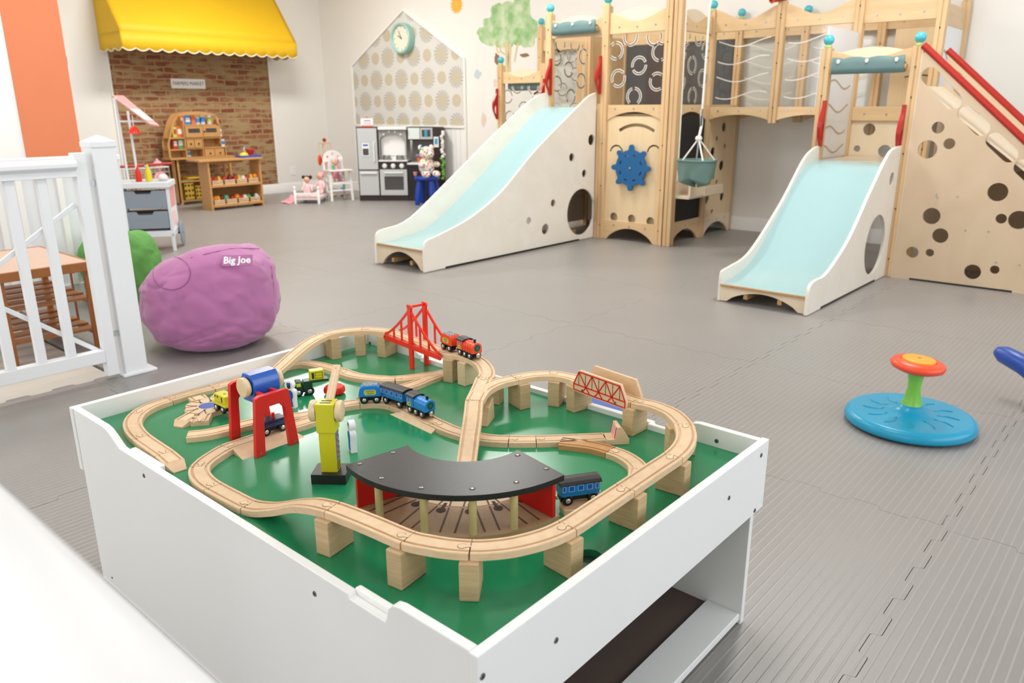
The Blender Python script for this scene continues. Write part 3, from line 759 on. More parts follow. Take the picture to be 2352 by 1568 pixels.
# black panel and holed panel on the side
MB().plate([(PF+.05, .17), (PM-.03, .17), (PM-.03, 1.02), (PF+.05, 1.02)], [], 3.196, 3.206, 'Y').build('black_board', 'chalk_black', ps)
def S2(x, y): p = aY(x, y, 3.2); return (p.x, p.z)
hl = [(*S2(*p), r) for p, r in (((1630, 298), .042), ((1662, 292), .040), ((1646, 318), .022), ((1664, 336), .022), ((1636, 349), .042), ((1656, 380), .045), ((1645, 418), .022), ((1622, 457), .045), ((1657, 451), .040), ((1634, 486), .022))]
slotted('Y', 3.2, PM+.03, PB-.03, .15, 1.03, [], [h_ for h_ in hl if PM+.075 < h_[0] < PB-.075], 'pine_panel')
# little corner seat
sp = S2(1532, 414); q = [(PF+.03, .40)]+[(PF+.03+.27*math.sin(a), .40+.21*math.cos(a)) for a in [PI/2*(1-i/10) for i in range(11)]]
for yy in (3.02, 3.15): MB().plate(q, [arcband((PF+.03, .40), .17, .022, .5, 1.1, 8)], yy-.009, yy+.009, 'Y').build('seat_side', 'birch_ply', ps, bevel=.002)
MB().box(PF+.03, PM-.0, 3.02, 3.19, .385, .415).build('seat_board', 'birch_ply', ps, bevel=.004)
MB().bar((PF+.26, 3.02, .43), (PM+.01, 3.02, .43), .03, .075).build('seat_edge', 'birch_ply', ps, bevel=.004)
# panels of the right tower
slotted('Y', 2.03, 5.545, PM-.035, .74, 1.60, [], (), 'gate_white', name='white_panel')
m_ = MB()
for i, z in enumerate((.80, .93, 1.08, 1.24)):
    k = 14; top = [(5.62+.44*j/k, z+.028*math.sin(6.2*j/k+(0 if i % 2 else 1.2))) for j in range(k+1)]
    m_.plate([(p_[0], p_[1]+.006) for p_ in top]+[(p_[0], p_[1]-.006) for p_ in top[::-1]], [], 2.0225, 2.0245, 'Y')
m_.build('routed_slot', 'slot_tan', ps, kind='stuff')
th_ = [(*(lambda p: (p.y, p.z))(aX(x, y, PM)), r) for x, y, r in ((1997, 297, .043), (1969, 341, .024), (2032, 347, .045))]
slotted('X', PM, 1.53, 2.01, .72, 1.03, [], th_, 'birch_ply')
arched_rail('X', PM-.012, 1.53, 2.01, .99, 1.085, .0, ply=False)
slotted('X', PB-.005, 1.52, 1.95, 1.09, 1.66, [((1.75, 1.02), .30, .011, 1.25, 2.1), ((1.72, 1.18), .30, .011, 1.15, 2.0), ((1.62, 1.36), .16, .011, 1.1, 2.0)], (), 'pine_panel')
slotted('Y', 1.49, PM+.03, PB-.03, 1.0, 1.62, [], (), 'gate_white', name='white_panel')
m_ = MB(); k = 14; top = [(PM+.1+.36*j/k, 1.42+.04*math.cos(6*j/k)) for j in range(k+1)]
m_.plate([(p_[0], p_[1]+.007) for p_ in top]+[(p_[0], p_[1]-.007) for p_ in top[::-1]], [], 1.4815, 1.4835, 'Y'); m_.build('routed_slot', 'slot_tan', ps, kind='stuff')
MB().box(PM+.03, PB-.03, 1.48, 1.50, 1.62, 1.76).build('rail', 'pine_h', ps, bevel=.003)
# slide 2 portal
post(5.50, 2.005, 1.46); post(5.50, 1.445, 1.445)
MB().box(5.465, 5.475, 1.4115, 1.4145, 0, 1.44).build('edge_strip', 'trim_white', ps)
arched_rail('X', 5.50, 1.475, 1.975, 1.30, 1.44, .05)
# red handles: a bowed grip with an open loop
def handle(X, y, z):
    k = 18
    outl = [(X-.012-.055*math.sin(PI*min(1, t*1.15))**1.2*(1 if t < .87 else .5), z+.30*t) for t in [i/k for i in range(k+1)]]
    hole = [(X-.018-.030*math.sin(PI*t), z+.03+.13*t) for t in [i/8 for i in range(1, 8)]]+[(X-.010, z+.155), (X-.010, z+.035)]
    MB().plate(outl+[(X+.01, z+.30), (X+.01, z)], [hole], y-.012, y+.012, 'Y').build('grab_handle', 'handle_red', ps, bevel=.002, seg=1)
for X, y, z in ((5.545, 4.385, 1.195), (5.545, 3.865, 1.195), (5.465, 1.975, .83), (5.465, 1.475, .80), (PM-.035, 5.535, .98), (PM-.035, 4.92, 1.06)): handle(X, y, z)
MB().box(5.552, 5.60, 3.862, 3.894, 0, 1.12).build('spacer_board', 'pine', ps)
# rolled tarpaulin blinds
def roll(X, y0, y1, z, lab, name='rolled_blind'):
    t = thing(name, lab, 'blind', (X, (y0+y1)/2, z-.045))
    N_ = 14; pts = [(X-.030, z+.055), (X-.036, z+.02)]+[(X-.005+.033*math.cos(a), z-.012+.033*math.sin(a)) for a in [PI-.1+(2*PI-.9)*i/N_ for i in range(N_+1)]]+[(X-.022, z+.06)]
    rows = 24; vs = []; fs = []; n_ = len(pts)
    for i in range(rows+1):
        yy = y0+(y1-y0)*i/rows
        for j, p in enumerate(pts):
            w = .0025*noise.noise(Vector((i*.8, j*.7, X*9)))
            sag = (.010 if j in (0, n_-1) else 0)*abs(math.sin(3*PI*i/rows+PI/2))
            vs.append((p[0]+w, yy, p[1]+w-(.010 if j in (0, n_-1) else 0)+sag))
    for i in range(rows):
        for j in range(n_): q = (j+1) % n_; fs.append((i*n_+j, i*n_+q, (i+1)*n_+q, (i+1)*n_+j))
    fs += [tuple(range(n_)), tuple(rows*n_+j for j in range(n_-1, -1, -1))]
    MB().add(vs, fs).build('fabric', 'tarp_teal', t, smooth=60)
    for f_ in (.1, .5, .9): yy = y0+(y1-y0)*f_; m_ = MB(); m_.cyl((X-.04, yy, z+.035), (X-.01, yy, z+.035), .010, n=10); m_.box(X-.044, X-.0395, yy-.007, yy+.007, z+.022, z+.045); m_.build('fastener', 'trim_white', t)
    MB().cyl((X-.005, y0-.012, z-.012), (X-.005, y1+.004, z-.012), .020, n=12).build('roller', 'ply_edge', t)
roll(5.535, 3.90, 4.345, aX(1333, 62, 5.52).z-.008, 'rolled grey-green tarpaulin blind under the top rail above the longer slide')
roll(5.455, 1.50, 1.945, aX(1995, 150, 5.45).z-.005, 'rolled grey-green tarpaulin blind above the slide nearer the camera')
roll(PM+.06, 5.0, 5.44, 1.30, 'rolled pale blue-green blind behind the clear ring panel of the low left tower')

# ------------------------------------------------------------ slides
def slide(label, x0, yn, yf, side_n, side_f, bed, holes, loc, xe, zf):
    t = thing('slide', label, 'slide', loc)
    th = .018
    def side(y, prof, hh, nm='side_panel'):
        top = wave(prof, 5)
        xs, xe_ = top[0][0], top[-1][0]
        out = [(xs-.004, 0.004), (xs+.20, .004), (xs+.205, .014), (xe_-.20, .014), (xe_-.195, 0.004), (xe_, .004)]+top[::-1]
        o = MB().plate(out, [circ((h[0], h[1]), h[2], 32 if h[2] > .1 else 20) for h in hh], y-th/2, y+th/2, 'Y').build(nm, ['slide_ply'], t, bevel=.003, seg=1)
        MB().box(xs+.21, xe_-.205, y-th/2+.001, y+th/2-.001, .0, .013).build('rubber_strip', 'black_paint', o)
        return o
    side(yn, side_n, holes); side(yf, side_f, holes)
    B = wave(bed, 6); vs = []; fs = []
    for x, z in B:
        for y in (yn+th/2, yf-th/2): vs.append((x, y, z)); 
        for y in (yf-th/2, yn+th/2): vs.append((x, y, z-.012))
    for i in range(len(B)-1):
        for j in range(4): fs.append((i*4+j, i*4+(j+1) % 4, i*4+4+(j+1) % 4, i*4+4+j))
    n_ = len(B)-1; fs += [(0, 1, 2, 3), (n_*4+3, n_*4+2, n_*4+1, n_*4)]
    MB().add(vs, fs).build('slide_bed', 'slide_blue', t, smooth=50)
    k = 14; y0, y1 = yn+th/2, yf-th/2; L = y1-y0; zt = bed[0][1]-.012
    bot = [(y0, .004)]+[(y0+L*(.08+.84*i/k), .006+zf*math.sin(PI*i/k)**.7) for i in range(k+1)]+[(y1, .004)]
    MB().plate(bot+[(y1, zt), (y0, zt)], [], x0+.012, x0+.028, 'X').build('front_board', 'ply_edge' if False else 'birch_ply', t)
    MB().box(x0-.004, x0+.03, y0, y1, zt-.002, zt+.012).build('front_lip', 'ply_edge', t, bevel=.003)
    for s_ in (.3, .7): MB().box(x0+.02, xe, y0+L*s_-.012, y0+L*s_+.012, .03, .06).build('runner', 'ply_edge', t)
    return t
slide('long pale blue slide with birch plywood sides coming off the left tower', 3.555, 3.905, 4.41,
      [(3.55, .004), (3.552, .17), (3.585, .222), (3.66, .236), (4.01, .33), (4.35, .49), (4.75, .775), (5.31, 1.11), (5.45, 1.185), (5.548, 1.21)],
      [(3.545, .004), (3.55, .19), (3.58, .235), (3.64, .248), (3.89, .30), (4.36, .585), (4.93, .94), (5.30, 1.15), (5.45, 1.205), (5.545, 1.215)],
      [(3.56, .155), (3.78, .165), (4.12, .24), (4.6, .52), (5.1, .87), (5.34, 1.035), (5.46, 1.09), (5.56, 1.10)],
      [(5.365, .24, .195), (5.49, .83, .045), (5.22, .70, .034), (5.40, .56, .032), (4.98, .35, .030), (4.67, .24, .028), (4.88, .15, .043)], (4.55, 4.15, 0), 5.5, .11)
slide('short wide pale blue slide with white sides and a big round hole, nearer the camera', 4.11, 1.465, 1.985,
      [(4.10, .004), (4.102, .13), (4.125, .172), (4.20, .185), (4.36, .20), (4.66, .35), (4.95, .60), (5.20, .80), (5.33, .84), (5.462, .85)],
      [(4.12, .004), (4.122, .15), (4.15, .18), (4.24, .19), (4.50, .245), (4.9, .50), (5.20, .75), (5.36, .82), (5.462, .835)],
      [(4.12, .105), (4.30, .12), (4.55, .20), (4.85, .42), (5.12, .64), (5.25, .715), (5.38, .74), (5.48, .742)],
      [(5.165, .25, .19), (5.335, .65, .042)], (4.8, 1.72, 0), 5.4, .07)

# ------------------------------------------------------------ climbing ramp
rp_ = thing('climbing_ramp', 'tall holed plywood climbing ramp with two red handrails at the right edge', 'ramp', (5.78, .7, 0))
def W7(x, y): p = aX(x, y, 5.47); return (p.y, p.z)
hs = [circ(W7(x, y), r, 20) for x, y, r in ((2155, 293, .036), (2181, 330, .033), (2131, 343, .056), (2292, 441, .055), (2300, 502, .03), (2340, 505, .055), (2140, 496, .052), (2160, 541, .047), (2096, 579, .037), (2136, 580, .025), (2234, 624, .047), (2285, 619, .026))]
def pill(p, q, r, n=10):
    p, q = Vector((*p, 0)), Vector((*q, 0)); a = math.atan2(q.y-p.y, q.x-p.x)
    return [(q.x+r*math.cos(a-PI/2+PI*i/n), q.y+r*math.sin(a-PI/2+PI*i/n)) for i in range(n+1)]+[(p.x+r*math.cos(a+PI/2+PI*i/n), p.y+r*math.sin(a+PI/2+PI*i/n)) for i in range(n+1)]
s0, s1 = W7(2136, 174), W7(2190, 232)
hs.append(pill(s0, s1, .050))
for k_ in range(4):
    a = W7(2219+k_*65, 260+k_*62); b_ = W7(2255+k_*64, 294+k_*61)
    if a[0] > .25: hs.append(pill(a, b_, .046))
outl = [(1.41, .0), (1.41, 1.40), (1.385, 1.41), (-.13, .055), (-.13, 0)]
MB().plate(outl, hs, 5.462, 5.480, 'X').build('side_panel', 'ramp_ply', rp_, bevel=.002, seg=1)
MB().plate(outl, hs[12:], 6.062, 6.080, 'X').build('side_panel', 'ramp_ply', rp_)
MB().box(5.460, 5.482, .72, 1.30, -.0, .012).build('rubber_strip', 'black_paint', rp_)
zz = lambda y: 1.40-(1.385-y)*(1.355/1.515)
for i in range(7):
    y_ = 1.30-i*.2; MB().bar((5.48, y_, zz(y_)-.27), (6.06, y_, zz(y_)-.27), .06, .025).build('rung', 'birch_ply', rp_)
MB().add([(5.48, 1.40, zz(1.4)-.20), (6.06, 1.40, zz(1.4)-.20), (6.06, .05, zz(.05)-.02), (5.48, .05, zz(.05)-.02), (5.48, 1.40, zz(1.4)-.216), (6.06, 1.40, zz(1.4)-.216), (6.06, .05, zz(.05)-.036), (5.48, .05, zz(.05)-.036)],
         [(0, 1, 2, 3), (4, 7, 6, 5), (0, 4, 5, 1), (1, 5, 6, 2), (2, 6, 7, 3), (3, 7, 4, 0)]).build('ramp_board', 'birch_ply', rp_)
for X in (5.471, 6.071): MB().tube([(X, 1.415, zz(1.415)+.022), (X, .9, zz(.9)+.022), (X, .3, zz(.3)+.022), (X, -.1, zz(-.1)+.022)], .021, 12).build('handrail', 'rail_red', rp_, smooth=50)
m_ = MB()
for x, y in ((2152, 446), (2200, 451), (2154, 452), (2218, 528), (2271, 531), (2288, 602), (2342, 608)):
    p = W7(x, y); m_.cyl((5.462, *p), (5.459, *p), .006, n=8)
m_.build('screw', 'steel', rp_, kind='stuff')
# red telescope on the bridge
t = thing('toy_telescope', 'red toy telescope on top of the bridge post', 'telescope', (PM, 2.62, 1.86))
MB().cyl((PM-.12, 2.66, 1.87), (PM+.10, 2.58, 1.905), .03, .024, 16).build('tube', 'rail_red', t, smooth=40)
MB().cyl((PM-.125, 2.664, 1.868), (PM-.118, 2.66, 1.87), .034, .034, 16).build('lens_ring', 'orange_red', t)
MB().cyl((PM-.127, 2.665, 1.868), (PM-.1255, 2.6645, 1.868), .018, .018, 12).build('lens', 'black_paint', t)

# ------------------------------------------------------------ swing bag on its rope
kx = aY(1605, 318, 2.86)
sw = thing('swing_basket', 'sage green fabric basket hanging on white ropes by the play structure', 'swing', (kx.x, kx.y, .45))
top = Vector((5.59, 2.86, 2.54)); kn = Vector((kx.x, 2.86, kx.z))
q = [aY(x, y, 2.86) for x, y in ((1568, 369), (1640, 364), (1585, 418), (1606, 434), (1637, 412))]
MB().tube([top, aY(1630, 20, 2.86), aY(1613, 250, 2.86)], .0075, 8).build('rope', 'rope_white', sw, smooth=60)
a_, b_ = aY(1612, 250, 2.86), aY(1611, 290, 2.86)
MB().tube([(a_.x-.018, 2.86, a_.z-.02), (a_.x, 2.86, a_.z), (a_.x+.018, 2.86, a_.z-.02), (b_.x+.016, 2.86, b_.z+.01), (b_.x, 2.86, b_.z-.01), (b_.x-.016, 2.86, b_.z+.01)], .0045, 8, closed=True).build('carabiner', 'steel', sw, smooth=60)
MB().tube([b_, kn], .010, 8).build('rope', 'rope_white', sw, smooth=60)
MB().ball(kn, (.026, .026, .022), 12, 8).build('knot', 'rope_white', sw, smooth=60)
cx = (q[0].x+q[1].x)/2; r_ = abs(q[0].x-q[1].x)/2 or .12
rimc = aY(1604, 368, 2.86); R_ = .145
for a in (.6, 2.4, 3.9, 5.5):
    MB().tube([kn, (rimc.x+R_*.85*math.cos(a), 2.86+R_*.85*math.sin(a), rimc.z)], .006, 6).build('rope', 'rope_white', sw, smooth=60)
vs = []; fs = []; n_ = 32; k = 12; H_ = rimc.z-aY(1606, 432, 2.86).z
for j in range(k+1):
    t_ = j/k
    for i in range(n_):
        a = 2*PI*i/n_; sq = 1+.10*math.cos(3*a+.7); fold = .012*math.sin(7*a+3*t_)*t_
        rr = (R_*sq*(1-.18*t_)+fold)*(1 if j < k-1 else .62); z = rimc.z-H_*t_*(.86+.1*math.cos(3*a)) - (0 if j < k else 0)
        if j == k: rr = .01
        vs.append((rimc.x+rr*math.cos(a), 2.86+rr*math.sin(a), z))
for j in range(k):
    for i in range(n_): fs.append((j*n_+i, j*n_+(i+1) % n_, (j+1)*n_+(i+1) % n_, (j+1)*n_+i))
bag = MB().add(vs, fs).build('bag', 'sage_fabric', sw, smooth=80); so = bag.modifiers.new('s', 'SOLIDIFY'); so.thickness = .006
MB().tube([(rimc.x+(R_*(1+.10*math.cos(3*a+.7)))*math.cos(a), 2.86+(R_*(1+.10*math.cos(3*a+.7)))*math.sin(a), rimc.z) for a in [2*PI*i/32 for i in range(32)]], .007, 6, closed=True).build('rim', 'sage_fabric', sw, smooth=60)
t = thing('rope', 'thin white rope running down beside the black board to the corner seat', 'rope', (PF+.14, 3.06, .42))
MB().tube([aY(1581, -60, 3.06), aY(1568, 200, 3.06), aY(1556, 415, 3.06)], .004, 6).build('cord', 'rope_white', t)
# ------------------------------------------------------------ white gate, posts and railings
GY = 3.27
def bx(m_, x0, x1, y0, y1, z0, z1): return m_.box(x0, x1, y0, y1, z0, z1)
t = thing('gate_post', 'thick white post with a pyramid cap standing between the gate and the mat', 'post', (1.305, GY+.045, 0))
MB().box(1.258, 1.350, GY, GY+.092, 0, .955).build('post_sleeve', 'gate_white', t, bevel=.003)
m_ = MB(); m_.box(1.252, 1.356, GY-.006, GY+.098, .945, .965); m_.add([(1.252, GY-.006, .965), (1.356, GY-.006, .965), (1.356, GY+.098, .965), (1.252, GY+.098, .965), (1.304, GY+.046, .992)], [(0, 1, 4), (1, 2, 4), (2, 3, 4), (3, 0, 4), (0, 3, 2, 1)])
m_.build('post_cap', 'gate_white', t, bevel=.002)
MB().box(1.243, 1.385, GY-.012, GY+.107, 0, .012).build('base_plate', 'gate_white', t, bevel=.003)
g = thing('safety_gate', 'white slatted safety gate with a wide flat top rail at the left', 'gate', (.6, GY+.02, 0))
MB().box(1.186, 1.232, GY, GY+.045, .02, .927).build('stile', 'gate_white', g, bevel=.003)
MB().box(-.45, 1.186, GY-.002, GY+.040, .082, .135).build('bottom_rail', 'gate_white', g, bevel=.003)
MB().plate([(GY-.035, .876), (GY-.035, .89), (GY-.022, .902), (GY+.06, .902), (GY+.073, .89), (GY+.073, .876), (GY+.05, .862), (GY+.05, .838), (GY-.012, .838), (GY-.012, .862)], [], -.45, 1.186, 'X').build('top_rail', 'gate_white', g, bevel=.002)
xb = aY(98, 822, GY).x
for i in range(-1, 12):
    x = xb+.108-.108*i
    if i == -1 or x > 1.17: continue
    MB().box(x-.0165, x+.0165, GY+.004, GY+.034, .135, .840).build('baluster', 'gate_white', g, bevel=.0015, seg=1)
def brace(a, b_, w=.018): MB().bar(a, b_, w, w, (0, 1, 0)).build('brace', 'gate_white', g, bevel=.002)
brace(aY(222, 803, GY+.05), aY(-160, 634, GY+.05)); brace(aY(-120, 700, GY+.05), aY(172, 470, GY+.05))
MB().box(1.232, 1.258, GY+.012, GY+.032, .80, .82).build('latch', 'steel', g); MB().box(1.232, 1.258, GY+.012, GY+.032, .18, .20).build('hinge', 'steel', g)
# low white panelled wall seen through the gate
wl = struct(MB().box(-.9, 2.03, 4.90, 4.96, -.02, .80).build('wall_low', 'gate_white'))
MB().box(-.9, 2.03, 4.87, 4.99, .80, .83).build('cap_rail', 'gate_white', wl, bevel=.004)
MB().box(-.9, 2.03, 4.885, 4.90, -.008, .10).build('skirting', 'gate_white', wl)
for i in range(24): x = 1.99-.105*i; MB().box(x-.016, x+.016, 4.872, 4.90, .10, .80).build('batten', 'trim_white', wl, bevel=.002, seg=1)
# railing beside the camera
g = thing('handrail', 'blurred white handrail crossing the bottom left corner close to the camera', 'railing', (-.02, .6, 0))
MB().plate([(-.046, .885), (-.046, .898), (-.036, .906), (.086, .906), (.100, .896), (.100, .880), (.088, .868), (.066, .862), (.066, .825), (-.016, .825), (-.016, .862)], [], -.9, 1.55, 'Y').build('top_rail', 'gate_white', g, bevel=.002)
MB().box(-.02, .035, -.9, 1.55, .08, .13).build('bottom_rail', 'gate_white', g, bevel=.002)
for i in range(22): y = -.85+.11*i; MB().box(-.008, .022, y-.015, y+.015, .13, .826).build('baluster', 'gate_white', g)
for y in (-.88, 1.50): MB().box(-.03, .05, y, y+.05, 0, .826).build('stile', 'gate_white', g)
# wooden shoe rack behind the gate
RX0, RX1, RY0, RY1 = .99, 1.375, 3.80, 4.40
zt = .415
r = thing('shoe_rack', 'reddish wooden slatted rack with a pale top behind the white gate', 'rack', ((RX0+RX1)/2, 4.1, -.008))
for x in (RX0+.015, RX1-.015):
    for y in (RY0+.015, RY1-.015): MB().box(x-.013, x+.013, y-.013, y+.013, -.008, zt-.04).build('leg', 'rack_wood', r, bevel=.002)
MB().box(RX0-.02, RX1, RY0-.02, RY1+.02, zt-.006, zt).build('top', 'rack_top', r)
m_ = MB(); m_.plate([(RX0-.025, RY0-.025), (RX1+.005, RY0-.025), (RX1+.005, RY1+.025), (RX0-.025, RY1+.025)], [[(RX0-.012, RY0-.012), (RX1-.008, RY0-.012), (RX1-.008, RY1+.012), (RX0-.012, RY1+.012)]], zt-.04, zt+.002, 'Z'); m_.build('apron', 'rack_wood', r, bevel=.003)
for z in (.075, .225):
    for x in (RX0+.01, RX1-.01): MB().box(x-.01, x+.01, RY0, RY1, z-.012, z+.012).build('side_rail', 'rack_wood', r)
    for i in range(5): y = RY0+.045+i*.125; MB().box(RX0+.0, RX1-.0, y-.035, y+.035, z+.012, z+.022).build('slat', 'rack_wood', r, bevel=.001, seg=1)
t = thing('wooden_upright', 'thin brown wooden upright standing right of the slatted rack', 'post', (1.44, 4.23, -.008))
MB().box(1.43, 1.436, 4.22, 4.24, -.008, .30).build('strip', 'rack_wood', t); MB().box(1.425, 1.447, 4.215, 4.245, .29, .345).build('cap', 'rack_wood', t, bevel=.002)

# ------------------------------------------------------------ bean bags
def beanbag(name, label, c, r, h, mt_, seed, flat=.0, tw=0):
    n, k = 150, 76; vs = []; fs = []
    for j in range(k+1):
        t_ = -PI/2+PI*j/k
        for i in range(n):
            a = 2*PI*i/n
            ce = math.copysign(abs(math.cos(t_))**.62, math.cos(t_)); se = math.copysign(abs(math.sin(t_))**.75, math.sin(t_))
            d = Vector((math.cos(a)*ce, math.sin(a)*ce, se))
            q = d*2.2+Vector((seed, seed*2, 0))
            f = 1+.055*noise.noise(q)+.022*noise.noise(q*2.3)
            # creases
            w = noise.noise(Vector((a*.9+seed, t_*4.2+.9*math.sin(a*2+seed), seed))); f += -.034*math.exp(-(w/.06)**2)*(.55-.45*math.sin(t_))
            w = noise.noise(Vector((math.sin(a)*3+seed*3, t_*2.2+math.cos(a)*2, seed+7))); f += -.018*math.exp(-(w/.06)**2)
            g_ = .014*math.cos(6*a)*max(0, math.sin(t_))
            p = Vector((d.x*r*(f+g_), d.y*r*(f+g_), (d.z*.5+.5)*h*(1+.10*noise.noise(q*.8+Vector((3, 3, 3)))*(d.z*.5+.5))))
            lr = d.x*_r2.x+d.y*_r2.y; p.z *= 1+.08*lr; p.z = max(0, p.z-.015*h); p.x += tw*p.z
            vs.append(Vector(c)+p)
    for j in range(k):
        for i in range(n): fs.append((j*n+i, j*n+(i+1) % n, (j+1)*n+(i+1) % n, (j+1)*n+i))
    t = thing(name, label, 'bean bag', c)
    o = MB().add(vs, fs).build('bag_cover', mt_, t, smooth=180)
    return t, vs, n, k
bc = (1.93, 3.60, 0)
bb, vs, bn, bk = beanbag('bean_bag', 'large purple bean bag chair sitting on the mat beside the white post', (1.765, 3.445, .0), .312, .47, 'purple_fabric', 2.0)
from mathutils.bvhtree import BVHTree
bvh = BVHTree.FromPolygons([v for v in vs], [(j*bn+i, j*bn+(i+1) % bn, (j+1)*bn+(i+1) % bn, (j+1)*bn+i) for j in range(bk) for i in range(bn)])
def onbag(x, y, off=.002):
    d = ray(x, y).normalized(); h_, nrm, _, _ = bvh.ray_cast(Vector((0, 0, CAMH)), d)
    if h_ is None: return None, None
    return h_-d*off, nrm
# round handle patch, seams, label
def seam(pxs, r=.0022, closed=False, name='seam', m='purple_dark'):
    P = [onbag(*p)[0] for p in pxs]; P = [p for p in P if p is not None]
    if len(P) > 2: MB().tube(P, r, 6, closed=closed).build(name, m, bb, smooth=60)
seam([(394+43*math.cos(a)*(1), 627+38*math.sin(a)) for a in [2*PI*i/28 for i in range(28)]], closed=True)
P = [onbag(x, y, .010 if 0 < k_ < 3 else .002)[0] for k_, (x, y) in enumerate(((391, 592), (394, 612), (399, 636), (404, 660)))]
if all(P):
    m_ = MB(); rt_ = Vector(_r2)*.014
    vs_ = []; 
    for p in P: vs_ += [p-rt_, p+rt_]
    o = m_.add(vs_, [(2*i, 2*i+1, 2*i+3, 2*i+2) for i in range(3)]).build('carry_handle', 'purple_fabric', bb); s_ = o.modifiers.new('s', 'SOLIDIFY'); s_.thickness = .005; s_.offset = 0
seam([(438, 592), (470, 584), (500, 577), (530, 571), (560, 570), (595, 571), (612, 580)])
seam([(612, 580), (622, 610), (628, 650), (630, 700)])
c_, nrm = onbag(545, 598, .004)
if c_:
    T = frame(c_-ray(545, 598).normalized()*.058, _r2+Vector((0, 0, .03)), nrm*.35-ray(545, 598).normalized()*.65)
    MB().box(-.068, .068, -.026, .026, -.003, .003, 0, T).build('name_tag', 'purple_fabric', bb, bevel=.002)
    text_mesh('Big Joe', .044, T @ Matrix.Translation((0, .0, .0034)), 'tag_lettering', 'white_paint', bb, .0006, 1.0, bold=.0012)
gb = az(300, 692, 0); beanbag('bean_bag', 'green bean bag chair half hidden behind the white post', (gb.x, gb.y, 0), .22, .43, 'green_fabric', 5.0, tw=-.1)

# ------------------------------------------------------------ spinning seat and the blue thing at the right edge
a, b_, cN, cF = az(1941, 945, .02), az(2246, 995, .02), az(2093, 1024, .02), az(2095, 897, .045)
cc = (cN+cF)/2; R_ = .272; cc = Vector((2.855, .612, 0))
sp = thing('spinning_seat', 'blue round spinning toy with a green stem and orange and yellow top', 'spinning toy', cc)
tl = Matrix.Translation(cc) @ Matrix.Diagonal((.785, .785, .89, 1))
MB().lathe([(R_-.012, .008), (R_-.002, .012), (R_+.002, .022), (R_-.004, .040), (R_-.016, .050), (R_-.03, .053), (.19, .050), (.12, .052), (.075, .062), (.052, .078), (.045, .088)], tl, 72).build('spin_base', 'spin_blue', sp, smooth=60)
MB().lathe([(R_-.03, 0), (R_-.03, .01)], tl, 48).build('ground_ring', 'black_paint', sp)
for k_ in range(12):
    a_ = 2*PI*k_/12+.2; d = Vector((math.cos(a_), math.sin(a_), 0)); s_ = Vector((-d.y, d.x, 0))
    P = [tl @ (d*(.10+.012*j)+s_*(.020*math.sin(j*.35))+Vector((0, 0, .0515 if j > 1 else .055))) for j in range(9)]
    MB().tube(P, [.001+.0016*math.sin(PI*j/8) for j in range(9)], 6).build('swirl_ridge', 'spin_blue', sp, smooth=60)
MB().lathe([(.047, .082), (.040, .098), (.031, .13), (.027, .16), (.029, .19), (.036, .215), (.046, .235)], tl, 32).build('stem', 'spin_green', sp, smooth=60)
tp_ = tl @ Matrix.Translation((0, 0, .235)) @ Matrix.Rotation(math.radians(3), 4, 'X')
MB().lathe([(.040, -.006), (.085, -.004), (.108, .006), (.113, .018), (.108, .028), (.096, .034), (.073, .037), (.070, .034)], tp_, 48).build('top_ring', 'spin_orange', sp, smooth=50)
MB().lathe([(.069, .030), (.068, .042), (.055, .045), (.02, .046)], tp_, 40).build('top_disc', 'spin_yellow', sp, smooth=50)
MB().cyl(tp_ @ Vector((0, 0, .045)), tp_ @ Vector((0, 0, .049)), .006, n=12).build('screw', 'steel', sp)
t = thing('seesaw', 'blue plastic seesaw end reaching in at the right edge of the picture', 'seesaw', (3.3, .12, 0))
p0, p1, p2 = aX(2291, 806, 3.42), aX(2352, 838, 3.36), aX(2440, 905, 3.28)
MB().tube([p0, p0+(p1-p0)*.25, p1, p2, p2+(p2-p1)*2.4], [.020, .034, .038, .040, .040], 16).build('arm', 'deep_blue', t, smooth=60)
e = p2+(p2-p1)*2.2
MB().cyl((e.x, e.y, 0), (e.x, e.y, .12), .10, .05, 20).build('foot', 'deep_blue', t, smooth=40)
MB().box(e.x-.12, e.x+.12, e.y-.3, e.y+.05, 0, .03).build('rocker', 'deep_blue', t, bevel=.01)
# ------------------------------------------------------------ train table
TX0, TX1, TY0, TY1, TZ, ZB = .572, 1.428, .555, 1.832, .440, .398
LZ, HZ = ZB+.012, ZB+.0745
tt = thing('train_table', 'white laminate train table with a glossy green top in the foreground', 'table', (1.0, 1.19, 0))
T_ = .016
def side_prof():
    y0, y1 = TY0+T_, TY1-T_; s = []
    za, zl = TZ, ZB+.012
    ya, yb = aX(268, 996, TX0).y, aX(893, 1378, TX0).y
    s += [(y0, 0), (y1, 0), (y1, za)]
    s += [(ya+.075, za), (ya+.055, za-.003), (ya+.035, za-.012), (ya+.018, za-.021), (ya, zl)]
    yc = yb+.095
    s += [(yc, zl), (yc-.004, zl-.008), (yb+.012, zl-.008), (yb+.008, zl), (yb+.003, za-.012), (yb-.006, za-.003), (yb-.02, za)]
    s += [(y0, za)]
    return s
sp_ = side_prof()
for x in (TX0, TX1-T_): MB().plate(sp_, [], x, x+T_, 'X').build('side_panel', 'laminate_white', tt, bevel=.002)
ybm = aX(893, 1378, TX0).y
for x in (TX0+T_, TX1-T_-.012):
    MB().box(x-.001, x+.011, ybm+.008, ybm+.098, ZB-.004, ZB+.0135).build('tray_lip', 'laminate_edge', tt, bevel=.003)
    MB().box(x-.001, x+.011, aX(342, 1030, TX0).y, aX(276, 1000, TX0).y, ZB-.004, ZB+.0135).build('tray_lip', 'laminate_edge', tt, bevel=.003)
AZ = aY(1735, 1178, TY0).z
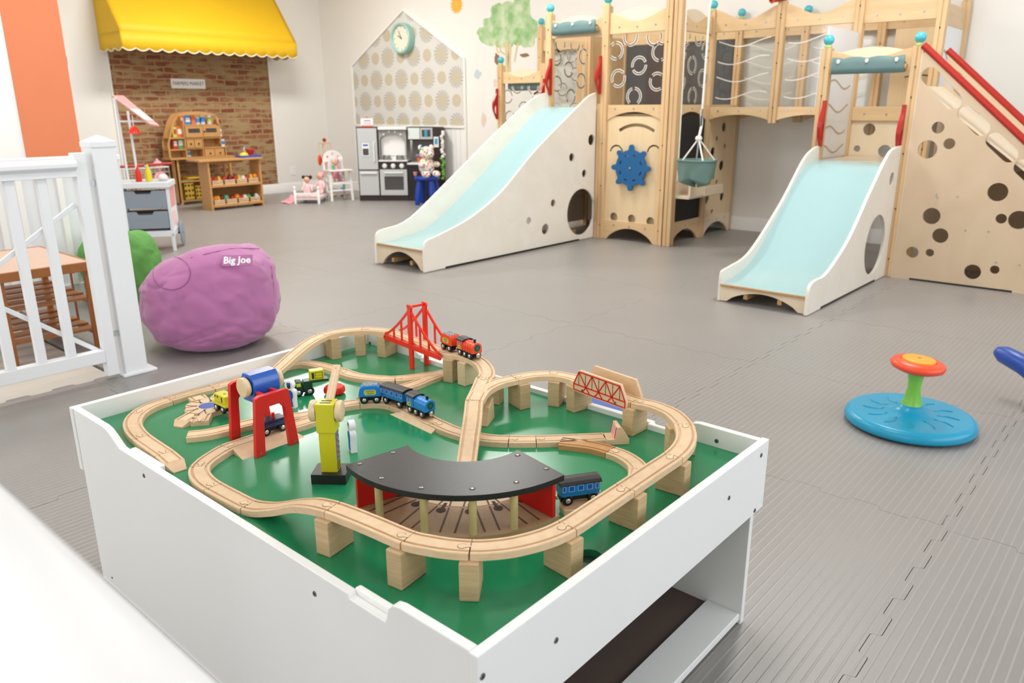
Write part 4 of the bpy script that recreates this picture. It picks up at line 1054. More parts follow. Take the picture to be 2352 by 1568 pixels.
for y in (TY0, TY1-T_): MB().box(TX0-.003, TX1+.003, y, y+T_, AZ, TZ+.001).build('apron', 'laminate_white', tt, bevel=.002)
hc = az(1354, 1277, ZB)
MB().plate([(TX0+T_, TY0+T_), (TX1-T_, TY0+T_), (TX1-T_, TY1-T_), (TX0+T_, TY1-T_)], [circ((hc.x, hc.y), .0205, 32)], ZB-.012, ZB, 'Z').build('green_board', 'table_green', tt)
MB().box(hc.x-.06, hc.x+.06, hc.y-.035, hc.y+.06, ZB-.035, ZB-.030).build('hole_backing', 'laminate_white', tt)  # added pale panel below the finger hole, so the hole looks lighter
MB().box(TX0+T_, TX1-T_, TY0+.10, TY1-T_-.02, .012, .020).build('shelf_board', 'charcoal_board', tt)
MB().box(TX0+T_, TX1-T_, TY0+.020, TY0+.098, .010, .028).build('shelf_rail', 'laminate_white', tt, bevel=.002)
MB().box(TX0+T_, TX1-T_, TY1-.07, TY1-.02, .010, .028).build('shelf_rail', 'laminate_white', tt, bevel=.002)
def scr(p, n_, r=.0052):
    n_ = Vector(n_); m_ = MB(); m_.cyl(p-n_*.001, p+n_*.0012, r, r*.85, 16); m_.cyl(p+n_*.0012, p+n_*.0016, r*.45, r*.4, 6, 1)
    m_.build('screw', ['screw_metal', 'screw_dark'], tt)
for x, y in ((331, 1092), (723, 1363)): scr(aX(x, y, TX0), (-1, 0, 0))
scr(aX(258, 1326, TX0), (-1, 0, 0), .003)
for x, y in ((1108, 1553), (1277, 1470), (1674, 1143), (1748, 1045), (1733, 1172)): scr(aY(x, y, TY0), (0, -1, 0))
scr(Vector((1.37, TY0+T_+.0, ZB+.014)), (0, 1, 0)); scr(aX(850, 787, TX1-T_), (-1, 0, 0)); scr(Vector((TX1-T_, .66, ZB+.014)), (-1, 0, 0))
# blue board lying on the mat beyond the table
p = [az(x, y, .012) for x, y in ((1308, 904), (1370, 900), (1450, 918), (1475, 945))]
t = thing('flat_blue_board', 'flat blue board lying on the mat just beyond the train table', 'board', (p[1].x+.3, p[1].y, 0))
a0, a1 = az(1308, 905, .012), az(1452, 925, .012)
bm_ = MB().plate([tuple(az(x, y, .012))[:2] for x, y in ((1306, 908), (1335, 899), (1365, 899), (1410, 905), (1447, 917), (1456, 930), (1462, 985), (1310, 985))], [], .001, .012, 'Z')
bm_.build('board', 'flat_blue', t, bevel=.002)

# ------------------------------------------------------------ wooden tracks
def track_prof():
    w, g0, g1, d = .0200, .0152, .0100, .0024
    return [(-w, -.012), (-w, -.0012), (-w+.0012, 0), (-g0, 0), (-g0+.0003, -d), (-g1-.0003, -d), (-g1, 0), (g1, 0), (g1+.0003, -d), (g0-.0003, -d), (g0, 0), (w-.0012, 0), (w, -.0012), (w, -.012)]
TP = track_prof()
def sweep(mb, pts, dz=0, cap=.0009):
    P = [Vector(p) for p in pts]; vs = []; fs = []; n = len(TP); mi = []
    for i, p in enumerate(P):
        d = P[min(i+1, len(P)-1)]-P[max(i-1, 0)]; dh = Vector((d.x, d.y, 0)).normalized()
        if i == 0: p = p+d.normalized()*cap
        if i == len(P)-1: p = p-d.normalized()*cap
        s_ = Vector((dh.y, -dh.x, 0)); up = s_.cross(d.normalized()); up = up if up.z > 0 else -up
        for a, b_ in TP: vs.append(p+s_*a+up*b_+Vector((0, 0, dz)))
    base = len(mb.v)
    for i in range(len(P)-1):
        for j in range(n): fs.append((i*n+j, i*n+(j+1) % n, (i+1)*n+(j+1) % n, (i+1)*n+j)); mi.append(1 if j in (4, 9) else 0)
    fs += [tuple(range(n)), tuple((len(P)-1)*n+j for j in range(n-1, -1, -1))]; mi += [0, 0]
    mb.add(vs, fs); mb.m[-len(fs):] = mi
    return mb
HCL = []   # elevated centre lines for the blocks
def pegs(par, p, d):
    """round peg of one piece let into the next (raised disc, gap shadow painted as a darker disc below)"""
    d = Vector((d.x, d.y, 0)).normalized(); s_ = Vector((d.y, -d.x, 0)); c = p+d*.0125; up = Vector((0, 0, 1))
    m_ = MB()
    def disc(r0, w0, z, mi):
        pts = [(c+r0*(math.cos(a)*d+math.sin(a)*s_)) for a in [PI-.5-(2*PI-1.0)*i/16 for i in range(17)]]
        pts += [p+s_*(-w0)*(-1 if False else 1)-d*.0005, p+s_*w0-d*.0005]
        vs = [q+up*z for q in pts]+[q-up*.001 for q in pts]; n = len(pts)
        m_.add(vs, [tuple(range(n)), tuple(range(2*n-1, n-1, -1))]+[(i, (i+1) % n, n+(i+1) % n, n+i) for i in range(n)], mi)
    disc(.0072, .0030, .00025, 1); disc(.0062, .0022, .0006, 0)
    m_.build('peg', ['peg_wood', 'gap_shade_wood'], par)
ALLP = {}
def chain(pts, joints, labels, name='wooden_track', elev=False, grp=None, peg=1, mats=('track_wood', 'track_groove'), skip=()):
    """pts (px,py,z); joints = indices where pieces meet"""
    P = [az(x, y, z) for x, y, z in pts]; D, idx = cr(P, .006)
    for i in range(2):   # light smoothing of measured points
        D = [D[0]]+[(D[k-1]+D[k]*2+D[k+1])/4 for k in range(1, len(D)-1)]+[D[-1]]
    if elev: HCL.append(D)
    cuts = [0]+[idx[j] for j in joints]+[len(D)-1]
    out = []
    for k, (a, b_) in enumerate(zip(cuts, cuts[1:])):
        if k in skip: out.append(None); continue
        seg = D[a:b_+1]; mid = seg[len(seg)//2]
        t = thing(name, labels[k], 'toy track', (mid.x, mid.y, min(s.z for s in seg)-.012))
        sweep(MB(), seg).build('rail_body', list(mats), t, smooth=35)
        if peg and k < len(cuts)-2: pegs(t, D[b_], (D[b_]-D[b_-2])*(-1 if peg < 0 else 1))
        out.append(t)
    return D, out
L_, H_ = LZ, HZ
# rim loop, on the board
C1, O1 = chain([(400, 1059, L_), (378, 1040, L_), (352, 1022, L_), (325, 1003, L_), (309, 986, L_), (304, 968, L_), (316, 948, L_), (346, 930, L_), (386, 915.5, L_), (434, 901, L_), (486, 888, L_), (520, 879, L_), (555, 869, L_), (600, 855, L_), (640, 841, L_), (682, 832, L_), (714, 833, L_), (753, 841, L_), (784, 850.6, L_), (814, 860, L_), (845, 865, L_), (886, 868, L_), (908, 868, L_), (950, 864, L_), (1000, 857, L_), (1030, 851, L_), (1075, 843, L_)],
      [1, 3, 6, 8, 10, 14, 18, 22, 25],
      ['flat sloping end piece at the bottom tip of the left track loop', 'wide plain wooden piece leading up from the stop end at the left rim', 'curved track turning at the far left corner, by the chair side of the green board',
       'curved track at the left corner just below the white rim', 'straight track running along the rim left of the round junction', 'switch track along the far left rim behind the yellow wagon', 'straight track passing under the rising ramp beyond the blue crane cab',
       'curved track bending behind the green truck and red disc', 'wavy track curving towards the red bridge legs', 'pale curved switch track behind the blue passenger car'][:9]+['short track slipping under the elevated line by the two narrow blocks'])
# rising ramp and elevated back line
C2, O2 = chain([(560, 881, L_+.001), (592, 872, L_+.004), (631, 850.5, L_+.014), (671, 815, L_+.038), (706, 787, L_+.055), (743, 768, H_-.002), (780, 759.5, H_), (831, 754.7, H_), (876, 756.7, H_), (902, 761.5, H_), (960, 782, H_), (1024, 806, H_), (1060, 812, H_), (1092, 822, H_), (1112, 838, H_), (1119, 858, H_), (1113, 866, H_)],
      [5, 7, 9, 11], ['rising ramp track climbing from the blue crane cab to the back line', 'raised curved track left of centre on the back line', 'raised curved track just left of the red suspension bridge', 'straight wooden deck track inside the red suspension bridge', 'raised curved track under the red engine'], elev=True)
# elevated junction
def switch(a, b_, label, elev, mats=('track_wood', 'track_groove')):
    A, _ = cr([az(*p) for p in a], .006); B, _ = cr([az(*p) for p in b_], .006); mid = A[len(A)//2]
    if elev: HCL.append(A); HCL.append(B)
    t = thing('switch_track', label, 'toy track', (mid.x, mid.y, mid.z-.012)); m_ = MB(); sweep(m_, A); m_.build('rail_body', list(mats), t, smooth=35)
    m_ = MB(); sweep(m_, B, -.0005); m_.build('rail_branch', list(mats), t, smooth=35)
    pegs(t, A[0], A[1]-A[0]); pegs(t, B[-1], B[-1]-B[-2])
    return t
switch([(1112, 866, H_), (1102, 890, H_), (1089, 918, H_)], [(1090, 918, H_), (1108, 893, H_), (1140, 876, H_), (1181, 866, H_)], 'raised Y-shaped switch track where the ramp and the two high lines meet', True)
chain([(1089, 919, H_), (1085, 960, H_-.012), (1079, 1000, L_+.030), (1072, 1052, L_+.006), (1066, 1085, L_+.001)], [], ['straight ramp track running down from the high switch to the black roofed shed'], elev=False, peg=0)
C3, O3 = chain([(1181.6, 866, H_), (1220, 859, H_), (1262, 857, H_), (1286, 859, H_), (1316, 865, H_), (1337, 873, H_), (1400, 896, H_), (1459, 918, H_), (1500, 927, H_), (1540, 943, H_), (1560, 959, H_), (1571, 973.5, H_), (1577, 1000, H_), (1567, 1024, H_), (1545, 1045, H_), (1504, 1072, H_), (1435, 1118, H_), (1370, 1161, H_), (1303, 1204.5, H_), (1250, 1228, H_), (1181, 1246, H_), (1124, 1253, H_), (1080, 1254, H_), (1021, 1249, H_), (975, 1241, H_), (936, 1232, H_), (860, 1200, H_), (800, 1176, H_), (764, 1163, H_), (737, 1156, H_-.001), (707, 1152, H_-.008), (673, 1154, L_+.036), (638, 1160, L_+.018), (604, 1162, L_+.004), (571, 1157, L_), (530, 1137, L_), (491, 1116, L_), (470, 1102, L_), (458, 1086, L_), (459, 1070, L_), (476, 1053, L_), (496, 1040, L_), (520, 1026, L_), (560, 1012, L_), (610, 996, L_), (668, 977, L_)],
      [2, 5, 7, 11, 14, 16, 18, 22, 25, 28, 34, 36, 39, 42],
      ['raised curved track right of the high switch', 'raised curved track on the left end of the red-printed truss bridge', 'wooden deck track between the sides of the truss bridge', 'raised curved track right of the truss bridge', 'raised curved track at the right-hand bend of the high line',
       'raised straight track crossing over the lower curve near the right rim', 'raised straight track passing behind the blue coach, towards the near bend', 'raised curved track on the near bend, right of its middle joint', 'raised curved track on the near bend, left of its middle joint',
       'raised straight track in front of the left red wall of the shed', 'wavy ramp track coming down to the left at the near rim', 'plain straight track on the board beside the near rim', 'curved track at the near-left bend touching the stop end', 'curved track just before the red gantry crane', 'straight track passing between the red crane legs'], elev=True)
HCL[-1] = [p for p in HCL[-1] if p.z > H_-.003]
C4, O4 = chain([(429, 997, L_), (476, 992, L_), (525, 981, L_), (556, 973, L_), (591, 965.5, L_), (648, 957.5, L_), (700, 951, L_), (735, 943, L_), (765, 933, L_), (795, 926, L_), (825, 922, L_), (855, 920, L_), (886, 921, L_), (908, 926, L_), (935, 937, L_), (968, 953, L_), (1002, 969, L_), (1047, 988, L_), (1110, 1003, L_), (1169, 1007, L_), (1231, 1007, L_), (1300, 1005, L_), (1390, 1001, L_)],
      [4, 7, 10, 13, 16, 19, 20], ['curved track with an open end left of the red crane', 'straight track behind the dark blue wagon', 'curved track behind the yellow crane head', 'curved track under the blue coal wagon and passenger car', 'wide sided track under the front of the blue engine', 'curved track passing under the steep ramp', 'very short straight track right of the ramp', 'switch track leading to the striped buffer'])
m_ = MB(); A, _ = cr([az(668, 976.5, L_), az(700, 967, L_), az(735, 955, L_)], .006); t = thing('wooden_track', 'switch track joining behind the column of the yellow crane', 'toy track', (A[4].x, A[4].y, ZB))
sweep(m_, A, -.0004).build('rail_body', ['track_wood', 'track_groove'], t, smooth=35)
A, _ = cr([az(908, 869, L_), az(925, 873, L_), az(945, 879, L_)], .006)
A, _ = cr([az(1026, 852, L_), az(985, 866, L_), az(950, 880, L_), az(905, 893, L_), az(872, 903, L_), (az(848, 912, L_))], .006); t = thing('wooden_track', 'curved track branch running behind the blue train towards the back switch', 'toy track', (A[4].x, A[4].y, ZB))
sweep(MB(), A, -.0006).build('rail_body', ['track_wood', 'track_groove'], t, smooth=35)
C5, O5 = chain([(1286, 1012, L_), (1320, 1016, L_), (1360, 1021, L_), (1402, 1032, L_), (1434, 1044, L_), (1460, 1062, L_), (1467, 1076, L_), (1464, 1098, L_), (1448, 1122, L_), (1415, 1141, L_), (1372, 1152, L_), (1325, 1157, L_), (1290, 1160, L_)],
      [3, 6, 9], ['darker stained branch of the buffer switch', 'curved track right of the darker branch, under the high line', 'curved track hidden under the high line near the right rim', 'straight track carrying the blue coach beside the shed'])
for o in COL.objects:
    if o.parent is not None and o.parent.get('label') == 'darker stained branch of the buffer switch' and o.name.startswith('rail_body'): o.data.materials[0] = MT['switch_dark_wood']
    if o.parent is not None and str(o.parent.get('label')).startswith(('flat stop', 'wide plain', 'plain straight')) and o.name.startswith('rail_body'): o.data.materials[1] = MT['track_wood']
e0, e1 = C1[0], C1[0]-C1[3]; e1.z = 0; e1.normalize(); es = Vector((e1.y, -e1.x, 0)); q = [e0+es*.02, e0-es*.02, e0-es*.013+e1*.030, e0+es*.013+e1*.030]
vs = q[:2]+[Vector((v_.x, v_.y, ZB+.002)) for v_ in q[2:]]+[Vector((v_.x, v_.y, ZB)) for v_ in q]
MB().add(vs, [(0, 1, 2, 3), (4, 7, 6, 5), (0, 4, 5, 1), (1, 5, 6, 2), (2, 6, 7, 3), (3, 7, 4, 0)]).build('sloped_end', 'track_wood', O1[0])
# bevelled aprons of the two wide pieces
def wedge(px, label_obj, up=.012):
    q = [az(x, y, ZB) for x, y in px[:2]]+[az(x, y, LZ) for x, y in px[2:]]
    vs = q+[Vector((v.x, v.y, ZB)) for v in q[2:]]
    MB().add(vs, [(0, 1, 2, 3), (0, 4, 1) if False else (1, 4, 2), (0, 3, 5), (0, 5, 4, 1), (2, 4, 5, 3)]).build('side_apron', 'track_wood', label_obj)
wedge([(557, 1056), (700, 1003), (668, 986), (535, 1031)], O3[-1])
wedge([(895, 951), (990, 996), (1005, 980), (925, 944)], O4[4])
# ------------------------------------------------------------ support blocks
def nearest(p):
    best = None
    for D in HCL:
        for i in range(1, len(D)-1):
            d = (D[i].x-p.x)**2+(D[i].y-p.y)**2
            if best is None or d < best[0]: best = (d, D[i], D[i+1]-D[i-1])
    return best
bl = [((777, 1253), 'near-left wooden riser block below the top of the wavy ramp'), ((937, 1325), 'wooden riser block under the near bend, left of the front block'), ((1085, 1350), 'frontmost wooden riser block under the near bend'),
      ((1280, 1298), 'wooden riser block beside the round finger hole'), ((1442, 1200), 'wooden riser block under the crossing track near the right rim'), ((1550, 1125), 'wooden riser block just inside the right rim, second from the corner'),
      ((1590, 1040), 'wooden riser block mostly hidden behind the right-hand bend'), ((1472, 982), 'wooden riser block under the right end of the truss bridge'), ((1343, 934), 'wooden riser block under the left end of the truss bridge'),
      ((1281, 925), 'narrow-looking wooden riser block left of the truss bridge'), ((1185, 928), 'wide wooden riser block right of the high switch'), ((1044, 868), 'wooden riser block right of the red bridge legs'),
      ((1082, 878), 'pale wooden riser block right behind its twin by the red bridge'), ((893, 812), 'wooden riser block under the left end of the red bridge'), ((828, 810), 'narrow-looking wooden riser block at the far left of the back line'), ((761, 818), 'wooden riser block at the top of the back ramp')]
blk = None
for (x, y), lab in bl:
    d, c, dr = nearest(az(x, y, ZB)); rz = math.atan2(dr.y, dr.x)
    if blk is None:
        blk = thing('support_block', lab, 'wooden block', (c.x, c.y, ZB), rz, 'wooden riser blocks')
        MB().box(-.0145, .0145, -.029, .029, 0, .0622).build('block', 'block_wood', blk, bevel=.0018, local=True)
    else:
        b2 = dup(blk, (c.x, c.y, ZB), rz, lab)
        if 'pale' in lab or 'near-left' in lab:
            for ch in [o for o in COL.objects if o.parent == b2]: ch.data = ch.data.copy(); ch.data.materials[0] = MT['block_pale']
c = az(1128, 922, ZB); b2 = dup(blk, (c.x, c.y, ZB), .3, 'wooden riser block partly hidden right behind the steep ramp')
c = az(1117, 968, ZB); t = thing('ramp_support', 'leaning wedge-shaped wooden support under the steep ramp', 'wooden block', (c.x, c.y, ZB), YAW-.25, 'wooden riser blocks')
MB().plate([(-.030, 0), (.030, 0), (.022, .052), (-.016, .040)], [], -.012, .012, 'Y').build('block', 'block_wood', t, bevel=.002, local=True)

# ------------------------------------------------------------ bridges
def axes2(a, b_):
    u = Vector((b_.x-a.x, b_.y-a.y, 0)); Ln = u.length; u.normalize(); v = Vector((-u.y, u.x, 0))
    if v.dot(Vector((a.x, a.y, 0))) < 0: v = -v      # v points away from the camera
    return u, v, Ln
a, b_ = az(905, 763, HZ), az(1022, 806, HZ); u, v, Ln = axes2(a, b_); c0 = (a+b_)/2
sb = thing('suspension_bridge', 'red plastic toy suspension bridge over the green board at the back', 'toy bridge', (c0.x, c0.y, ZB), math.atan2(u.y, u.x))
hw = Ln/2+.012; zc = HZ-.012-ZB; ztop = .182
for s_, nm in ((-1, 'near'), (1, 'far')):
    yv = s_*.0245; y0, y1 = yv-.0025, yv+.0025
    sgn = 1 if (Matrix.Rotation(math.atan2(u.y, u.x), 3, 'Z') @ Vector((0, 1, 0))).dot(v) > 0 else -1
    y0, y1 = sorted((sgn*y0, sgn*y1)); yc = (y0+y1)/2
    m_ = MB(); m_.plate([(-hw, zc-.006), (hw, zc-.006), (hw+.004, zc), (hw, zc+.009), (-hw, zc+.009), (-hw-.004, zc)], [], y0, y1, 'Y')
    m_.build('deck_beam', 'red_plastic', sb, local=True, bevel=.001, seg=1)
    MB().plate([(-.0085, 0), (.0085, 0), (.0085, ztop-.012), (.0115, ztop-.006), (.0095, ztop), (-.0095, ztop), (-.0115, ztop-.006), (-.0085, ztop-.012)], [], y0-.001, y1+.001, 'Y').build('tower', 'red_plastic', sb, local=True, bevel=.001, seg=1)
    for q_ in (-1, 1):
        m_ = MB(); n = 12; P = [(q_*(.008+(hw-.012)*t_), yc, zc+.012+(ztop-.02-zc-.012)*(1-t_)**1.35) for t_ in [i/n for i in range(n+1)]]
        for e, f_ in zip(P, P[1:]): m_.bar(e, f_, .0042, .0062, (0, 0, 1))
        m_.build('cable', 'red_plastic', sb, local=True)
        for k_ in (.30, .62):
            i = k_*n; z_ = zc+.012+(ztop-.02-zc-.012)*(1-k_)**1.35; x_ = q_*(.008+(hw-.012)*k_)
            MB().box(x_-.0026, x_+.0026, yc-.002, yc+.002, zc+.004, z_).build('hanger', 'red_plastic', sb, local=True)
    m_ = MB()
    for x_, z_ in ((-hw+.004, zc+.003), (hw-.004, zc+.003), (0, zc+.002), (0, ztop-.006)): m_.cyl((x_, y0-.0018, z_), (x_, y1+.0018, z_), .0022, n=8)
    m_.build('rivet', 'screw_metal', sb, local=True, kind='stuff')
MB().bar((0, -.026, ztop-.006), (0, .026, ztop-.006), .006, .006).build('cross_bar', 'red_plastic', sb, local=True)
a, b_ = az(1336, 874, HZ), az(1458, 918, HZ); u, v, Ln = axes2(a, b_); c0 = (a+b_)/2
tb = thing('truss_bridge', 'pale wooden toy bridge printed with a red truss, on the high line at right', 'toy bridge', (c0.x, c0.y, HZ-.013), math.atan2(u.y, u.x))
h_ = Ln/2; sg = 1 if (Matrix.Rotation(math.atan2(u.y, u.x), 3, 'Z') @ Vector((0, 1, 0))).dot(v) > 0 else -1
for s_ in (-1, 1):
    y0, y1 = sorted((sg*s_*.0205, sg*s_*.0285))
    MB().plate([(-h_, -.004), (h_, -.004), (h_, .016), (h_-.018, .050), (-h_+.018, .050), (-h_, .016)], [], y0, y1, 'Y').build('bridge_side', 'peg_wood', tb, local=True, bevel=.001, seg=1)
    yf = -sg*.0287 if s_ < 0 else sg*.0287
    if s_ < 0:
        m_ = MB(); e = .003
        B0, B1, T0, T1 = (-h_+e, .012), (h_-e, .012), (-h_+.019, .046), (h_-.019, .046)
        nd = 4; top = [(-h_+.019+(2*h_-.038)*i/(nd-1), .046) for i in range(nd)]; bot = [(-h_+e+(2*h_-2*e)*i/nd, .014) for i in range(nd+1)]
        seg = [((-h_+e, .000), (h_-e, .000)), (bot[0], bot[-1]), (top[0], top[-1]), ((-h_+e, 0), bot[0]), ((h_-e, 0), bot[-1])]
        for i in range(nd): seg += [(bot[i], top[i]), (top[i], bot[i+1])]
        for i in range(1, nd): seg += [(bot[i], (bot[i][0]-.012, .0)), (bot[i], (bot[i][0]+.012, .0))]
        for p, q in seg: m_.bar((p[0], yf, p[1]), (q[0], yf, q[1]), .0012, .0032, (0, 1, 0)) if False else m_.plate([(p[0]-.0016*(q[1]-p[1])/max(1e-6, math.hypot(q[0]-p[0], q[1]-p[1])), p[1]+.0016*(q[0]-p[0])/max(1e-6, math.hypot(q[0]-p[0], q[1]-p[1]))), (q[0]-.0016*(q[1]-p[1])/max(1e-6, math.hypot(q[0]-p[0], q[1]-p[1])), q[1]+.0016*(q[0]-p[0])/max(1e-6, math.hypot(q[0]-p[0], q[1]-p[1]))), (q[0]+.0016*(q[1]-p[1])/max(1e-6, math.hypot(q[0]-p[0], q[1]-p[1])), q[1]-.0016*(q[0]-p[0])/max(1e-6, math.hypot(q[0]-p[0], q[1]-p[1]))), (p[0]+.0016*(q[1]-p[1])/max(1e-6, math.hypot(q[0]-p[0], q[1]-p[1])), p[1]-.0016*(q[0]-p[0])/max(1e-6, math.hypot(q[0]-p[0], q[1]-p[1])))], [], min(yf, yf-sg*.0003), max(yf, yf-sg*.0003), 'Y')
        m_.build('truss_print', 'red_paint', tb, local=True)
        m_ = MB()
        for i in range(nd):
            m_.box(top[i][0]-.0006, top[i][0]+.0006, min(yf, yf-sg*.0005), max(yf, yf-sg*.0005), .015, .044)
            if i < nd-1: x_ = (top[i][0]+top[i+1][0])/2; m_.box(x_-.0006, x_+.0006, min(yf, yf-sg*.0005), max(yf, yf-sg*.0005), .015, .044)
        m_.build('truss_line', 'black_ink', tb, local=True, kind='stuff')
        for x_ in (-h_*.62, h_*.62): MB().cyl((x_, yf-sg*.0012, .004), (x_, yf, .004), .0028, n=10).build('screw', 'screw_metal', tb, local=True)

# ------------------------------------------------------------ buffer
c = az(1413, 1014, ZB); a, b_ = az(1390, 1002, LZ), az(1437, 1000, LZ); u, v, Ln = axes2(a, b_)
bf = thing('buffer_stop', 'wooden buffer stop with a red and white striped face', 'toy buffer', ((a.x+b_.x)/2, (a.y+b_.y)/2, ZB), math.atan2(u.y, u.x))
MB().plate([(-.026, 0), (.026, 0), (.026, .012), (.006, .040), (-.002, .040), (-.006, .012), (-.026, .012)], [], -.02, .02, 'Y').build('block', 'track_wood', bf, bevel=.001, local=True, seg=1)
m_ = MB(); 
for i in range(7): m_.add([(-.0064+.004*0, -.018+.036*i/7, .014), (-.0064, -.018+.036*(i+1)/7, .014), (-.0025, -.018+.036*(i+1)/7, .039), (-.0025, -.018+.036*i/7, .039)], [(0, 1, 2, 3)], i % 2)
o = m_.build('striped_face', ['red_paint', 'white_paint'], bf, local=True); so = o.modifiers.new('s', 'SOLIDIFY'); so.thickness = .0006; so.offset = 0

# ------------------------------------------------------------ trains
def wheel(par, x, y, r=.0092, w=.0055):
    s_ = 1 if y > 0 else -1; m_ = MB()
    T = Matrix.Translation((x, y, r)) @ Matrix.Rotation(-s_*PI/2, 4, 'X')
    m_.lathe([(r*.4, -w/2), (r*.97, -w/2), (r, -w/2+.0006), (r, w/2-.001), (r*.9, w/2), (r*.5, w/2)], T, 20, 0)
    m_.lathe([(r*.48, w/2-.0002), (r*.48, w/2+.0004), (r*.36, w/2+.0012), (r*.1, w/2+.0015)], T, 14, 1)
    return m_.build('wheel', ['wheel_black', 'wheel_hub'], par, local=True, smooth=40)
def magnet(par, x, z=.012, r=.0052):
    s_ = 1 if x > 0 else -1; m_ = MB(); T = Matrix.Translation((x, 0, z)) @ Matrix.Rotation(s_*PI/2, 4, 'Y')
    m_.lathe([(.002, -.003), (.002, 0), (r, .0005), (r, .003), (r*.8, .0042), (r*.2, .0048)], T, 16)
    return m_.build('magnet', 'magnet_metal', par, local=True, smooth=40)
def chassis(par, L, xs, m_='wheel_black', h0=.006, h1=.0165, w=.0085):
    MB().box(-L/2, L/2, -w, w, h0, h1).box(-L/2+.004, L/2-.004, -.0125, .0125, h1-.003, h1+.001).build('chassis', m_, par, bevel=.0008, local=True, seg=1)
    for x in xs:
        for y in (-.0118, .0118): wheel(par, x, y)
def placecar(t, p0, p1, z):
    a, b_ = az(*p0, z), az(*p1, z); u, v, L = axes2(a, b_); c = (a+b_)/2+v*.0125
    t.location = (c.x, c.y, z); t.rotation_euler = (0, 0, math.atan2(u.y, u.x)); t.scale = (1.07, 1.07, 1.07); return t
def badge(par, x0, y, z, w, h, lines, side=-1, size=.0042, tilt=0):
    c_ = MB(); k = w*.12
    c_.plate([(x0-w/2, z-h/2+k), (x0-w/2+k, z-h/2), (x0+w/2-k, z-h/2), (x0+w/2, z-h/2+k), (x0+w/2, z+h/2-k), (x0+w/2-k, z+h/2), (x0-w/2+k, z+h/2), (x0-w/2, z+h/2-k)], [], min(y, y+side*.0005), max(y, y+side*.0005), 'Y')
    b0 = c_.build('label_plate', 'label_yellow', par, local=True)
    for i, s_ in enumerate(lines):
        zz_ = z+(len(lines)-1)*size*.55-i*size*1.1
        T = frame((x0, y+side*.0006, zz_), (1, 0, 0), (0, side, 0))
        text_mesh(s_, size, wmat(par) @ T, 'lettering', 'label_ink', b0, .0001)
def loco(name, col, cab, label, p0, p1, z):
    t = placecar(thing(name, label, 'toy train', (0, 0, 0)), p0, p1, z)
    chassis(t, .066, (-.021, 0, .021)); magnet(t, .0355, .0125, .0062); magnet(t, -.0345, .0115, .004)
    bo = MB(); n = 12; o = [(-.0135, .0165), (.0135, .0165)]+[(.0135*math.cos(a), .030+.0115*math.sin(a)) for a in [PI*i/n for i in range(n+1)]]
    bo.plate(o, [], -.008, .034, 'X'); bo.build('boiler', col, t, bevel=.0008, local=True, seg=1)
    m_ = MB()
    for x in (.002, .012, .022): m_.plate([(p[0]*1.03, .030+(p[1]-.030)*1.03) for p in o], [], x, x+.0012, 'X')
    for s_ in (-1, 1):
        for zz_ in (.021, .026): m_.box(-.007, .033, s_*.0135-.0004, s_*.0135+.0004, zz_, zz_+.0012)
    m_.build('banding', cab, t, local=True, kind='stuff')
    MB().box(-.033, -.008, -.0148, .0148, .0165, .038).build('cab', col, t, bevel=.001, local=True)
    ro = MB(); o = [(-.0165, .038), (.0165, .038)]+[(.0165*math.cos(a), .0385+.006*math.sin(a)) for a in [PI*i/n for i in range(n+1)]]
    ro.plate(o, [], -.036, -.006, 'X'); ro.build('roof', 'black_paint', t, bevel=.0006, local=True, seg=1)
    for s_ in (-1, 1):
        for x in (-.026, -.017): MB().box(x-.0028, x+.0028, s_*.0150-.0004, s_*.0150+.0004, .028, .0345).build('window', 'drawer_grey', t, local=True)
    MB().lathe([(.003, 0), (.003, .006), (.0036, .007), (.0036, .009)], Matrix.Translation((.024, 0, .040)), 12).build('chimney', 'black_paint', t, local=True, smooth=40)
    T = Matrix.Translation((.0342, 0, .0295)) @ Matrix.Rotation(PI/2, 4, 'Y')
    m_ = MB(); m_.lathe([(.0088, 0), (.0088, .0006)], T, 18, 0); m_.lathe([(.007, .0006), (.007, .0010)], T, 18, 1); m_.lathe([(.0045, .0010), (.0045, .0013)], T, 18, 0)
    m_.build('front_badge', ['green_badge', 'green_dark'], t, local=True)
    badge(t, -.0215, -.0149, .0222, .013, .0085, ['1188'], -1, .0042)
    return t
loco('toy_locomotive', 'train_blue', 'train_teal', 'blue wooden engine with a black cab roof at the head of the blue train', (941, 947), (973.5, 962), LZ)
loco('toy_locomotive', 'orange_red', 'red_paint', 'red wooden engine on the high line right of the red bridge', (1056, 815), (1082, 826.5), HZ)
def tender(col, label, p0, p1, z):
    t = placecar(thing('toy_tender', label, 'toy train', (0, 0, 0)), p0, p1, z)
    chassis(t, .048, (-.0135, .0135)); magnet(t, .027, .0115, .004); magnet(t, -.027, .0115, .004)
    o = [(-.024, .0168), (.024, .0168), (.0255, .021), (.0225, .036), (.016, .0415), (-.016, .0415), (-.0225, .036), (-.0255, .021)]
    MB().plate(o, [], -.0145, .0145, 'Y').build('body', col, t, bevel=.001, local=True)
    m_ = MB(); random.seed(5)
    m_.box(-.0155, .0155, -.011, .011, .0412, .0428)
    for i in range(40): m_.ball((random.uniform(-.014, .014), random.uniform(-.010, .010), .0428), .0017, 5, 4)
    m_.build('coal_load', 'coal_glitter', t, local=True, kind='stuff')
    badge(t, 0, -.0146, .0275, .027, .0125, ['EXPRESS', 'TRAIN'], -1, .0048)
    return t
tender('train_blue', 'blue coal wagon lettered EXPRESS TRAIN at the tail of the blue train', (838, 927), (865, 925.7), LZ)
tender('orange_red', 'red coal wagon lettered EXPRESS TRAIN behind the red engine', (1018, 801.6), (1035, 808.8), HZ)
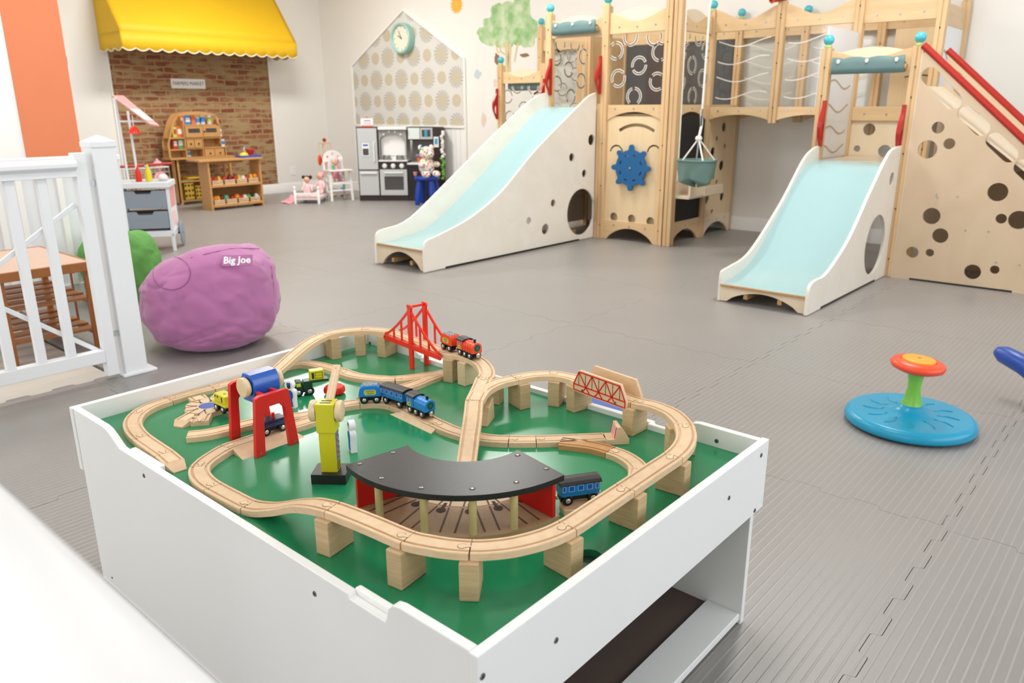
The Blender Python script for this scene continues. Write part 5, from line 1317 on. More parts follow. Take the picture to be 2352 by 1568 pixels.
def coach(label, p0, p1, z):
    t = placecar(thing('toy_coach', label, 'toy train', (0, 0, 0)), p0, p1, z)
    chassis(t, .066, (-.022, .022)); magnet(t, .036, .0115, .004); magnet(t, -.036, .0115, .004)
    MB().box(-.034, .034, -.0142, .0142, .0165, .0375).build('body', 'train_blue', t, bevel=.001, local=True)
    n = 8; o = [(-.0165, .0372), (.0165, .0372)]+[(.0165*math.cos(a), .0385+.006*math.sin(a)) for a in [PI*i/n for i in range(n+1)]]
    MB().plate(o, [], -.037, .037, 'X').build('roof', 'black_paint', t, bevel=.0008, local=True, seg=1)
    for s_ in (-1, 1):
        y = s_*.0143
        for i, (x, w) in enumerate(((-.029, .0055), (-.016, .0098), (-.0, .0098), (.016, .0098), (.029, .0055))):
            f_ = MB().plate([(x-w/2, .0255), (x+w/2, .0255), (x+w/2, .0355), (x-w/2, .0355)], [[(x-w/2+.0007, .0262), (x+w/2-.0007, .0262), (x+w/2-.0007, .0348), (x-w/2+.0007, .0348)]], y-.0003, y+.0003, 'Y').build('window', 'can_silver', t, local=True)
            MB().plate([(x-w/2+.0007, .0262), (x+w/2-.0007, .0262), (x+w/2-.0007, .0348), (x-w/2+.0007, .0348)], [], y-.0002, y+.0002, 'Y').build('pane', 'window_pane_blue', f_, local=True)
        m_ = MB(); m_.box(-.034, .034, y-.0003, y+.0003, .0225, .0232); m_.box(-.034, .034, y-.0003, y+.0003, .0195, .0200)
        m_.build('stripe', 'green_badge', t, local=True, kind='stuff')
    return t
coach('blue passenger car with a black roof in the middle of the blue train', (888, 927), (918, 937), LZ)
coach('blue passenger coach standing alone by the right end of the black roofed shed', (1305, 1160), (1359, 1152), LZ)
# yellow diesel on the round junction
t = placecar(thing('toy_diesel', 'yellow toy diesel engine standing on the round wooden junction', 'toy train', (0, 0, 0)), (494, 942.5), (513, 952), LZ)
t.location.x += .004; chassis(t, .052, (-.014, .014)); magnet(t, -.029, .0115, .004)
MB().box(-.030, .030, -.0150, .0150, .0165, .0225).build('footplate', 'yellow_paint', t, bevel=.0008, local=True)
MB().box(-.021, .025, -.0125, .0125, .0225, .0400).build('body', 'yellow_paint', t, bevel=.001, local=True)
m_ = MB()
for x0, x1, z0, z1 in ((-.018, -.013, .0325, .0365), (-.008, -.003, .0325, .0365), (.010, .0145, .0255, .0365)): m_.box(x0, x1, -.0128, -.0124, z0, z1)
m_.build('window', 'black_ink', t, local=True, kind='stuff')
MB().cyl((.004, 0, .040), (.004, 0, .0408), .003, n=12).build('screw', 'screw_metal', t, local=True)
# dark blue flat wagon under the crane
t = placecar(thing('toy_wagon', 'dark blue toy wagon with a small red peg between the red crane legs', 'toy train', (0, 0, 0)), (612, 1001), (650, 989), LZ)
chassis(t, .056, (-.018, .018)); magnet(t, -.031, .0115, .004)
MB().plate([(-.033, .0165), (.033, .0165), (.033, .022), (.026, .030), (-.022, .030), (-.033, .023)], [], -.0145, .0145, 'Y').build('body', 'navy_paint', t, bevel=.001, local=True)
MB().cyl((.006, 0, .030), (.006, 0, .041), .0035, n=12).build('peg', 'red_paint', t, local=True, smooth=40)
m_ = MB()
for x0, x1 in ((-.028, -.012), (-.010, .006), (.008, .024)):
    m_.plate([(x0, .018), (x1, .018), (x1, .0225), (x0, .0225)], [[(x0+.0006, .0186), (x1-.0006, .0186), (x1-.0006, .0219), (x0+.0006, .0219)]], -.0148, -.0145, 'Y')
m_.build('panel_line', 'stripe_blue' if 'stripe_blue' in MT else 'can_blue', t, local=True, kind='stuff')
# green lorry with a yellow crate
t = placecar(thing('toy_truck', 'dark green toy truck with big black wheels behind the white worker figure', 'toy truck', (0, 0, 0)), (684, 911), (712, 907), ZB)
t.rotation_euler.z += 0
for x in (-.012, .014):
    for y in (-.0125, .0125): wheel(t, x, y, .0108, .007)
MB().box(-.020, .024, -.0085, .0085, .007, .014).build('chassis', 'wheel_black', t, local=True, bevel=.001)
MB().plate([(-.024, .0135), (-.002, .0135), (-.002, .034), (-.014, .036), (-.019, .024), (-.024, .022)], [], -.0125, .0125, 'Y').build('cab', 'green_dark', t, local=True, bevel=.001)
MB().box(-.015, -.005, -.0130, .0130, .024, .0325).build('window', 'yellow_green', t, local=True)
MB().box(.002, .060, -.0115, .0115, .0285, .0345).build('flat_bed', 'green_dark', t, local=True, bevel=.001)
MB().box(.000, .022, -.0115, .0115, .0125, .030).build('bed_support', 'green_dark', t, local=True, bevel=.001)
MB().box(.018, .050, -.0100, .0100, .0347, .057).build('crate', 'yellow_paint', t, local=True, bevel=.001)
m_ = MB(); m_.box(.022, .027, -.0103, -.0100, .038, .053); m_.plate([(.029, .038), (.047, .038), (.047, .053), (.029, .053)], [[(.030, .039), (.046, .039), (.046, .052), (.030, .052)]], -.0103, -.0100, 'Y')
m_.box(.030, .046, -.0103, -.0100, .045, .0456); m_.build('crate_marking', 'black_ink', t, local=True, kind='stuff')
# ------------------------------------------------------------ round junction
c = az(477, 931, LZ); hub = thing('round_junction', 'round wooden junction with a blue disc in its middle, below the left rim', 'toy track', (c.x, c.y, ZB), 0)
R_ = .052; n = 48; rim = [(R_*(1+.06*math.cos(6*a))*math.cos(a), R_*(1+.06*math.cos(6*a))*math.sin(a)) for a in [2*PI*i/n for i in range(n)]]
MB().plate(rim, [circ((0, 0), .0205, 28)], 0, .012, 'Z').build('hub_body', 'track_wood', hub, local=True, bevel=.0008, seg=1)
MB().lathe([(.0203, 0), (.0203, .0115), (.0195, .0122)], None, 28).build('turntable_disc', 'blue_paint', hub, local=True, smooth=30)
A0 = math.atan2(az(435, 955, LZ).y-c.y, az(435, 955, LZ).x-c.x)
m_ = MB()
for k in range(8):
    a = A0+k*PI/4
    for o_ in (-.0118, .0118):
        T = Matrix.Rotation(a, 4, 'Z'); m_.box(.0215, .052, o_-.0016, o_+.0016, .0118, .01225, 0, T)
m_.build('groove_line', 'gap_shade_wood', hub, local=True, kind='stuff')
for a, ln, lab in ((A0, .040, 'short wooden stub track with a sloping end left of the round junction'), (math.atan2(az(453, 975, LZ).y-c.y, az(453, 975, LZ).x-c.x), .045, 'short wooden stub track with an open socket in front of the round junction'),
                   (A0+PI*1.06, .04, 'short stub track on the far side of the round junction, under the blue cab'), (A0-PI*.70, .03, 'short stub track behind the left crane leg by the round junction')):
    d = Vector((math.cos(a), math.sin(a), 0)); p0 = Vector((c.x, c.y, LZ))+d*.053; p1 = p0+d*ln
    t = thing('stub_track', lab, 'toy track', ((p0+p1).x/2, (p0+p1).y/2, ZB)); sweep(MB(), [p0, p0+d*ln*.5, p1]).build('rail_body', ['track_wood', 'track_groove'], t, smooth=35)
    if 'sloping' in lab:
        s_ = Vector((d.y, -d.x, 0)); q = [p1+s_*.02, p1-s_*.02, p1-s_*.012+d*.016, p1+s_*.012+d*.016]
        vs = q[:2]+[Vector((v_.x, v_.y, ZB+.003)) for v_ in q[2:]]+[Vector((v_.x, v_.y, ZB)) for v_ in q]
        MB().add(vs, [(0, 1, 2, 3), (4, 7, 6, 5), (0, 4, 5, 1), (1, 5, 6, 2), (2, 6, 7, 3), (3, 7, 4, 0)]).build('sloped_end', 'track_wood', t)
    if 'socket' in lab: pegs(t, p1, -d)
# ------------------------------------------------------------ red gantry crane
F1, F2, G1 = az(597, 1047, ZB), az(674, 1018, ZB), az(538, 1006, ZB)
u, v, Ln = axes2(F1, F2); Wd = (G1-F1).dot(v)-.004; off = (G1-F1).dot(u)
c = (F1+F2)/2+v*Wd/2
gc = thing('gantry_crane', 'red legged toy gantry crane with a blue cab and two wooden knobs', 'toy crane', (c.x, c.y, ZB), math.atan2(u.y, u.x))
hL = Ln/2; Hh = .129
def leg_frame(y, x_off=0):
    o = [(-hL-.011, 0), (-hL+.011, 0), (-hL+.016, .090), (-hL+.026, .102), (hL-.026, .102), (hL-.016, .090), (hL-.011, 0), (hL+.011, 0), (hL-.003, Hh-.004), (hL-.008, Hh), (-hL+.008, Hh), (-hL-.0, Hh-.004)]
    o = [(p[0]+x_off, p[1]) for p in o]
    MB().plate(o, [], y-.0055, y+.0055, 'Y').build('leg_frame', 'red_paint', gc, local=True, bevel=.001)
    for x_ in (-hL, hL): MB().cyl((x_+x_off, y-.0062, .008), (x_+x_off, y-.0054, .008), .0022, n=8).build('screw', 'screw_metal', gc, local=True)
leg_frame(-Wd/2); leg_frame(Wd/2, off)
for x_ in (-.016, .016): MB().box(x_+off/2-.004, x_+off/2+.004, -Wd/2-.003, Wd/2+.003, Hh-.014, Hh-.006).build('top_beam', 'red_paint', gc, local=True, bevel=.0008)
ct = Matrix.Translation((off/2+.008, .004, -.014))
hx = .031; o = [(-.020, .112), (.020, .112), (.024, .132), (.024, .158), (.014, .172), (-.014, .172), (-.024, .158), (-.024, .132)]
MB().plate(o, [], -hx, hx, 'X', 0, ct).build('cab', 'blue_paint', gc, local=True, bevel=.001)
for s_ in (-1, 1):
    MB().lathe([(.0195, 0), (.0215, .0025), (.0215, .0095), (.0195, .012), (.012, .0125)], ct @ Matrix.Translation((s_*(hx+.002), 0, .145)) @ Matrix.Rotation(s_*PI/2, 4, 'Y'), 28).build('knob', 'knob_wood', gc, local=True, smooth=40)
    MB().cyl(ct @ Vector((s_*hx, 0, .145)), ct @ Vector((s_*(hx+.003), 0, .145)), .004, n=10).build('axle', 'dowel_wood', gc, local=True)
MB().lathe([(.014, .095), (.0155, .098), (.0155, .106), (.014, .109)], ct, 24).build('lifting_disc', 'red_paint', gc, local=True, smooth=40)
# ------------------------------------------------------------ yellow crane
a, b_ = az(715, 1112, ZB), az(795, 1113, ZB); u, v, Ln = axes2(a, b_); dp = .052; c = (a+b_)/2+v*dp/2
yc_ = thing('yellow_crane', 'yellow toy tower crane with wooden knobs and jib on a black base', 'toy crane', (c.x, c.y, ZB), math.atan2(u.y, u.x))
MB().box(-Ln/2, Ln/2, -dp/2, dp/2, 0, .020).build('base', 'black_paint', yc_, local=True, bevel=.001)
w2 = .0155
MB().box(-w2, w2, -.015, .013, .020, .108).build('tower', 'yellow_paint', yc_, local=True, bevel=.001)
MB().box(-w2-.0025, w2+.0025, -.018, .016, .108-.006, .160).build('head', 'yellow_paint', yc_, local=True, bevel=.0015)
m_ = MB(); m_.box(-.010, .010, -.010, -.006, .1598, .1603); m_.box(-.010, .010, .001, .005, .1598, .1603); m_.build('slot', 'black_ink', yc_, local=True, kind='stuff')
f_ = MB().box(w2, w2+.0005, -.011, .010, .040, .100).build('print_panel', 'can_blue', yc_, local=True)
m_ = MB()
for i in range(5): m_.bar((w2+.0007, -.010, .042+i*.0115), (w2+.0007, .009, .053+i*.0115), .0006, .0022, (1, 0, 0)); m_.bar((w2+.0007, .009, .042+i*.0115), (w2+.0007, -.010, .053+i*.0115), .0006, .0022, (1, 0, 0))
m_.build('lattice_print', 'can_orange', f_, local=True, kind='stuff')
m_ = MB()
for i in range(4): m_.box(w2, w2+.0006, -.011+i*.006, -.010+i*.006, .024, .037)
m_.box(w2, w2+.0006, -.011, .010, .024, .025); m_.box(w2, w2+.0006, -.011, .010, .037, .038); m_.build('line_print', 'black_ink', yc_, local=True, kind='stuff')
for s_ in (-1, 1):
    MB().lathe([(.0175, 0), (.0205, .003), (.021, .0075), (.0195, .0115), (.013, .013)], Matrix.Translation((s_*(w2+.003), -.002, .142)) @ Matrix.Rotation(s_*PI/2, 4, 'Y'), 28).build('knob', 'knob_wood', yc_, local=True, smooth=40)
    MB().cyl((s_*w2, -.002, .142), (s_*(w2+.005), -.002, .142), .004, n=10).build('axle', 'dowel_wood', yc_, local=True)
j0, j1 = Vector((0.002, .006, .150)), wmat(yc_).inverted() @ (az(773, 846, ZB+.200))
j1 = j0+(j1-j0).normalized()*.092
MB().bar(j0, j1, .0155, .010, (0, 0, 1)).build('jib', 'peg_wood', yc_, local=True, bevel=.002)
dj = (j1-j0).normalized(); upj = Vector((0, 0, 1))
MB().tube([j0+dj*.008+Vector((0, -.001, .0062)), j0+dj*.045+Vector((0, 0, .0062)), j0+dj*.080+Vector((0, 0, .0055))], .0008, 6).build('cord', 'rope_white', yc_, local=True)
MB().cyl(j0+dj*.080+Vector((0, 0, .0048)), j0+dj*.080+Vector((0, 0, .0058)), .0016, n=8).build('eyelet', 'black_ink', yc_, local=True)
dcen = az(768, 893, ZB+.012); dc = thing('cargo_disc', 'round red cargo load lying behind the jib of the yellow crane', 'toy', (dcen.x, dcen.y, ZB), .2)
MB().lathe([(.020, 0), (.026, .004), (.027, .012), (.024, .020), (.012, .022)], None, 8).build('load', 'red_plastic', dc, local=True, bevel=.001)
MB().cyl((0, 0, .022), (0, 0, .0245), .007, n=14).build('metal_plate', 'magnet_metal', dc, local=True)
# ------------------------------------------------------------ worker figures
def figure(label, c, rz, face, h=.070):
    t = thing('worker_figure', label, 'toy figure', (c.x, c.y, ZB), rz, 'flat white wooden worker figures')
    n = 12; o = [(-.013, 0), (.013, 0), (.012, .012), (.0135, .034), (.0150, .040), (.013, .045), (.0075, .0475)]
    hd = [(.0115*math.cos(a), .058+.0115*math.sin(a)) for a in [-.95+(PI+1.9)*i/n for i in range(n+1)]]
    o += hd+[(-.0075, .0475), (-.013, .045), (-.0150, .040), (-.0135, .034), (-.012, .012)]
    MB().plate(o, [], -.0065, .0065, 'Y').build('body', 'white_paint', t, local=True, bevel=.0015)
    y0, y1 = -.0072, -.0064
    MB().plate([(-.008, .004), (.008, .004), (.006, .024), (.0095, .030), (.009, .040), (.004, .046), (-.004, .046), (-.009, .040), (-.0095, .030), (-.006, .024)], [], y0, y1, 'Y').build('overalls', 'figure_blue', t, local=True)
    MB().plate(circ((0, .055), .0048, 12, .0058), [], y0, y1, 'Y').build('face', face, t, local=True)
    MB().plate([(-.0055, .0585), (.0055, .0585), (.0042, .0645), (-.0042, .0645)], [], y0-.0001, y1, 'Y').build('cap', 'figure_blue', t, local=True)
    MB().box(-.008, .008, y0-.0001, y1, .0245, .0255).build('belt', 'black_ink', t, local=True)
c = az(671, 935, ZB); figure('white wooden figure of a worker in blue, front towards the camera, between the two cranes', c, YAW-PI/2-.28, 'skin_brown', .07)
c = az(811, 1035, ZB); figure('white wooden worker figure turned edge-on right of the yellow crane', c, YAW-PI/2-1.15, 'doll_skin', .07)
# ------------------------------------------------------------ engine shed
C_ = Vector((.967, .957, 0)); Ri, Ro = .118, .2385
sh = thing('engine_shed', 'toy roundhouse shed with a black curved roof, red side walls and wooden posts', 'toy building', (C_.x, C_.y, ZB), 0)
RT = ZB+.0925
def arcp(r, a0, a1, n=28): return [(C_.x+r*math.cos(math.radians(a0+(a1-a0)*i/n)), C_.y+r*math.sin(math.radians(a0+(a1-a0)*i/n))) for i in range(n+1)]
roof_o = arcp(Ro+.005, 163.5, 266.5)+arcp(Ri, 275, 155)
MB().plate(roof_o, [], RT-.0105, RT, 'Z').build('roof', 'roof_black', sh, bevel=.003, seg=3)
base_o = arcp(Ro-.004, 163.5, 266.5)+arcp(.040, 262, 168, 12)
MB().plate(base_o, [], ZB, ZB+.012, 'Z').build('base_board', 'roundhouse_wood', sh, bevel=.0008, seg=1)
MB().plate(arcp(.134, 165, 265)+arcp(.036, 262, 168, 12), [], ZB+.0118, ZB+.0126, 'Z').build('inner_board', 'track_wood', sh)
g = MB(); kh = MB(); a5 = [176, 195.5, 215, 234.5, 254]
for k, a in enumerate(a5):
    d = Vector((math.cos(math.radians(a)), math.sin(math.radians(a)), 0)); s_ = Vector((-d.y, d.x, 0))
    for o_ in (-.0125, .0125):
        p0 = C_+d*.138+s_*o_; p1 = C_+d*.222+s_*o_; g.bar((p0.x, p0.y, ZB+.0119), (p1.x, p1.y, ZB+.0119), .0034, .0010)
        p0 = C_+d*.055+s_*o_; p1 = C_+d*.133+s_*o_; g.bar((p0.x, p0.y, ZB+.0126), (p1.x, p1.y, ZB+.0126), .0030, .0008)
for k in range(6):
    a = 166.5+k*19.5; d = Vector((math.cos(math.radians(a)), math.sin(math.radians(a)), 0)); p = C_+d*.151; q = C_+d*.126
    kh.lathe([(.0085, ZB+.0119), (.0085, ZB+.0129)], Matrix.Translation((p.x, p.y, 0)), 14); kh.bar((p.x, p.y, ZB+.0128), (q.x, q.y, ZB+.0130), .0056, .0008)
g.build('track_groove', 'groove_dark', sh, kind='stuff'); kh.build('peg_socket', 'slot_dark', sh, kind='stuff')
for a, r0, r1 in ((166.5, .130, .232), (263.5, .130, .232)):
    d = Vector((math.cos(math.radians(a)), math.sin(math.radians(a)), 0)); p0, p1 = C_+d*r0, C_+d*r1
    MB().bar((p0.x, p0.y, ZB+.048), (p1.x, p1.y, ZB+.048), .008, .0715).build('side_wall', 'red_paint', sh, bevel=.0008)
for x, y in ((880, 1190), (972, 1228), (1088, 1240), (1186, 1222)):
    p = az(x, y-3, ZB+.012); d = (Vector((p.x, p.y, 0))-C_).normalized(); p = C_+d*.225
    MB().cyl((p.x, p.y, ZB+.012), (p.x, p.y, RT-.0095), .0068, n=16).build('post', 'dowel_wood', sh, smooth=40)
for x, y in ((903, 1039), (826, 1065), (876, 1098), (967, 1120), (1085, 1122), (1186, 1107), (1255, 1076), (1189, 1045)):
    p = az(x, y, RT); m_ = MB(); m_.lathe([(.0052, RT-.002), (.0052, RT+.0003)], Matrix.Translation((p.x, p.y, 0)), 14, 0); m_.lathe([(.0038, RT), (.0038, RT+.0006), (.002, RT+.0009)], Matrix.Translation((p.x, p.y, 0)), 14, 1)
    m_.build('screw', ['slot_dark', 'screw_metal'], sh)
# ------------------------------------------------------------ yellow awning
AYF = 8.82
aw = thing('awning', 'bright yellow fabric awning over the brick wallpaper', 'awning', (4.95, WY, 1.7))
fl, fr = aY(281, 112, AYF), aY(683, 133, AYF); x0, x1 = fl.x, fr.x; zb_ = 1.70; zv = 1.885; ztp = 2.62
bl_, br_ = x0+.02, x1+.0
nx = 40; vs = []; fs = []
def fold(x, z): return .012*noise.noise(Vector((x*2.5, z*3, 1)))
for i in range(nx+1):
    x = x0+(x1-x0)*i/nx
    for j in range(9):
        t_ = j/8; vs.append((x, AYF+(WY-AYF)*t_-.0+fold(x, t_)*math.sin(PI*t_)*1.5, zv+(ztp-zv)*t_))
for i in range(nx):
    for j in range(8): fs.append((i*9+j, (i+1)*9+j, (i+1)*9+j+1, i*9+j+1))
top = MB().add(vs, fs).build('canopy', 'yellow_awning', aw, smooth=60); s_ = top.modifiers.new('s', 'SOLIDIFY'); s_.thickness = .006
def scallop(L, n, k=8):
    return [((i/(n*k))*L, -.028*abs(math.sin(PI*i/k))) for i in range(n*k+1)]
def valance(name, P, nrm):
    """strip hanging from P0..P1 (z=zv) down to a scalloped hem"""
    a, b_ = P; L = (b_-a).length; sc_ = scallop(L, max(3, int(L/.14))); d = (b_-a).normalized(); vs = []; fs = []
    for u, s_ in sc_:
        p = a+d*u; w = fold(p.x+p.y, 3)*1.2
        for t_, zz_ in ((0, zv), (.5, (zv+zb_)/2), (1, zb_+.02+s_)): vs.append(p+Vector((0, 0, zz_-p.z))+nrm*(w*t_))
    for i in range(len(sc_)-1):
        for j in range(2): fs.append((i*3+j, i*3+j+1, i*3+4+j, i*3+3+j))
    o = MB().add(vs, fs).build(name, 'yellow_awning', aw, smooth=60); q_ = o.modifiers.new('s', 'SOLIDIFY'); q_.thickness = .004
    MB().tube([Vector(vs[i*3+2]) for i in range(len(sc_))], .0065, 5).build('hem_binding', 'cream_binding', o, smooth=60)
valance('valance', (Vector((x0, AYF, zv)), Vector((x1, AYF, zv))), Vector((0, -1, 0)))
for x in (x0, x1):
    valance('side_valance', (Vector((x, AYF, zv)), Vector((x, WY-.01, zv))), Vector((-1 if x == x0 else 1, 0, 0)))
    MB().add([(x, AYF, zv), (x, WY-.005, zv), (x, WY-.005, ztp)], [(0, 1, 2)]).build('side_panel', 'yellow_awning', aw)
sgn = thing('wall_sign', 'small white sign reading FARMERS MARKET on the brick wallpaper', 'sign', (5.0, WY-.005, 1.35))
a, b_ = aY(391, 180, WY-.006), aY(472, 204, WY-.006)
MB().box(a.x, b_.x, WY-.014, WY-.0045, min(a.z, b_.z)+.0, max(a.z, b_.z)).build('sign_board', 'box_white', sgn)
text_mesh('FARMERS MARKET', .058, frame(((a.x+b_.x)/2, WY-.0145, (a.z+b_.z)/2), (1, 0, 0), (0, -1, 0)), 'lettering', 'black_ink', sgn, .0004, .82)
# wall clock
ck = aX(923, 88, WX-.06); t = thing('wall_clock', 'round pale teal wall clock on the house-shaped wallpaper', 'clock', (WX, ck.y, ck.z))
T = Matrix.Translation((WX-.002, ck.y, ck.z)) @ Matrix.Rotation(-PI/2, 4, 'Y'); R_ = .175
MB().lathe([(R_*.7, 0), (R_, .004), (R_+.004, .05), (R_, .09), (R_-.012, .096), (R_-.026, .088), (R_-.028, .06)], T, 40).build('clock_case', 'clock_teal', t, smooth=50)
MB().lathe([(R_-.027, .06), (R_-.027, .066)], T, 40).build('clock_dial', 'clock_face', t)
m_ = MB()
for i in range(12): a = PI*i/6; m_.box(R_-.055, R_-.038, -.003, .003, .066, .068, 0, T @ Matrix.Rotation(a, 4, 'Z'))
m_.build('hour_mark', 'screw_dark', t, kind='stuff')
for a, L, w in ((math.radians(28), .10, .007), (math.radians(62), .07, .009)): MB().box(-.012, L, -w/2, w/2, .068, .070, 0, T @ Matrix.Rotation(a, 4, 'Z')).build('clock_hand', 'black_ink', t)
MB().cyl(T @ Vector((0, 0, .066)), T @ Vector((0, 0, .073)), .008, n=12).build('spindle', 'black_ink', t)
# wall socket
p = aY(673, 392, WY-.004); t = thing('wall_socket', 'white double wall socket right of the brick wallpaper', 'socket', (p.x, WY, p.z))
MB().box(p.x-.038, p.x+.038, WY-.008, WY-.0005, p.z-.06, p.z+.06).build('plate', 'trim_white', t, bevel=.003)
for s_ in (-1, 1): MB().box(p.x-.018, p.x+.018, WY-.010, WY-.008, p.z+s_*.026-.015, p.z+s_*.026+.015).build('outlet', 'box_white', t, bevel=.002)

# ------------------------------------------------------------ market stand at the brick wall
BY = 9.02
def Q(x, y, Y=BY): p = aY(x, y, Y); return p.x, p.z
hl_, hr_ = Q(390, 366)[0], Q(529, 358)[0]; zt_ = Q(460, 362)[1]
st = thing('market_shelf', 'wooden market shelf with an arched top, cubbies and small doors at the brick wall', 'shelf', ((hl_+hr_)/2, BY+.14, 0))
D1 = BY+.15
zA = Q(446, 256)[1]; xa, xb_ = Q(398, 268)[0], Q(497, 268)[0]; zs = Q(398, 270)[1]
backp = [(hl_, zt_), (hr_-.05, zt_), (Q(520, 334)[0], Q(520, 334)[1]), (Q(508, 300)[0], Q(508, 300)[1]), (xb_+.03, zs-.02)]+[(xb_+.02-(xb_-xa+.03)*i/10, zs+(zA-zs)*math.sin(PI*i/10)**.6) for i in range(1, 10)]+[(xa-.02, zs-.05), (hl_, Q(388, 330)[1])]
MB().plate(backp, [], D1-.012, D1, 'Y').build('back_panel', 'stand_wood', st)
def board(x0, x1, z, y0=BY, y1=D1, n_='shelf_board', th=.014): MB().box(x0, x1, y0, y1, z-th, z).build(n_, 'stand_wood', st, bevel=.001, seg=1)
def upright(x, z0, z1, y0=BY, y1=D1, n_='upright'): MB().box(x-.007, x+.007, y0, y1, z0, z1).build(n_, 'stand_wood', st, bevel=.001, seg=1)
rows = [zt_, Q(450, 341)[1], Q(450, 318)[1], Q(450, 286)[1]]
xL, xM, xR = Q(423, 300)[0], Q(466, 330)[0], Q(505, 300)[0]
board(hl_-.01, hr_+.02, zt_+.012, BY-.05, D1+.02, 'counter_board', .022)
board(hl_, xL, rows[1]); board(xL, xM, rows[1]+.005); board(xM, Q(524, 336)[0], Q(500, 337)[1]); board(xL, xR, rows[2]+.01); board(xL, xR-.03, rows[3]); board(hl_+.02, xL, Q(410, 316)[1])
upright(xL, zt_, zA-.10); upright(xM, zt_, rows[2]); upright(xR, rows[2]-.08, rows[3]+.02); upright(Q(519, 345)[0], zt_, Q(519, 337)[1])
MB().plate([(hl_, zt_), (hl_+.018, zt_), (hl_+.018, Q(388, 330)[1]), (xa, zs-.05), (xa+.05, zs+.02)]+[(xa+.06+(xb_-xa-.08)*i/8, zs+.0+(zA-zs-.03)*math.sin(PI*(i+.6)/9.2)**.6) for i in range(9)]+[(xb_+.0, zs-.08), (xb_+.02, zs-.08), (xb_+.025, zs-.01)]+[(xb_+.02-(xb_-xa+.03)*i/10, zs+(zA-zs)*math.sin(PI*i/10)**.6) for i in range(1, 10)]+[(xa-.02, zs-.04), (hl_-.004, Q(388, 332)[1])], [], BY-.004, BY+.008, 'Y').build('arched_front', 'stand_wood', st)
def door_(x0, x1, z0, z1, knob=None, pane=True):
    h_ = [[(x0+.035, z0+.05), (x1-.035, z0+.05), (x1-.035, z1-.03), (x0+.035, z1-.03)]] if pane else []
    d_ = MB().plate([(x0, z0), (x1, z0), (x1, z1), (x0, z1)], h_, BY-.010, BY, 'Y').build('door' if pane else 'drawer', 'stand_wood', st, bevel=.001, seg=1)
    if pane: MB().plate(h_[0], [], BY-.003, BY-.001, 'Y').build('mesh_pane', 'kitchen_glass', d_)
    if knob: MB().ball((knob[0], BY-.018, knob[1]), .010, 10, 8).build('knob', 'black_ink', d_)
zc0, zc1 = rows[2]+.014, rows[3]-.016; xm_ = (xL+xR-.03)/2+.02
door_(xL+.01, xm_-.004, zc0, zc1); door_(xm_, xR-.012, zc0, zc1, (xm_+.012, (zc0+zc1)/2))
d0, d1 = rows[1]+.008, rows[2]-.01
for i in range(2):
    w = (xM-xL-.02)/2; x = xL+.01+i*w; door_(x, x+w-.006, d0, d1, (x+w/2, (d0+d1)/2), False)
e0, e1 = zt_+.014, rows[1]-.03
for i in range(2):
    w = (xR+.02-xM)/2; x = xM+.01+i*w; door_(x, x+w-.006, e0, e1+.02, (x+w/2, (e0+e1)/2), False)
for x in (Q(404, 400)[0], Q(418, 400)[0]): pass
lx0, lx1 = Q(412, 420)[0], hr_-.02
for x in (lx0, lx1):
    MB().box(x-.012, x+.012, BY-.02, BY+.02, 0, zt_-.01).build('leg', 'stand_wood', st); MB().box(x-.012, x+.012, D1-.03, D1, 0, zt_-.01).build('leg', 'stand_wood', st)
MB().box(lx0-.012, lx0+.010, BY-.015, D1, .02, zt_-.01).build('end_panel', 'stand_wood', st)
for z in (Q(440, 425)[1]+.05, .05): board(lx0, lx1, z)
# groceries, each a thing of its own
def can(x, y, Y, r, h, m1, m2, label, grp='groceries on the market shelf', name='food_tin'):
    p = aY(x, y, Y); t = thing(name, label, 'food tin' if name == 'food_tin' else 'toy', (p.x, Y, p.z), group=grp)
    MB().lathe([(r, 0), (r, h)], None, 16).build('tin_body', m1, t, local=True, smooth=40); MB().lathe([(r+.0006, h*.25), (r+.0006, h*.75)], None, 16).build('paper_label', m2, t, local=True, smooth=40)
    MB().lathe([(r+.001, h-.004), (r+.001, h)], None, 16).build('rim', 'can_silver', t, local=True)
def carton(x, y, Y, w, h, d, m1, m2, label, rz=0, grp='groceries on the market shelf'):
    p = aY(x, y, Y); t = thing('food_carton', label, 'carton', (p.x, Y, p.z), rz, group=grp)
    MB().box(-w/2, w/2, -d/2, d/2, 0, h).build('box_body', m1, t, local=True, bevel=.001, seg=1)
    MB().box(-w*.3, w*.3, -d/2-.001, -d/2, h*.3, h*.75).build('printed_patch', m2, t, local=True)
YG = BY+.07
sz = rows[3]+.001
def onrow(x, z, Y=YG): # pixel row for height z at depth Y
    p = aY(x, 300, Y); d = Vector((p.x, Y, z)); 
    v_ = d-Vector((0, 0, CAMH)); q_ = (v_.dot(_r2), v_.dot(_u2), v_.dot(_fw)); return 784-FPX*q_[1]/q_[2]
for x, m1, m2, lab in ((418, 'can_orange', 'box_white', 'leaning orange carton at the left of the top shelf'), (431, 'can_blue', 'box_white', 'blue and white carton on the top shelf'), (443, 'can_orange', 'can_orange', 'plain orange carton beside the tins on the top shelf')):
    carton(x, onrow(x, sz), YG, .06 if x != 431 else .085, .105, .03, m1, m2, lab, .0)
for x, lab in ((454, 'leftmost of the three silver-blue tins on the top shelf'), (466, 'middle one of the three silver-blue tins on the top shelf'), (481, 'rightmost of the three silver-blue tins on the top shelf')):
    can(x, onrow(x, sz), YG, .028, .085 if x < 460 else .105, 'can_silver', 'can_blue' if x < 475 else 'label_yellow', lab)
zq = Q(410, 316)[1]+.001
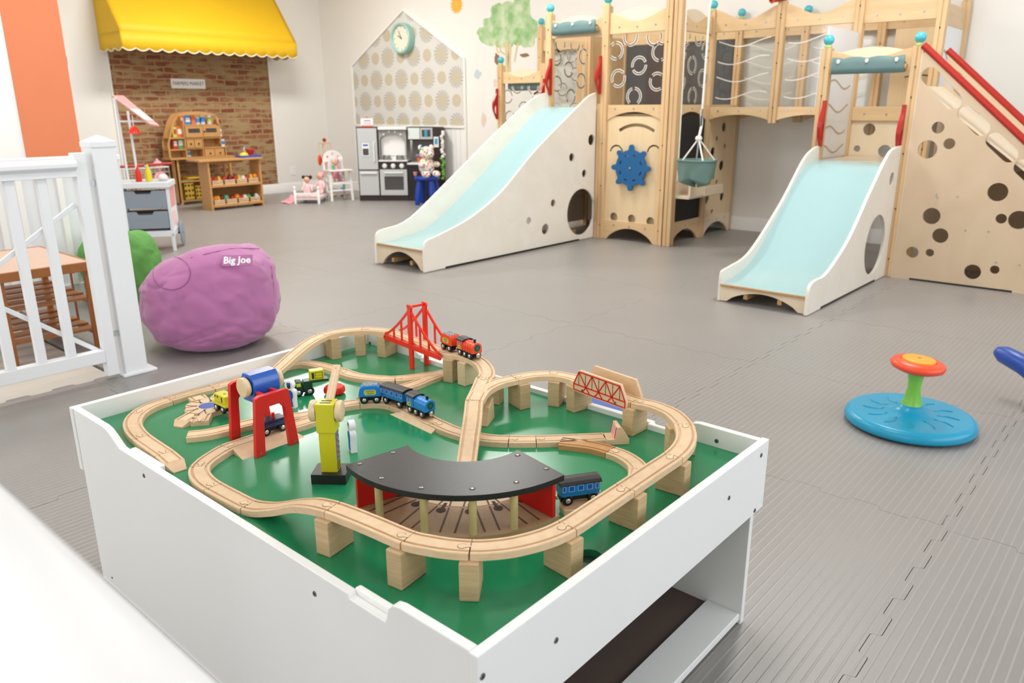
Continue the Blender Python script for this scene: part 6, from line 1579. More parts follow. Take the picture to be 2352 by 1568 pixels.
carton(402, onrow(402, zq), YG, .05, .12, .03, 'label_yellow', 'can_red', 'yellow carton in the upper left cubby'); carton(413, onrow(413, zq), YG, .075, .125, .03, 'can_orange', 'box_white', 'orange and white carton in the upper left cubby')
zq = rows[1]+.001
carton(403, onrow(403, zq), YG, .06, .12, .03, 'can_red', 'box_white', 'red carton in the lower left cubby'); carton(415, onrow(415, zq), YG, .08, .13, .03, 'can_green', 'box_white', 'green and white carton in the lower left cubby')
can(434, onrow(434, zt_+.013), YG, .024, .07, 'can_silver', 'can_blue', 'small tin standing alone in the bottom cubby'); can(512, onrow(512, Q(500, 337)[1]+.001), YG, .024, .085, 'box_white', 'can_blue', 'white and blue tin at the right step of the shelf'); carton(506, onrow(506, rows[2]+.012), YG, .03, .09, .03, 'box_white', 'can_orange', 'narrow white carton right of the small doors')
# baskets inside the lower shelf
def basket(name, label, x0, x1, y0, y1, z, h, m_, nb=5, grp=None, slat=True):
    t = thing(name, label, 'crate', ((x0+x1)/2, (y0+y1)/2, z), group=grp)
    MB().box(x0, x1, y0, y1, z, z+.006).build('base', m_, t)
    if slat:
        for (a, b_, c, d) in ((x0, x1, y0, y0+.006), (x0, x1, y1-.006, y1), (x0, x0+.006, y0, y1), (x1-.006, x1, y0, y1)):
            for k in range(3): zz_ = z+.006+h*k/3; MB().box(a, b_, c, d, zz_, zz_+h/3-.007).build('slat', m_, t)
    else:
        for Yf in (y0, y1-.005):
            hs_ = []
            n = max(3, int((x1-x0)/.035))
            for i in range(n):
                for j in range(3): cx_ = x0+(x1-x0)*(i+.5)/n; cz_ = z+.02+(h-.02)*(j+.5)/3; w = (x1-x0)/n*.30; hs_.append([(cx_-w, cz_-.012), (cx_+w, cz_-.012), (cx_+w, cz_+.012), (cx_-w, cz_+.012)])
            MB().plate([(x0, z), (x1, z), (x1, z+h), (x0, z+h)], hs_, Yf, Yf+.005, 'Y').build('mesh_side', m_, t)
        for X_ in (x0, x1-.005): MB().box(X_, X_+.005, y0, y1, z, z+h).build('side', m_, t)
    return t
zlow = .051
basket('mesh_basket', 'yellow mesh basket on the lowest board of the market shelf, left one', Q(426, 450)[0], Q(449, 450)[0], BY+.01, BY+.2, zlow, .20, 'basket_yellow', grp='yellow mesh baskets', slat=False)
basket('mesh_basket', 'yellow mesh basket on the lowest board of the market shelf, next to the counter', Q(451, 450)[0], Q(475, 450)[0], BY+.01, BY+.2, zlow, .16, 'basket_yellow', grp='yellow mesh baskets', slat=False)
zmid = Q(440, 425)[1]+.051
for i, (x, m1, lab) in enumerate(((432, 'can_green', 'green flat tray on the middle board of the market shelf'), (440, 'can_red', 'reddish flat tray lying on the green one'), (452, 'mustard', 'yellow flat tray leaning at the right of the middle board'))):
    X_ = Q(x, 420)[0]; t = thing('play_tray', lab, 'tray', (X_, BY+.1, zmid+.012*i)); w = .09
    MB().plate([(X_-w, BY+.03), (X_+w, BY+.03), (X_+w, BY+.17), (X_-w, BY+.17)], [], zmid+.012*i, zmid+.006+.012*i, 'Z').build('tray_base', m1, t); MB().plate([(X_-w, BY+.03), (X_+w, BY+.03), (X_+w, BY+.17), (X_-w, BY+.17)], [[(X_-w+.005, BY+.035), (X_+w-.005, BY+.035), (X_+w-.005, BY+.165), (X_-w+.005, BY+.165)]], zmid+.006+.012*i, zmid+.011+.012*i, 'Z').build('tray_rim', m1, t)
# front counter
CY = 8.24
cl, cr_ = aY(483, 420, CY).x, aY(601, 420, CY).x; zct = aY(540, 364, CY).z
ct_ = thing('market_counter', 'low wooden market counter with two shelves of play food', 'counter', ((cl+cr_)/2, CY+.15, 0))
CD = CY+.21
MB().box(aY(453, 366, CY).x, cr_+.03, CY-.03, CD+.04, zct-.02, zct).build('counter_top', 'stand_wood', ct_, bevel=.003)
for x in (cl, cr_): MB().box(x-.012, x+.012, CY, CD, 0, zct-.02).build('end_panel', 'stand_wood', ct_, bevel=.002)
zs1, zs0 = aY(540, 423, CY).z, .055
MB().box(cl, cr_, CD-.01, CD, 0.03, zs1+.02).build('back_panel', 'stand_dark', ct_)
MB().box(cl+.1, cr_-.1, CD-.01, CD, zct-.06, zct-.02).build('apron', 'stand_wood', ct_)
for z in (zs0, zs1): MB().box(cl+.012, cr_-.012, CY+.0, CD-.01, z-.016, z).build('shelf_board', 'stand_wood', ct_); MB().box(cl+.012, cr_-.012, CY-.006, CY+.004, z-.02, z+.006).build('shelf_lip', 'stand_wood', ct_)
n = 4; w = (cr_-cl-.04)/n
random.seed(11)
foods = [['fruit_red', 'fruit_red', 'fruit_yellow'], ['fruit_red', 'fruit_maroon'], ['fruit_red', 'fruit_yellow', 'box_white'], ['fruit_red', 'fruit_yellow', 'fruit_orange']], [['fruit_green', 'fruit_orange', 'fruit_yellow', 'fruit_maroon'], ['fruit_mint', 'fruit_red'], ['fruit_orange', 'fruit_red', 'box_white'], ['fruit_green', 'fruit_dark', 'box_white']]
cn = {'fruit_red': ('red round play fruit', 'toy_apple'), 'fruit_maroon': ('dark red play plum', 'toy_plum'), 'fruit_yellow': ('yellow play lemon', 'toy_lemon'), 'fruit_green': ('light green play pear', 'toy_pear'), 'fruit_orange': ('orange play fruit', 'toy_orange'), 'fruit_mint': ('mint green play cabbage', 'toy_cabbage'), 'fruit_dark': ('dark green play courgette', 'toy_courgette'), 'box_white': ('white play onion', 'toy_onion')}
pos = ['leftmost', 'second', 'third', 'rightmost']
for r_, z in ((0, zs1), (1, zs0)):
    for i in range(n):
        xx = cl+.02+i*w; basket('play_food_crate', f'small slatted wooden crate, {pos[i]} of four on the {"upper" if r_ == 0 else "lower"} counter shelf', xx+.004, xx+w-.004, CY+.01, CY+.17, z+.0005, .055, 'peg_wood', grp='slatted food crates on the counter')
        k = len(foods[r_][i]); seen = {}
        for j, f_ in enumerate(foods[r_][i]):
            seen[f_] = seen.get(f_, 0)+1
            rr = .034 if f_ in ('fruit_maroon', 'fruit_mint', 'fruit_orange') else .028
            fx = xx+w*(j+.5)/k; pz = z+.035+(rr-.01 if True else 0)
            lab = f'{cn[f_][0]} in the {pos[i]} {"upper" if r_ == 0 else "lower"} crate' + (' , nearer its right side' if seen[f_] > 1 else '')
            t = thing(cn[f_][1], lab.replace(' ,', ','), 'play food', (fx, CY+.07, pz-rr*.6), group='play food in the counter crates')
            e = (rr*1.0, rr, rr*1.05) if f_ not in ('fruit_yellow', 'fruit_dark') else (rr*.75, rr*.8, rr*1.5)
            MB().ball((fx, CY+.07, pz+rr*.25), e, 14, 10).build('fruit', f_, t, smooth=60)
            MB().cyl((fx, CY+.07, pz+rr*1.2), (fx+.004, CY+.07, pz+rr*1.6), .003, n=6).build('stalk', 'fruit_dark', t)
# toy till
p = aY(572, 362, CY+.12); t = thing('toy_scale', 'toy kitchen scale in blue, red and yellow on the counter', 'toy', (p.x, CY+.12, zct))
MB().box(p.x-.13, p.x+.13, CY+.06, CY+.2, zct, zct+.022).build('base', 'blue_paint', t, bevel=.005)
MB().lathe([(.03, zct+.022), (.035, zct+.05), (.048, zct+.075), (.055, zct+.085), (.05, zct+.09)], Matrix.Translation((p.x+.03, CY+.13, 0)), 20).build('bowl', 'fruit_red', t, smooth=40)
MB().ball((p.x-.06, CY+.12, zct+.022), (.055, .04, .035), 14, 8).build('mound', 'fruit_yellow', t, smooth=60)
MB().tube([(p.x-.04, CY+.12, zct+.05), (p.x-.06, CY+.12, zct+.09), (p.x-.04, CY+.12, zct+.12)], .005, 6).build('spout', 'can_silver', t)
MB().ball((p.x-.04, CY+.12, zct+.125), .010, 8, 6).build('drop', 'can_blue', t)

# ------------------------------------------------------------ white snack cart
pr = az(402, 576, 0); az_ = math.radians(-34); t = thing('snack_cart', 'white toy snack cart with two grey drawers, wheels and a striped canopy', 'toy cart', (pr.x, pr.y, 0), az_)
W_, D_ = .37, .30; LB = dict(local=True)
for x, y in ((-W_+.012, .01), (0, .01)): MB().box(x-.012, x+.012, y-.01, y+.014, 0, .14).build('leg', 'cart_white', t, bevel=.002, **LB)
MB().box(-W_, .012, 0, D_, .115, .165).build('bottom_frame', 'cart_white', t, bevel=.004, **LB)
for x in (-W_+.012, .0): MB().box(x-.012, x+.012, 0, .02, .165, .50).build('corner_post', 'cart_white', t, bevel=.002, **LB)
for x in (-W_+.012, .0): MB().box(x-.012, x+.012, D_-.02, D_, .165, .50).build('corner_post', 'cart_white', t, bevel=.002, **LB)
MB().box(-W_+.005, -W_+.010, .02, D_-.02, .165, .50).build('side_panel', 'cart_white', t, **LB)
sd = MB().box(.002, .008, .02, D_-.02, .165, .50).build('side_panel', 'box_white', t, **LB)
MB().box(.008, .0095, .025, D_-.025, .34, .495).build('side_print', 'stripe_pink', sd, **LB)
MB().plate([(.04, .2), (D_-.05, .19), (D_-.06, .30), (.05, .31)], [], .008, .0092, 'X').build('side_print', 'pink_pale', sd, **LB)
MB().box(-W_-.01, .022, -.02, D_+.01, .50, .545).build('tray', 'cart_white', t, bevel=.006, **LB)
MB().box(-W_+.01, .002, -.0, D_-.01, .545, .548).build('tray_mat', 'can_silver', t, **LB)
for i, z in enumerate((.185, .345)):
    dy = -.012 if i == 0 else .0
    d_ = MB().plate([(-W_+.026, z), (-.014, z), (-.014, z+.135), (-.014-.10, z+.135), (-.014-.115, z+.110), (-W_+.026+.115, z+.110), (-W_+.026+.10, z+.135), (-W_+.026, z+.135)], [], dy, dy+.006, 'Y').build('drawer', 'drawer_grey', t, bevel=.002, **LB)
    MB().box(-W_+.028, -.016, dy+.006, .25, z, z+.12).build('drawer_box', 'drawer_slot', d_, **LB)
for x in (.022,):
    MB().lathe([(.02, -.004), (.098, -.006), (.105, -.003), (.105, .003), (.098, .006), (.02, .004)], Matrix.Translation((x+.012, D_-.02, .106)) @ Matrix.Rotation(PI/2, 4, 'Y'), 28).build('wheel', 'drawer_grey', t, smooth=40, **LB)
    MB().lathe([(.02, -.004), (.098, -.006), (.105, -.003), (.105, .003), (.098, .006), (.02, .004)], Matrix.Translation((-W_-.012, D_-.02, .106)) @ Matrix.Rotation(PI/2, 4, 'Y'), 28).build('wheel', 'drawer_grey', t, smooth=40, **LB)
MB().cyl((-W_-.02, D_-.02, .106), (.04, D_-.02, .106), .008, n=10).build('axle', 'screw_dark', t, **LB)
Mi = wmat(t).inverted()
pa0, pa1 = Vector((-W_+.02, D_-.02, .545)), Vector((-W_+.02, D_-.02, 1.235)); pb0, pb1 = Vector((-W_+.02+.0, .02, .545)), Vector((-W_+.02, .02, 1.10))
def loc_at(x, y, depth):   # local point seen at pixel (x,y) at given distance along the cart depth axis
    o_ = Mi @ Vector((0, 0, CAMH)); d = Mi.to_3x3() @ ray(x, y); t_ = (depth-o_.y)/d.y; return o_+d*t_
A0, A1 = loc_at(298, 434, D_-.02), loc_at(264, 224, D_-.02); B0, B1 = loc_at(320, 430, .04), loc_at(293, 255, .04)
MB().cyl((A0.x, A0.y, .545), A1, .009, n=10).build('canopy_pole', 'cart_white', t, **LB); MB().cyl((B0.x, B0.y, .545), B1, .009, n=10).build('canopy_pole', 'cart_white', t, **LB)
c0, c1, c2, c3 = loc_at(257, 219, D_+.02), loc_at(283, 219, D_+.05), loc_at(366, 288, -.02), loc_at(345, 284, -.08)
cp = MB().add([c0, c1, c2, c3], [(0, 1, 2, 3)]).build('canopy', 'stripe_pink', t, **LB); s_ = cp.modifiers.new('s', 'SOLIDIFY'); s_.thickness = .012
L0 = lambda a, b_, f_: a+(b_-a)*f_
MB().add([L0(c0, c3, .48)+Vector((0, -.008, .001)), L0(c1, c2, .48)+Vector((0, -.008, .001)), L0(c1, c2, .86)+Vector((0, -.008, .001)), L0(c0, c3, .86)+Vector((0, -.008, .001))], [(0, 1, 2, 3)]).build('canopy_print', 'cream_binding', cp, **LB)
r0, r1 = loc_at(272, 279, .1), loc_at(342, 279, .1); MB().cyl(r0, r1, .006, n=8).build('cross_bar', 'cart_white', t, **LB)
rc = loc_at(309, 306, .0); MB().lathe([(.045, 0), (.034, .025), (.020, .045), (.006, .052)], Matrix.Translation(rc), 16).build('red_lamp', 'red_plastic', t, smooth=40, **LB)
MB().cyl(rc+Vector((0, 0, .05)), rc+Vector((0, 0, .13)), .003, n=6).build('lamp_cord', 'cart_white', t, **LB)
def bottle(x, y, m_, lab, dep, nm='sauce_bottle'):
    p = wmat(t) @ loc_at(x, y, dep); b_ = thing(nm, lab, 'play food', (p.x, p.y, .5485))
    MB().lathe([(.022, 0), (.024, .01), (.022, .075), (.014, .095), (.012, .1)], None, 18).build('bottle', m_, b_, smooth=40, local=True); MB().lathe([(.0125, .1), (.008, .115), (.003, .135)], None, 14).build('nozzle', m_, b_, smooth=40, local=True)
bottle(322, 433, 'ketchup_red', 'red squeeze bottle on the snack cart tray', .04); bottle(345, 432, 'mustard', 'yellow squeeze bottle on the snack cart tray', .045)
p = wmat(t) @ loc_at(377, 428, .1); b_ = thing('toy_bun', 'white round play bun on the right of the cart tray', 'play food', (p.x, p.y, .5485)); MB().ball((0, 0, .024), (.034, .034, .026), 16, 10).build('bun', 'box_white', b_, smooth=60, local=True); MB().lathe([(.03, 0), (.036, .004), (.03, .008)], None, 16).build('saucer', 'can_silver', b_, local=True)
# shopping trolley with a doll behind the cart
p = az(322, 505, 0); tr_ = thing('shopping_trolley', 'toy wire shopping trolley with a red handle behind the snack cart', 'toy cart', (p.x, p.y, 0))
gp = lambda x, y, Y: aY(x, y, Y)
Y0, Y1 = p.y, p.y+.34; xl, xr_ = gp(283, 420, Y0).x, gp(392, 420, Y0).x; zh = gp(340, 379, Y0).z
for z, r__ in ((zh-.03, .006), (zh-.30, .006)):
    MB().tube([(xl, Y0, z), (xr_, Y0, z), (xr_-.03, Y1, z), (xl+.03, Y1, z)], r__, 6, closed=True).build('rim_wire', 'cart_white', tr_)
m_ = MB()
for i in range(11): f_ = i/10; x = xl+(xr_-xl)*f_; m_.tube([(x, Y0, zh-.03), (x, Y0, zh-.30), (xl+.03+(xr_-xl-.06)*f_, Y1, zh-.30), (xl+.03+(xr_-xl-.06)*f_, Y1, zh-.03)], .0022, 5)
for j in range(4): z = zh-.08-.055*j; m_.tube([(xl, Y0, z), (xr_, Y0, z), (xr_-.03, Y1, z), (xl+.03, Y1, z)], .0022, 5, closed=True)
m_.build('basket_wire', 'can_silver', tr_, kind='stuff')
MB().cyl((xl-.02, Y0-.04, zh), (xl+(xr_-xl)*.44, Y0-.04, zh+.004), .013, n=12).build('handle', 'rail_red', tr_); MB().cyl((xl+(xr_-xl)*.52, Y0-.04, zh+.004), (xr_+.02, Y0-.04, zh+.006), .013, n=12).build('handle', 'rail_red', tr_)
for x in (xl+.02, xr_-.02):
    for Y_ in (Y0+.02, Y1-.04): MB().cyl((x, Y_, .05), (x, Y_, zh-.30), .006, n=8).build('leg', 'can_silver', tr_); MB().cyl((x-.012, Y_, .028), (x+.012, Y_, .028), .028, n=16).build('wheel', 'black_paint', tr_)
def doll(label, p, sc_, rz, hat, body, skin, lying=0, hair=None, name='rag_doll'):
    t = thing(name, label, 'doll', p, rz)
    R = Matrix.Rotation(lying, 4, 'X'); S = Matrix.Diagonal((sc_, sc_, sc_, 1)); T = S @ R
    def B(nm, m_, parts):
        b = MB()
        for c, r in parts: b.ball(c, r, 14, 10, 0, T)
        return b.build(nm, m_, t, smooth=60, local=True)
    bm = MB(); bm.tube([T @ Vector(q) for q in ((0, 0, .06), (0, 0, .16), (0, 0, .25), (0, 0, .285))], [.055*sc_, .062*sc_, .048*sc_, .02*sc_], 14); bm.build('torso', body, t, smooth=60, local=True)
    for s_ in (-1, 1):
        MB().tube([T @ Vector(q) for q in ((s_*.03, 0, .08), (s_*.045, .06, .04), (s_*.055, .14, .03))], [.030*sc_, .026*sc_, .024*sc_], 10).build('leg', body, t, smooth=60, local=True)
        B('foot', hat, [((s_*.057, .165, .035), (.024, .03, .028))])
        MB().tube([T @ Vector(q) for q in ((s_*.04, 0, .24), (s_*.085, .02, .19), (s_*.10, .05, .14))], [.022*sc_, .019*sc_, .017*sc_], 10).build('arm', body, t, smooth=60, local=True)
        B('hand', skin, [((s_*.102, .06, .125), (.016, .016, .016))])
    hd = B('head', skin, [((0, .01, .34), (.062, .058, .062))])
    B('eye', 'black_ink', [((-.022, .064, .348), (.006, .005, .007)), ((.022, .064, .348), (.006, .005, .007))])['kind'] = 'stuff'
    B('mouth', 'rail_red', [((0, .067, .322), (.008, .004, .003))])
    if hair: B('hair', hair, [((0, -.012, .358), (.068, .06, .058)), ((-.07, -.01, .385), (.036, .034, .036)), ((.07, -.01, .385), (.036, .034, .036))])['kind'] = 'stuff'
    else: B('bonnet', hat, [((0, -.014, .355), (.070, .062, .064)), ((0, -.02, .42), (.02, .02, .028))])['kind'] = 'stuff'
    return t
pd = aY(372, 418, Y0+.10); doll('pink rag doll with a pointed bonnet sitting in the shopping trolley', (pd.x, Y0+.13, zh-.27), .72, PI*1.05, 'pink_cloth', 'pink_cloth', 'doll_skin')

# ------------------------------------------------------------ play kitchen
kA, kB, kC = az(827, 461, 0), az(935, 461, 0), az(1013, 472, 0)
u = (kB-kA); Wk = u.length; rzk = math.atan2(u.y, u.x); LB = dict(local=True)
kt = thing('play_kitchen', 'dark brown and silver toy kitchen with fridge, stove, oven and microwave', 'play kitchen', kA, rzk)
def kz(y): # height from a pixel row on the kitchen front
    P = kA+u*.5; best = 0; zlo, zhi = 0, 1.6
    for _ in range(40):
        zm = (zlo+zhi)/2; v_ = Vector((P.x, P.y, zm-CAMH)); py = 784-FPX*v_.dot(_u2)/v_.dot(_fw)
        if py > y: zlo = zm
        else: zhi = zm
    return zlo
def kx(x): # position along the front from a pixel column (bottom row)
    lo, hi = -.5, 2.5
    for _ in range(40):
        m = (lo+hi)/2; P = kA+u.normalized()*m; v_ = Vector((P.x, P.y, .5-CAMH)); q_ = 1176+FPX*v_.dot(_r2)/v_.dot(_fw)
        if q_ < x: lo = m
        else: hi = m
    return lo
KD = .30; ztk = kz(292); z1 = kz(448)
x_f = kx(870); x_s = kx(935); wR = .52
MB().box(0, x_f, 0, KD, 0, ztk).build('fridge_body', 'espresso', kt, bevel=.002, **LB)
fd = MB().box(.012, x_f-.010, -.014, 0, kz(389), ztk-.012).build('fridge_door', 'kitchen_silver', kt, bevel=.003, **LB)
MB().box(x_f-.055, x_f-.040, -.034, -.022, kz(370), kz(325)).build('door_handle', 'kitchen_trim', fd, bevel=.003, **LB)
d_ = MB().box(.030+.035, .035+.12, -.020, -.014, kz(359), kz(329)).build('ice_dispenser', 'kitchen_trim', fd, bevel=.003, **LB)
MB().box(.075, .145, -.022, -.020, kz(356), kz(341)).build('dispenser_recess', 'kitchen_glass', fd, **LB); MB().box(.08, .14, -.022, -.020, kz(335), kz(331)).build('dispenser_label', 'box_blue', fd, **LB)
fz = MB().box(.012, x_f-.010, -.014, 0, z1, kz(392)).build('freezer_door', 'kitchen_silver', kt, bevel=.003, **LB)
MB().box(.03, x_f-.03, -.032, -.022, kz(399), kz(395)).build('door_handle', 'kitchen_trim', fz, bevel=.003, **LB)
# stove block
zst = kz(371)
MB().box(x_f, x_s, 0, KD, 0, zst).build('stove_body', 'espresso', kt, bevel=.002, **LB)
MB().box(x_f, x_s, KD-.02, KD, zst, ztk).build('stove_back', 'kitchen_silver', kt, **LB)
MB().box(x_f-.0, x_s+.01, -.01, KD, ztk-.0, ztk+.0).build('hood_line', 'espresso', kt, **LB) if False else None
MB().box(x_f+.006, x_s+.004, -.012, KD, kz(298), ztk+.003).build('hood_shelf', 'kitchen_trim', kt, bevel=.003, **LB)
xm0 = (x_f+x_s)/2; hw_ = (x_s-x_f)/2-.01
k = 14; arch = [(xm0-hw_+.01, kz(371)), (xm0+hw_-.01, kz(371)), (xm0+hw_-.01, kz(318))]+[(xm0+(hw_-.012)*math.cos(PI*i/k), kz(322)+(kz(307)-kz(322))*math.sin(PI*i/k)) for i in range(k+1)]+[(xm0-hw_+.01, kz(318))]
MB().plate([(x_f+.006, kz(371)), (x_s-.004, kz(371)), (x_s-.004, kz(299)), (x_f+.006, kz(299))], [arch], .02, .03, 'Y').build('arched_hood', 'kitchen_grey', kt, **LB)
MB().plate(arch, [], .075, .085, 'Y').build('backsplash', 'trim_white', kt, **LB)
for dx, py in ((-.085, 309), (-.03, 303), (.03, 303), (.085, 309)): MB().ball((xm0+dx*1.2, .016, kz(py)), (.012, .006, .012), 10, 6).build('hook', 'kitchen_trim', kt, **LB)
MB().box(x_f-.002, x_s+.005, -.018, KD, zst, zst+.018).build('stove_top', 'kitchen_trim', kt, bevel=.004, **LB)
for dx in (-.08, .08):
    MB().lathe([(.05, zst+.018), (.055, zst+.024), (.04, zst+.027)], Matrix.Translation((xm0+dx, .035, 0)), 20).build('hob_ring', 'kitchen_grey', kt, **LB)
for i, dx in enumerate((-.11, 0, .11)): MB().lathe([(.028, 0), (.030, .006), (.022, .018), (.008, .02)], Matrix.Translation((xm0+dx*.95, 0, kz(381))) @ Matrix.Rotation(PI/2, 4, 'X'), 18).build('control_knob', 'kitchen_trim', kt, smooth=40, **LB)
ov = MB().plate([(x_f+.008, z1), (x_s-.006, z1), (x_s-.006, kz(389)), (x_f+.008, kz(389))], [[(x_f+.06, kz(436)), (x_s-.05, kz(436)), (x_s-.05, kz(405)), (x_f+.06, kz(405))]], -.014, 0, 'Y').build('oven_door', 'kitchen_silver', kt, bevel=.002, **LB)
MB().box(x_f+.06, x_s-.05, -.006, -.002, kz(436), kz(405)).build('oven_window', 'kitchen_glass', ov, **LB)
MB().box(x_f+.065, x_s-.055, -.034, -.022, kz(398), kz(394.5)).build('door_handle', 'kitchen_trim', ov, bevel=.003, **LB)
# right-hand unit, turned a little
rr_ = math.atan2(kC.y-kB.y, kC.x-kB.x)-rzk; TR = Matrix.Translation((x_s+.002, 0, 0)) @ Matrix.Rotation(-.10, 4, 'Z'); wR = Wk*.735
def kb(nm, m_, x0, x1, y0, y1, z0, z1, par=None, bv=.002): return MB().box(x0, x1, y0, y1, z0, z1, 0, TR).build(nm, m_, par or kt, bevel=bv, **LB)
kb('sink_body', 'espresso', 0, wR, .0, KD, 0, kz(378)); kb('side_board', 'espresso', wR-.018, wR, 0, KD, 0, ztk); kb('upper_back', 'kitchen_grey', 0, wR, KD-.02, KD, kz(370), ztk)
uc = kb('upper_cabinet', 'espresso', 0, wR-.0, .05, KD, kz(322), ztk)
kb('frosted_door', 'window_pale', .01, wR*.36, .038, .05, kz(320), ztk-.01, uc); mw = kb('microwave', 'kitchen_silver', wR*.38, wR*.74, .03, .05, kz(320), ztk-.01)
kb('microwave_window', 'kitchen_glass', wR*.43, wR*.68, .026, .030, kz(314), kz(298), mw); kb('cup_inside', 'phone_cyan', wR*.51, wR*.59, .024, .026, kz(314), kz(299), mw)
kb('side_column', 'espresso', wR*.76, wR-.018, .0, .05, kz(376), ztk); ph = kb('toy_phone', 'kitchen_trim', wR*.79, wR*.93, -.018, 0, kz(338), kz(314)); kb('phone_screen', 'phone_cyan', wR*.82, wR*.90, -.020, -.018, kz(331), kz(318), ph)
kb('worktop', 'kitchen_trim', -.0, wR*.76, -.018, KD, kz(378), kz(374)); kb('black_front', 'black_paint', .01, wR-.01, -.006, .0, z1, kz(381)); kb('tap', 'kitchen_trim', wR*.5, wR*.54, .1, .13, kz(374), kz(362))
def kthing(nm, lab, cat, x, y, z): q_ = wmat(kt) @ TR @ Vector((x, y, z)); return thing(nm, lab, cat, q_)
zw = kz(374)+.001
t = kthing('potted_plant', 'small play plant in an orange pot on the toy kitchen worktop', 'plant', wR*.28, .12, zw)
MB().lathe([(.022, 0), (.032, .05), (.034, .055)], None, 16).build('pot', 'pot_orange', t, **LB); m_ = MB()
for i in range(9): a = i*.7; m_.ball((.03*math.cos(a), .02*math.sin(a), .075+.006*(i % 3)), (.018, .018, .014), 8, 6)
m_.build('flowers', 'lilac', t, kind='stuff', **LB); m_ = MB()
for i in range(8): a = i*.8; m_.tube([(0, 0, .08), (.03*math.cos(a), .03*math.sin(a), .12), (.05*math.cos(a), .05*math.sin(a), .135)], [.005, .008, .002], 5)
m_.build('leaves', 'leaf_green', t, kind='stuff', **LB)
t = kthing('toy_cake_stand', 'striped toy cake stand topped with an orange duck on the kitchen worktop', 'toy', wR*.62, .08, zw)
MB().cyl((0, 0, 0), (0, 0, .07), .010, n=10).build('stem', 'rail_red', t, **LB); MB().lathe([(.06, .07), (.062, .085), (.06, .11)], None, 20).build('plate', 'can_orange', t, **LB); MB().lathe([(.0625, .085), (.0625, .098)], None, 20).build('stripe', 'can_silver', t, **LB)
MB().ball((0, 0, .128), (.026, .018, .020), 12, 8).ball((.018, 0, .148), .013, 10, 8).build('duck', 'orange_red', t, smooth=60, **LB)
for i, dx in enumerate((-.08, .08)):
    q_ = wmat(kt) @ Vector((xm0+dx, .035, zst+.0275)); t = thing('toy_saucepan', f'small metal toy saucepan on the {"left" if i == 0 else "right"} hob ring', 'saucepan', q_, rzk, 'toy saucepans on the stove')
    MB().lathe([(.044, 0), (.046, .045), (.043, .045), (.041, .004)], None, 20, cap=True).build('pan', 'steel', t, smooth=40, **LB); MB().bar((.045, 0, .035), (.10, -.02, .04), .010, .005).build('handle', 'black_paint', t, **LB)
q_ = wmat(kt) @ Vector((kx(844)-.0, .10, ztk+.0005)); t = thing('toy_package', 'white and red toy box standing on top of the toy fridge', 'box', q_, rzk)
MB().box(-.075, .075, -.02, .02, 0, .10).build('carton', 'box_white', t, bevel=.002, **LB); MB().box(-.072, .072, -.0205, -.0198, .002, .018).build('red_band', 'box_red', t, **LB); MB().box(-.035, .045, -.0205, -.0198, .07, .08).build('blue_band', 'box_blue', t, **LB)
MB().box(-.04, .05, -.0205, -.0198, .03, .06).build('picture', 'pink_pale', t, **LB)
q_ = wmat(kt) @ TR @ Vector((.10, -.02, kz(404))); t = thing('toy_mug', 'small pink toy cup hanging at the dark kitchen front', 'cup', q_)
MB().lathe([(.012, 0), (.022, .02), (.026, .05)], None, 14).build('cup', 'pink_cloth', t, smooth=40, **LB)
q_ = wmat(kt) @ TR @ Vector((wR+.012, .0, kz(415))); t = thing('leaf_garland', 'white and green cloth garland hanging beside the toy kitchen', 'garland', q_)
m_ = MB(); m2 = MB()
for i in range(22): (m_ if i > 9 else m2).ball((.012*math.sin(i*1.9), .012*math.cos(i*1.4), .03+.026*i), (.022, .022, .018), 8, 6)
m_.build('white_strip', 'box_white', t, kind='stuff', **LB); m2.build('green_leaves', 'fruit_green', t, kind='stuff', **LB)

# ------------------------------------------------------------ stool with the spotted bear
m = bpy.data.materials.new('spotted_cloth'); MT['spotted_cloth'] = m; m.use_nodes = True; nt = m.node_tree; b = nt.nodes['Principled BSDF']; b.inputs['Roughness'].default_value = .9
tc = N(nt, 'ShaderNodeTexCoord'); vo = N(nt, 'ShaderNodeTexVoronoi'); vo.inputs['Scale'].default_value = 32; nt.links.new(tc.outputs['Object'], vo.inputs['Vector'])
rp = N(nt, 'ShaderNodeValToRGB'); rp.color_ramp.interpolation = 'CONSTANT'; el = rp.color_ramp.elements
el[0].color = lin('E4502C'); el[1].position = .2; el[1].color = lin('F2A62A')
for p_, c_ in ((.4, '2F7FC2'), (.6, '7CC24A'), (.8, 'E46A9A')): e_ = el.new(p_); e_.color = lin(c_)
sp3 = N(nt, 'ShaderNodeSeparateColor'); nt.links.new(vo.outputs['Color'], sp3.inputs[0]); nt.links.new(sp3.outputs[0], rp.inputs[0])
lt = mth(nt, 'LESS_THAN', vo.outputs['Distance'], .42); nt.links.new(mix(nt, lt, lin('F3EFEA'), rp.outputs[0]), b.inputs['Base Color'])
sc0 = az(984, 470, 0); t = thing('stool', 'round dark blue plastic stool with four fat legs in front of the toy kitchen', 'stool', (sc0.x+.02, sc0.y+.03, 0), .5)
SH = .325
MB().lathe([(.02, SH-.04), (.13, SH-.04), (.148, SH-.028), (.15, SH-.012), (.143, SH-.002), (.12, SH-.006)], None, 36).build('seat', 'stool_blue', t, smooth=50, **LB)
for i in range(4):
    a = PI/4+PI/2*i; P = [(r*math.cos(a), r*math.sin(a), z) for r, z in ((.095, SH-.04), (.11, .2), (.125, .1), (.135, 0.02), (.137, 0))]
    MB().tube(P, [.030, .036, .036, .030, .024], 16).build('leg', 'stool_blue', t, smooth=60, **LB)
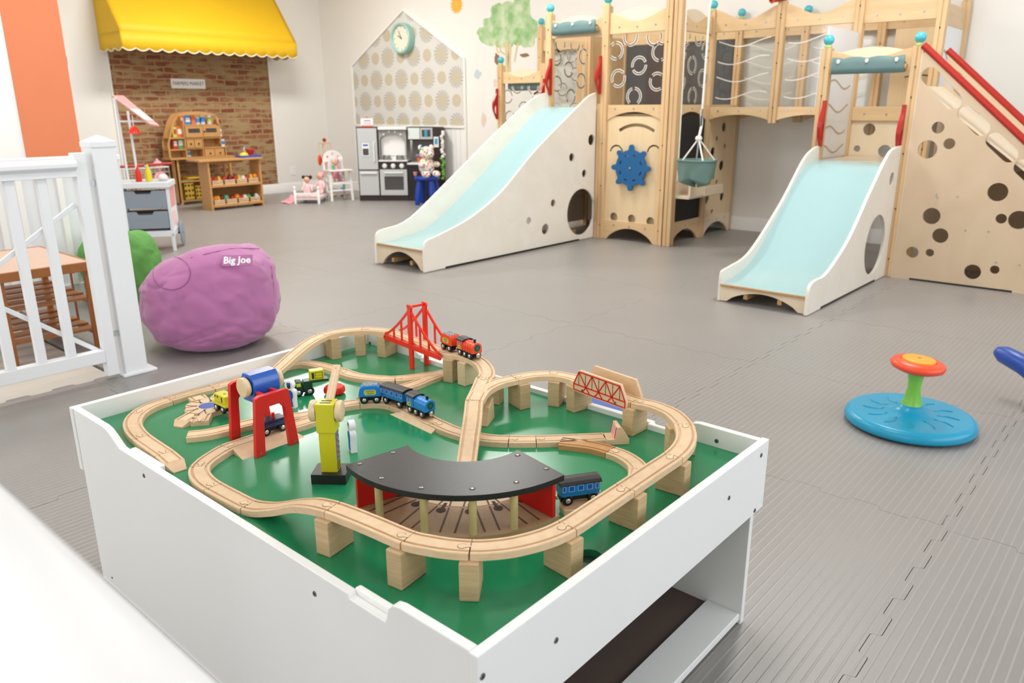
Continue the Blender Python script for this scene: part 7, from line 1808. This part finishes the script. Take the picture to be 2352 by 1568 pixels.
tb_ = thing('teddy_bear', 'white soft bear with bright coloured spots sitting on the blue stool', 'soft toy', (sc0.x+.02, sc0.y+.03, SH-.004), math.atan2(-sc0.y, -sc0.x)+.5)
TBS = Matrix.Diagonal((1.15, 1.15, 1.15, 1))
def BB(nm, parts, m_='spotted_cloth'):
    b_ = MB()
    for c, r in parts: b_.ball(c, r, 18, 12, 0, TBS)
    return b_.build(nm, m_, tb_, smooth=60, **LB)
BB('body', [((0, 0, .10), (.075, .08, .10))]); BB('head', [((.015, 0, .235), (.070, .075, .068))]); BB('muzzle', [((.08, 0, .222), (.028, .032, .024))])
for s_ in (-1, 1):
    BB('ear', [((0, s_*.062, .290), (.018, .028, .028))]); BB('arm', [((.055, s_*.085, .125), (.052, .028, .028))]); BB('leg', [((.085, s_*.058, .032), (.07, .034, .034))]); BB('eye', [((.078, s_*.028, .25), (.005, .005, .005))], 'black_ink')
BB('nose', [((.106, 0, .228), (.007, .010, .007))], 'black_ink')

# ------------------------------------------------------------ doll high chair, doll bed and dolls
h0 = az(776, 462, 0)+Vector((.10, .12, 0)); rh = math.atan2(-h0.y, -h0.x)+.35
hc_ = thing('doll_high_chair', 'white wooden doll high chair with a rounded back left of the toy kitchen', 'doll chair', (h0.x, h0.y, 0), rh)   # local +x faces the camera
hh = .62
for s_ in (-1, 1):
    MB().bar((.14, s_*.135, 0), (.11, s_*.125, .36), .026, .026).build('leg', 'trim_white', hc_, bevel=.002, **LB); MB().bar((-.14, s_*.135, 0), (-.11, s_*.125, .36), .026, .026).build('leg', 'trim_white', hc_, bevel=.002, **LB)
    MB().box(-.12, .12, s_*.13-.008, s_*.13+.008, .10, .12).build('side_stretcher', 'trim_white', hc_, **LB); MB().box(-.11, .12, s_*.125-.01, s_*.125+.01, .35, .37).build('arm_rest', 'trim_white', hc_, **LB)
MB().box(.12, .135, -.125, .125, .12, .14).build('foot_rest', 'trim_white', hc_, **LB); MB().box(.11, .125, -.125, .125, .20, .215).build('front_stretcher', 'trim_white', hc_, **LB)
MB().box(-.12, .11, -.12, .12, .215, .23).build('seat', 'trim_white', hc_, **LB); MB().box(.03, .17, -.15, .15, .36, .375).build('tray', 'trim_white', hc_, bevel=.004, **LB)
k = 16; o = [(-.13, .23), (.13, .23), (.13, .48)]+[(.13*math.cos(PI*i/k), .48+.12*math.sin(PI*i/k)) for i in range(k+1)]+[(-.13, .48)]
hs_ = [circ((x, z), .016, 12) for x, z in ((0, .555), (-.065, .52), (.065, .52))]+[[(x-.02, .30), (x+.02, .30), (x+.02, .46), (x-.02, .46)] for x in (-.085, .085)]
MB().plate(o, hs_, -.125, -.11, 'X').build('back_board', 'trim_white', hc_, bevel=.002, **LB)
dl = doll('small pink doll seated in the white doll high chair', wmat(hc_) @ Vector((-.03, 0, .225)), .72, rh-PI/2, 'pink_pale', 'pink_cloth', 'doll_skin')
q_ = wmat(hc_) @ Vector((.09, -.07, .3755)); t = thing('toy_cup', 'pale green toy cup on the doll high chair tray', 'cup', q_); MB().lathe([(.018, 0), (.024, .05)], None, 14).build('cup', 'fruit_mint', t, **LB)
q_ = wmat(hc_) @ Vector((.125, .02, .1405)); t = thing('toy_block', 'small bright blue toy resting on the high chair foot rest', 'toy', q_); MB().box(-.02, .02, -.02, .02, 0, .025).build('block', 'phone_cyan', t, bevel=.005, **LB)
# little cleaning set leaning in the corner
q_ = az(752, 452, 0)+Vector((.05, .05, 0)); t = thing('toy_broom_stand', 'stand of red and orange toy cleaning tools with wooden handles in the corner', 'toy', (q_.x, q_.y, 0))
MB().cyl((0, 0, 0), (0, 0, .02), .11, n=20).build('base', 'peg_wood', t, **LB); MB().cyl((0, 0, .02), (0, 0, .70), .010, n=10).build('pole', 'peg_wood', t, **LB); MB().ball((0, 0, .71), .025, 12, 8).build('top_ball', 'rail_red', t, **LB); MB().box(-.08, .08, -.01, .01, .66, .68).build('hanger_bar', 'peg_wood', t, **LB)
for dx, m_ in ((-.075, 'orange_red'), (-.025, 'rail_red'), (.035, 'spin_orange'), (.078, 'spin_yellow')):
    d = Vector((math.cos(-.8)*dx, math.sin(-.8)*dx, 0)); MB().cyl(d+Vector((0, 0, .52)), d+Vector((0, 0, .67)), .006, n=8).build('tool_handle', 'peg_wood', t, **LB); MB().ball(d+Vector((0, 0, .46)), (.028, .018, .07), 12, 10).build('tool_head', m_, t, smooth=60, **LB)
# doll bed
b0, b1 = az(679, 468, 0), az(733, 468, 0); u2 = (b1-b0); bw = min(.32, u2.length); rb = math.atan2(u2.y, u2.x)
bd = thing('doll_bed', 'small white wooden doll bed with turned posts on the mat', 'doll bed', b0, rb)
for x, y, h_ in ((0, 0, .20), (bw, 0, .20), (0, .42, .26), (bw, .42, .26)):
    MB().lathe([(.016, 0), (.016, h_*.8), (.010, h_*.84), (.017, h_*.93), (.010, h_), (.003, h_+.01)], Matrix.Translation((x, y, 0)), 14).build('post', 'trim_white', bd, smooth=40, **LB)
for x in (0, bw): MB().box(x-.008, x+.008, 0, .42, .05, .08).build('side_rail', 'trim_white', bd, **LB)
MB().box(0, bw, .0, .42, .05, .06).build('bed_base', 'trim_white', bd, **LB)
for y, z in ((0, .10), (.42, .16)): MB().box(0, bw, y-.006, y+.006, z, z+.03).build('end_rail', 'trim_white', bd, **LB)
MB().box(.01, bw-.01, .02, .41, .06, .085).build('mattress', 'pink_pale', bd, bevel=.006, **LB)
W_b = wmat(bd)
doll('dark-haired rag doll in a pink dress lying on the white doll bed', W_b @ Vector((bw*.42, .14, .07)), .60, rb+PI, 'box_white', 'pink_pale', 'doll_skin', 0, 'doll_hair')
doll('pale pink rag doll lying behind the dark-haired doll on the doll bed', W_b @ Vector((bw*.80, .34, .075)), .66, rb+PI*.9, 'pink_cloth', 'pink_pale', 'doll_skin', 0)
q_ = W_b @ Vector((-.02, .02, 0)); t = thing('pink_blanket', 'crumpled pink blanket spilling off the left side of the doll bed', 'blanket', q_)
m_ = MB()
vs = []; n = 14
for i in range(n+1):
    for j in range(n+1):
        x = -.07+.16*i/n; y = .02+.18*j/n; vs.append((x, y, .012+.10*max(0, (i/n-.35))**.8+.018*noise.noise(Vector((x*22, y*18, 2)))))
m_.add(vs, [(i*(n+1)+j, (i+1)*(n+1)+j, (i+1)*(n+1)+j+1, i*(n+1)+j+1) for i in range(n) for j in range(n)])
o = m_.build('cloth', 'pink_cloth', t, smooth=80, **LB); s_ = o.modifiers.new('s', 'SOLIDIFY'); s_.thickness = .008
q_ = az(785, 458, 0)+Vector((.25, .3, 0)); t = thing('toy_spoon', 'small dark red toy lying on the floor under the doll high chair', 'toy', q_)
MB().ball((0, 0, .012), (.05, .02, .012), 12, 8).build('bowl', 'rail_red', t, smooth=60, **LB); MB().cyl((.04, 0, .012), (.12, .03, .012), .006, n=8).build('handle', 'rail_red', t, **LB)
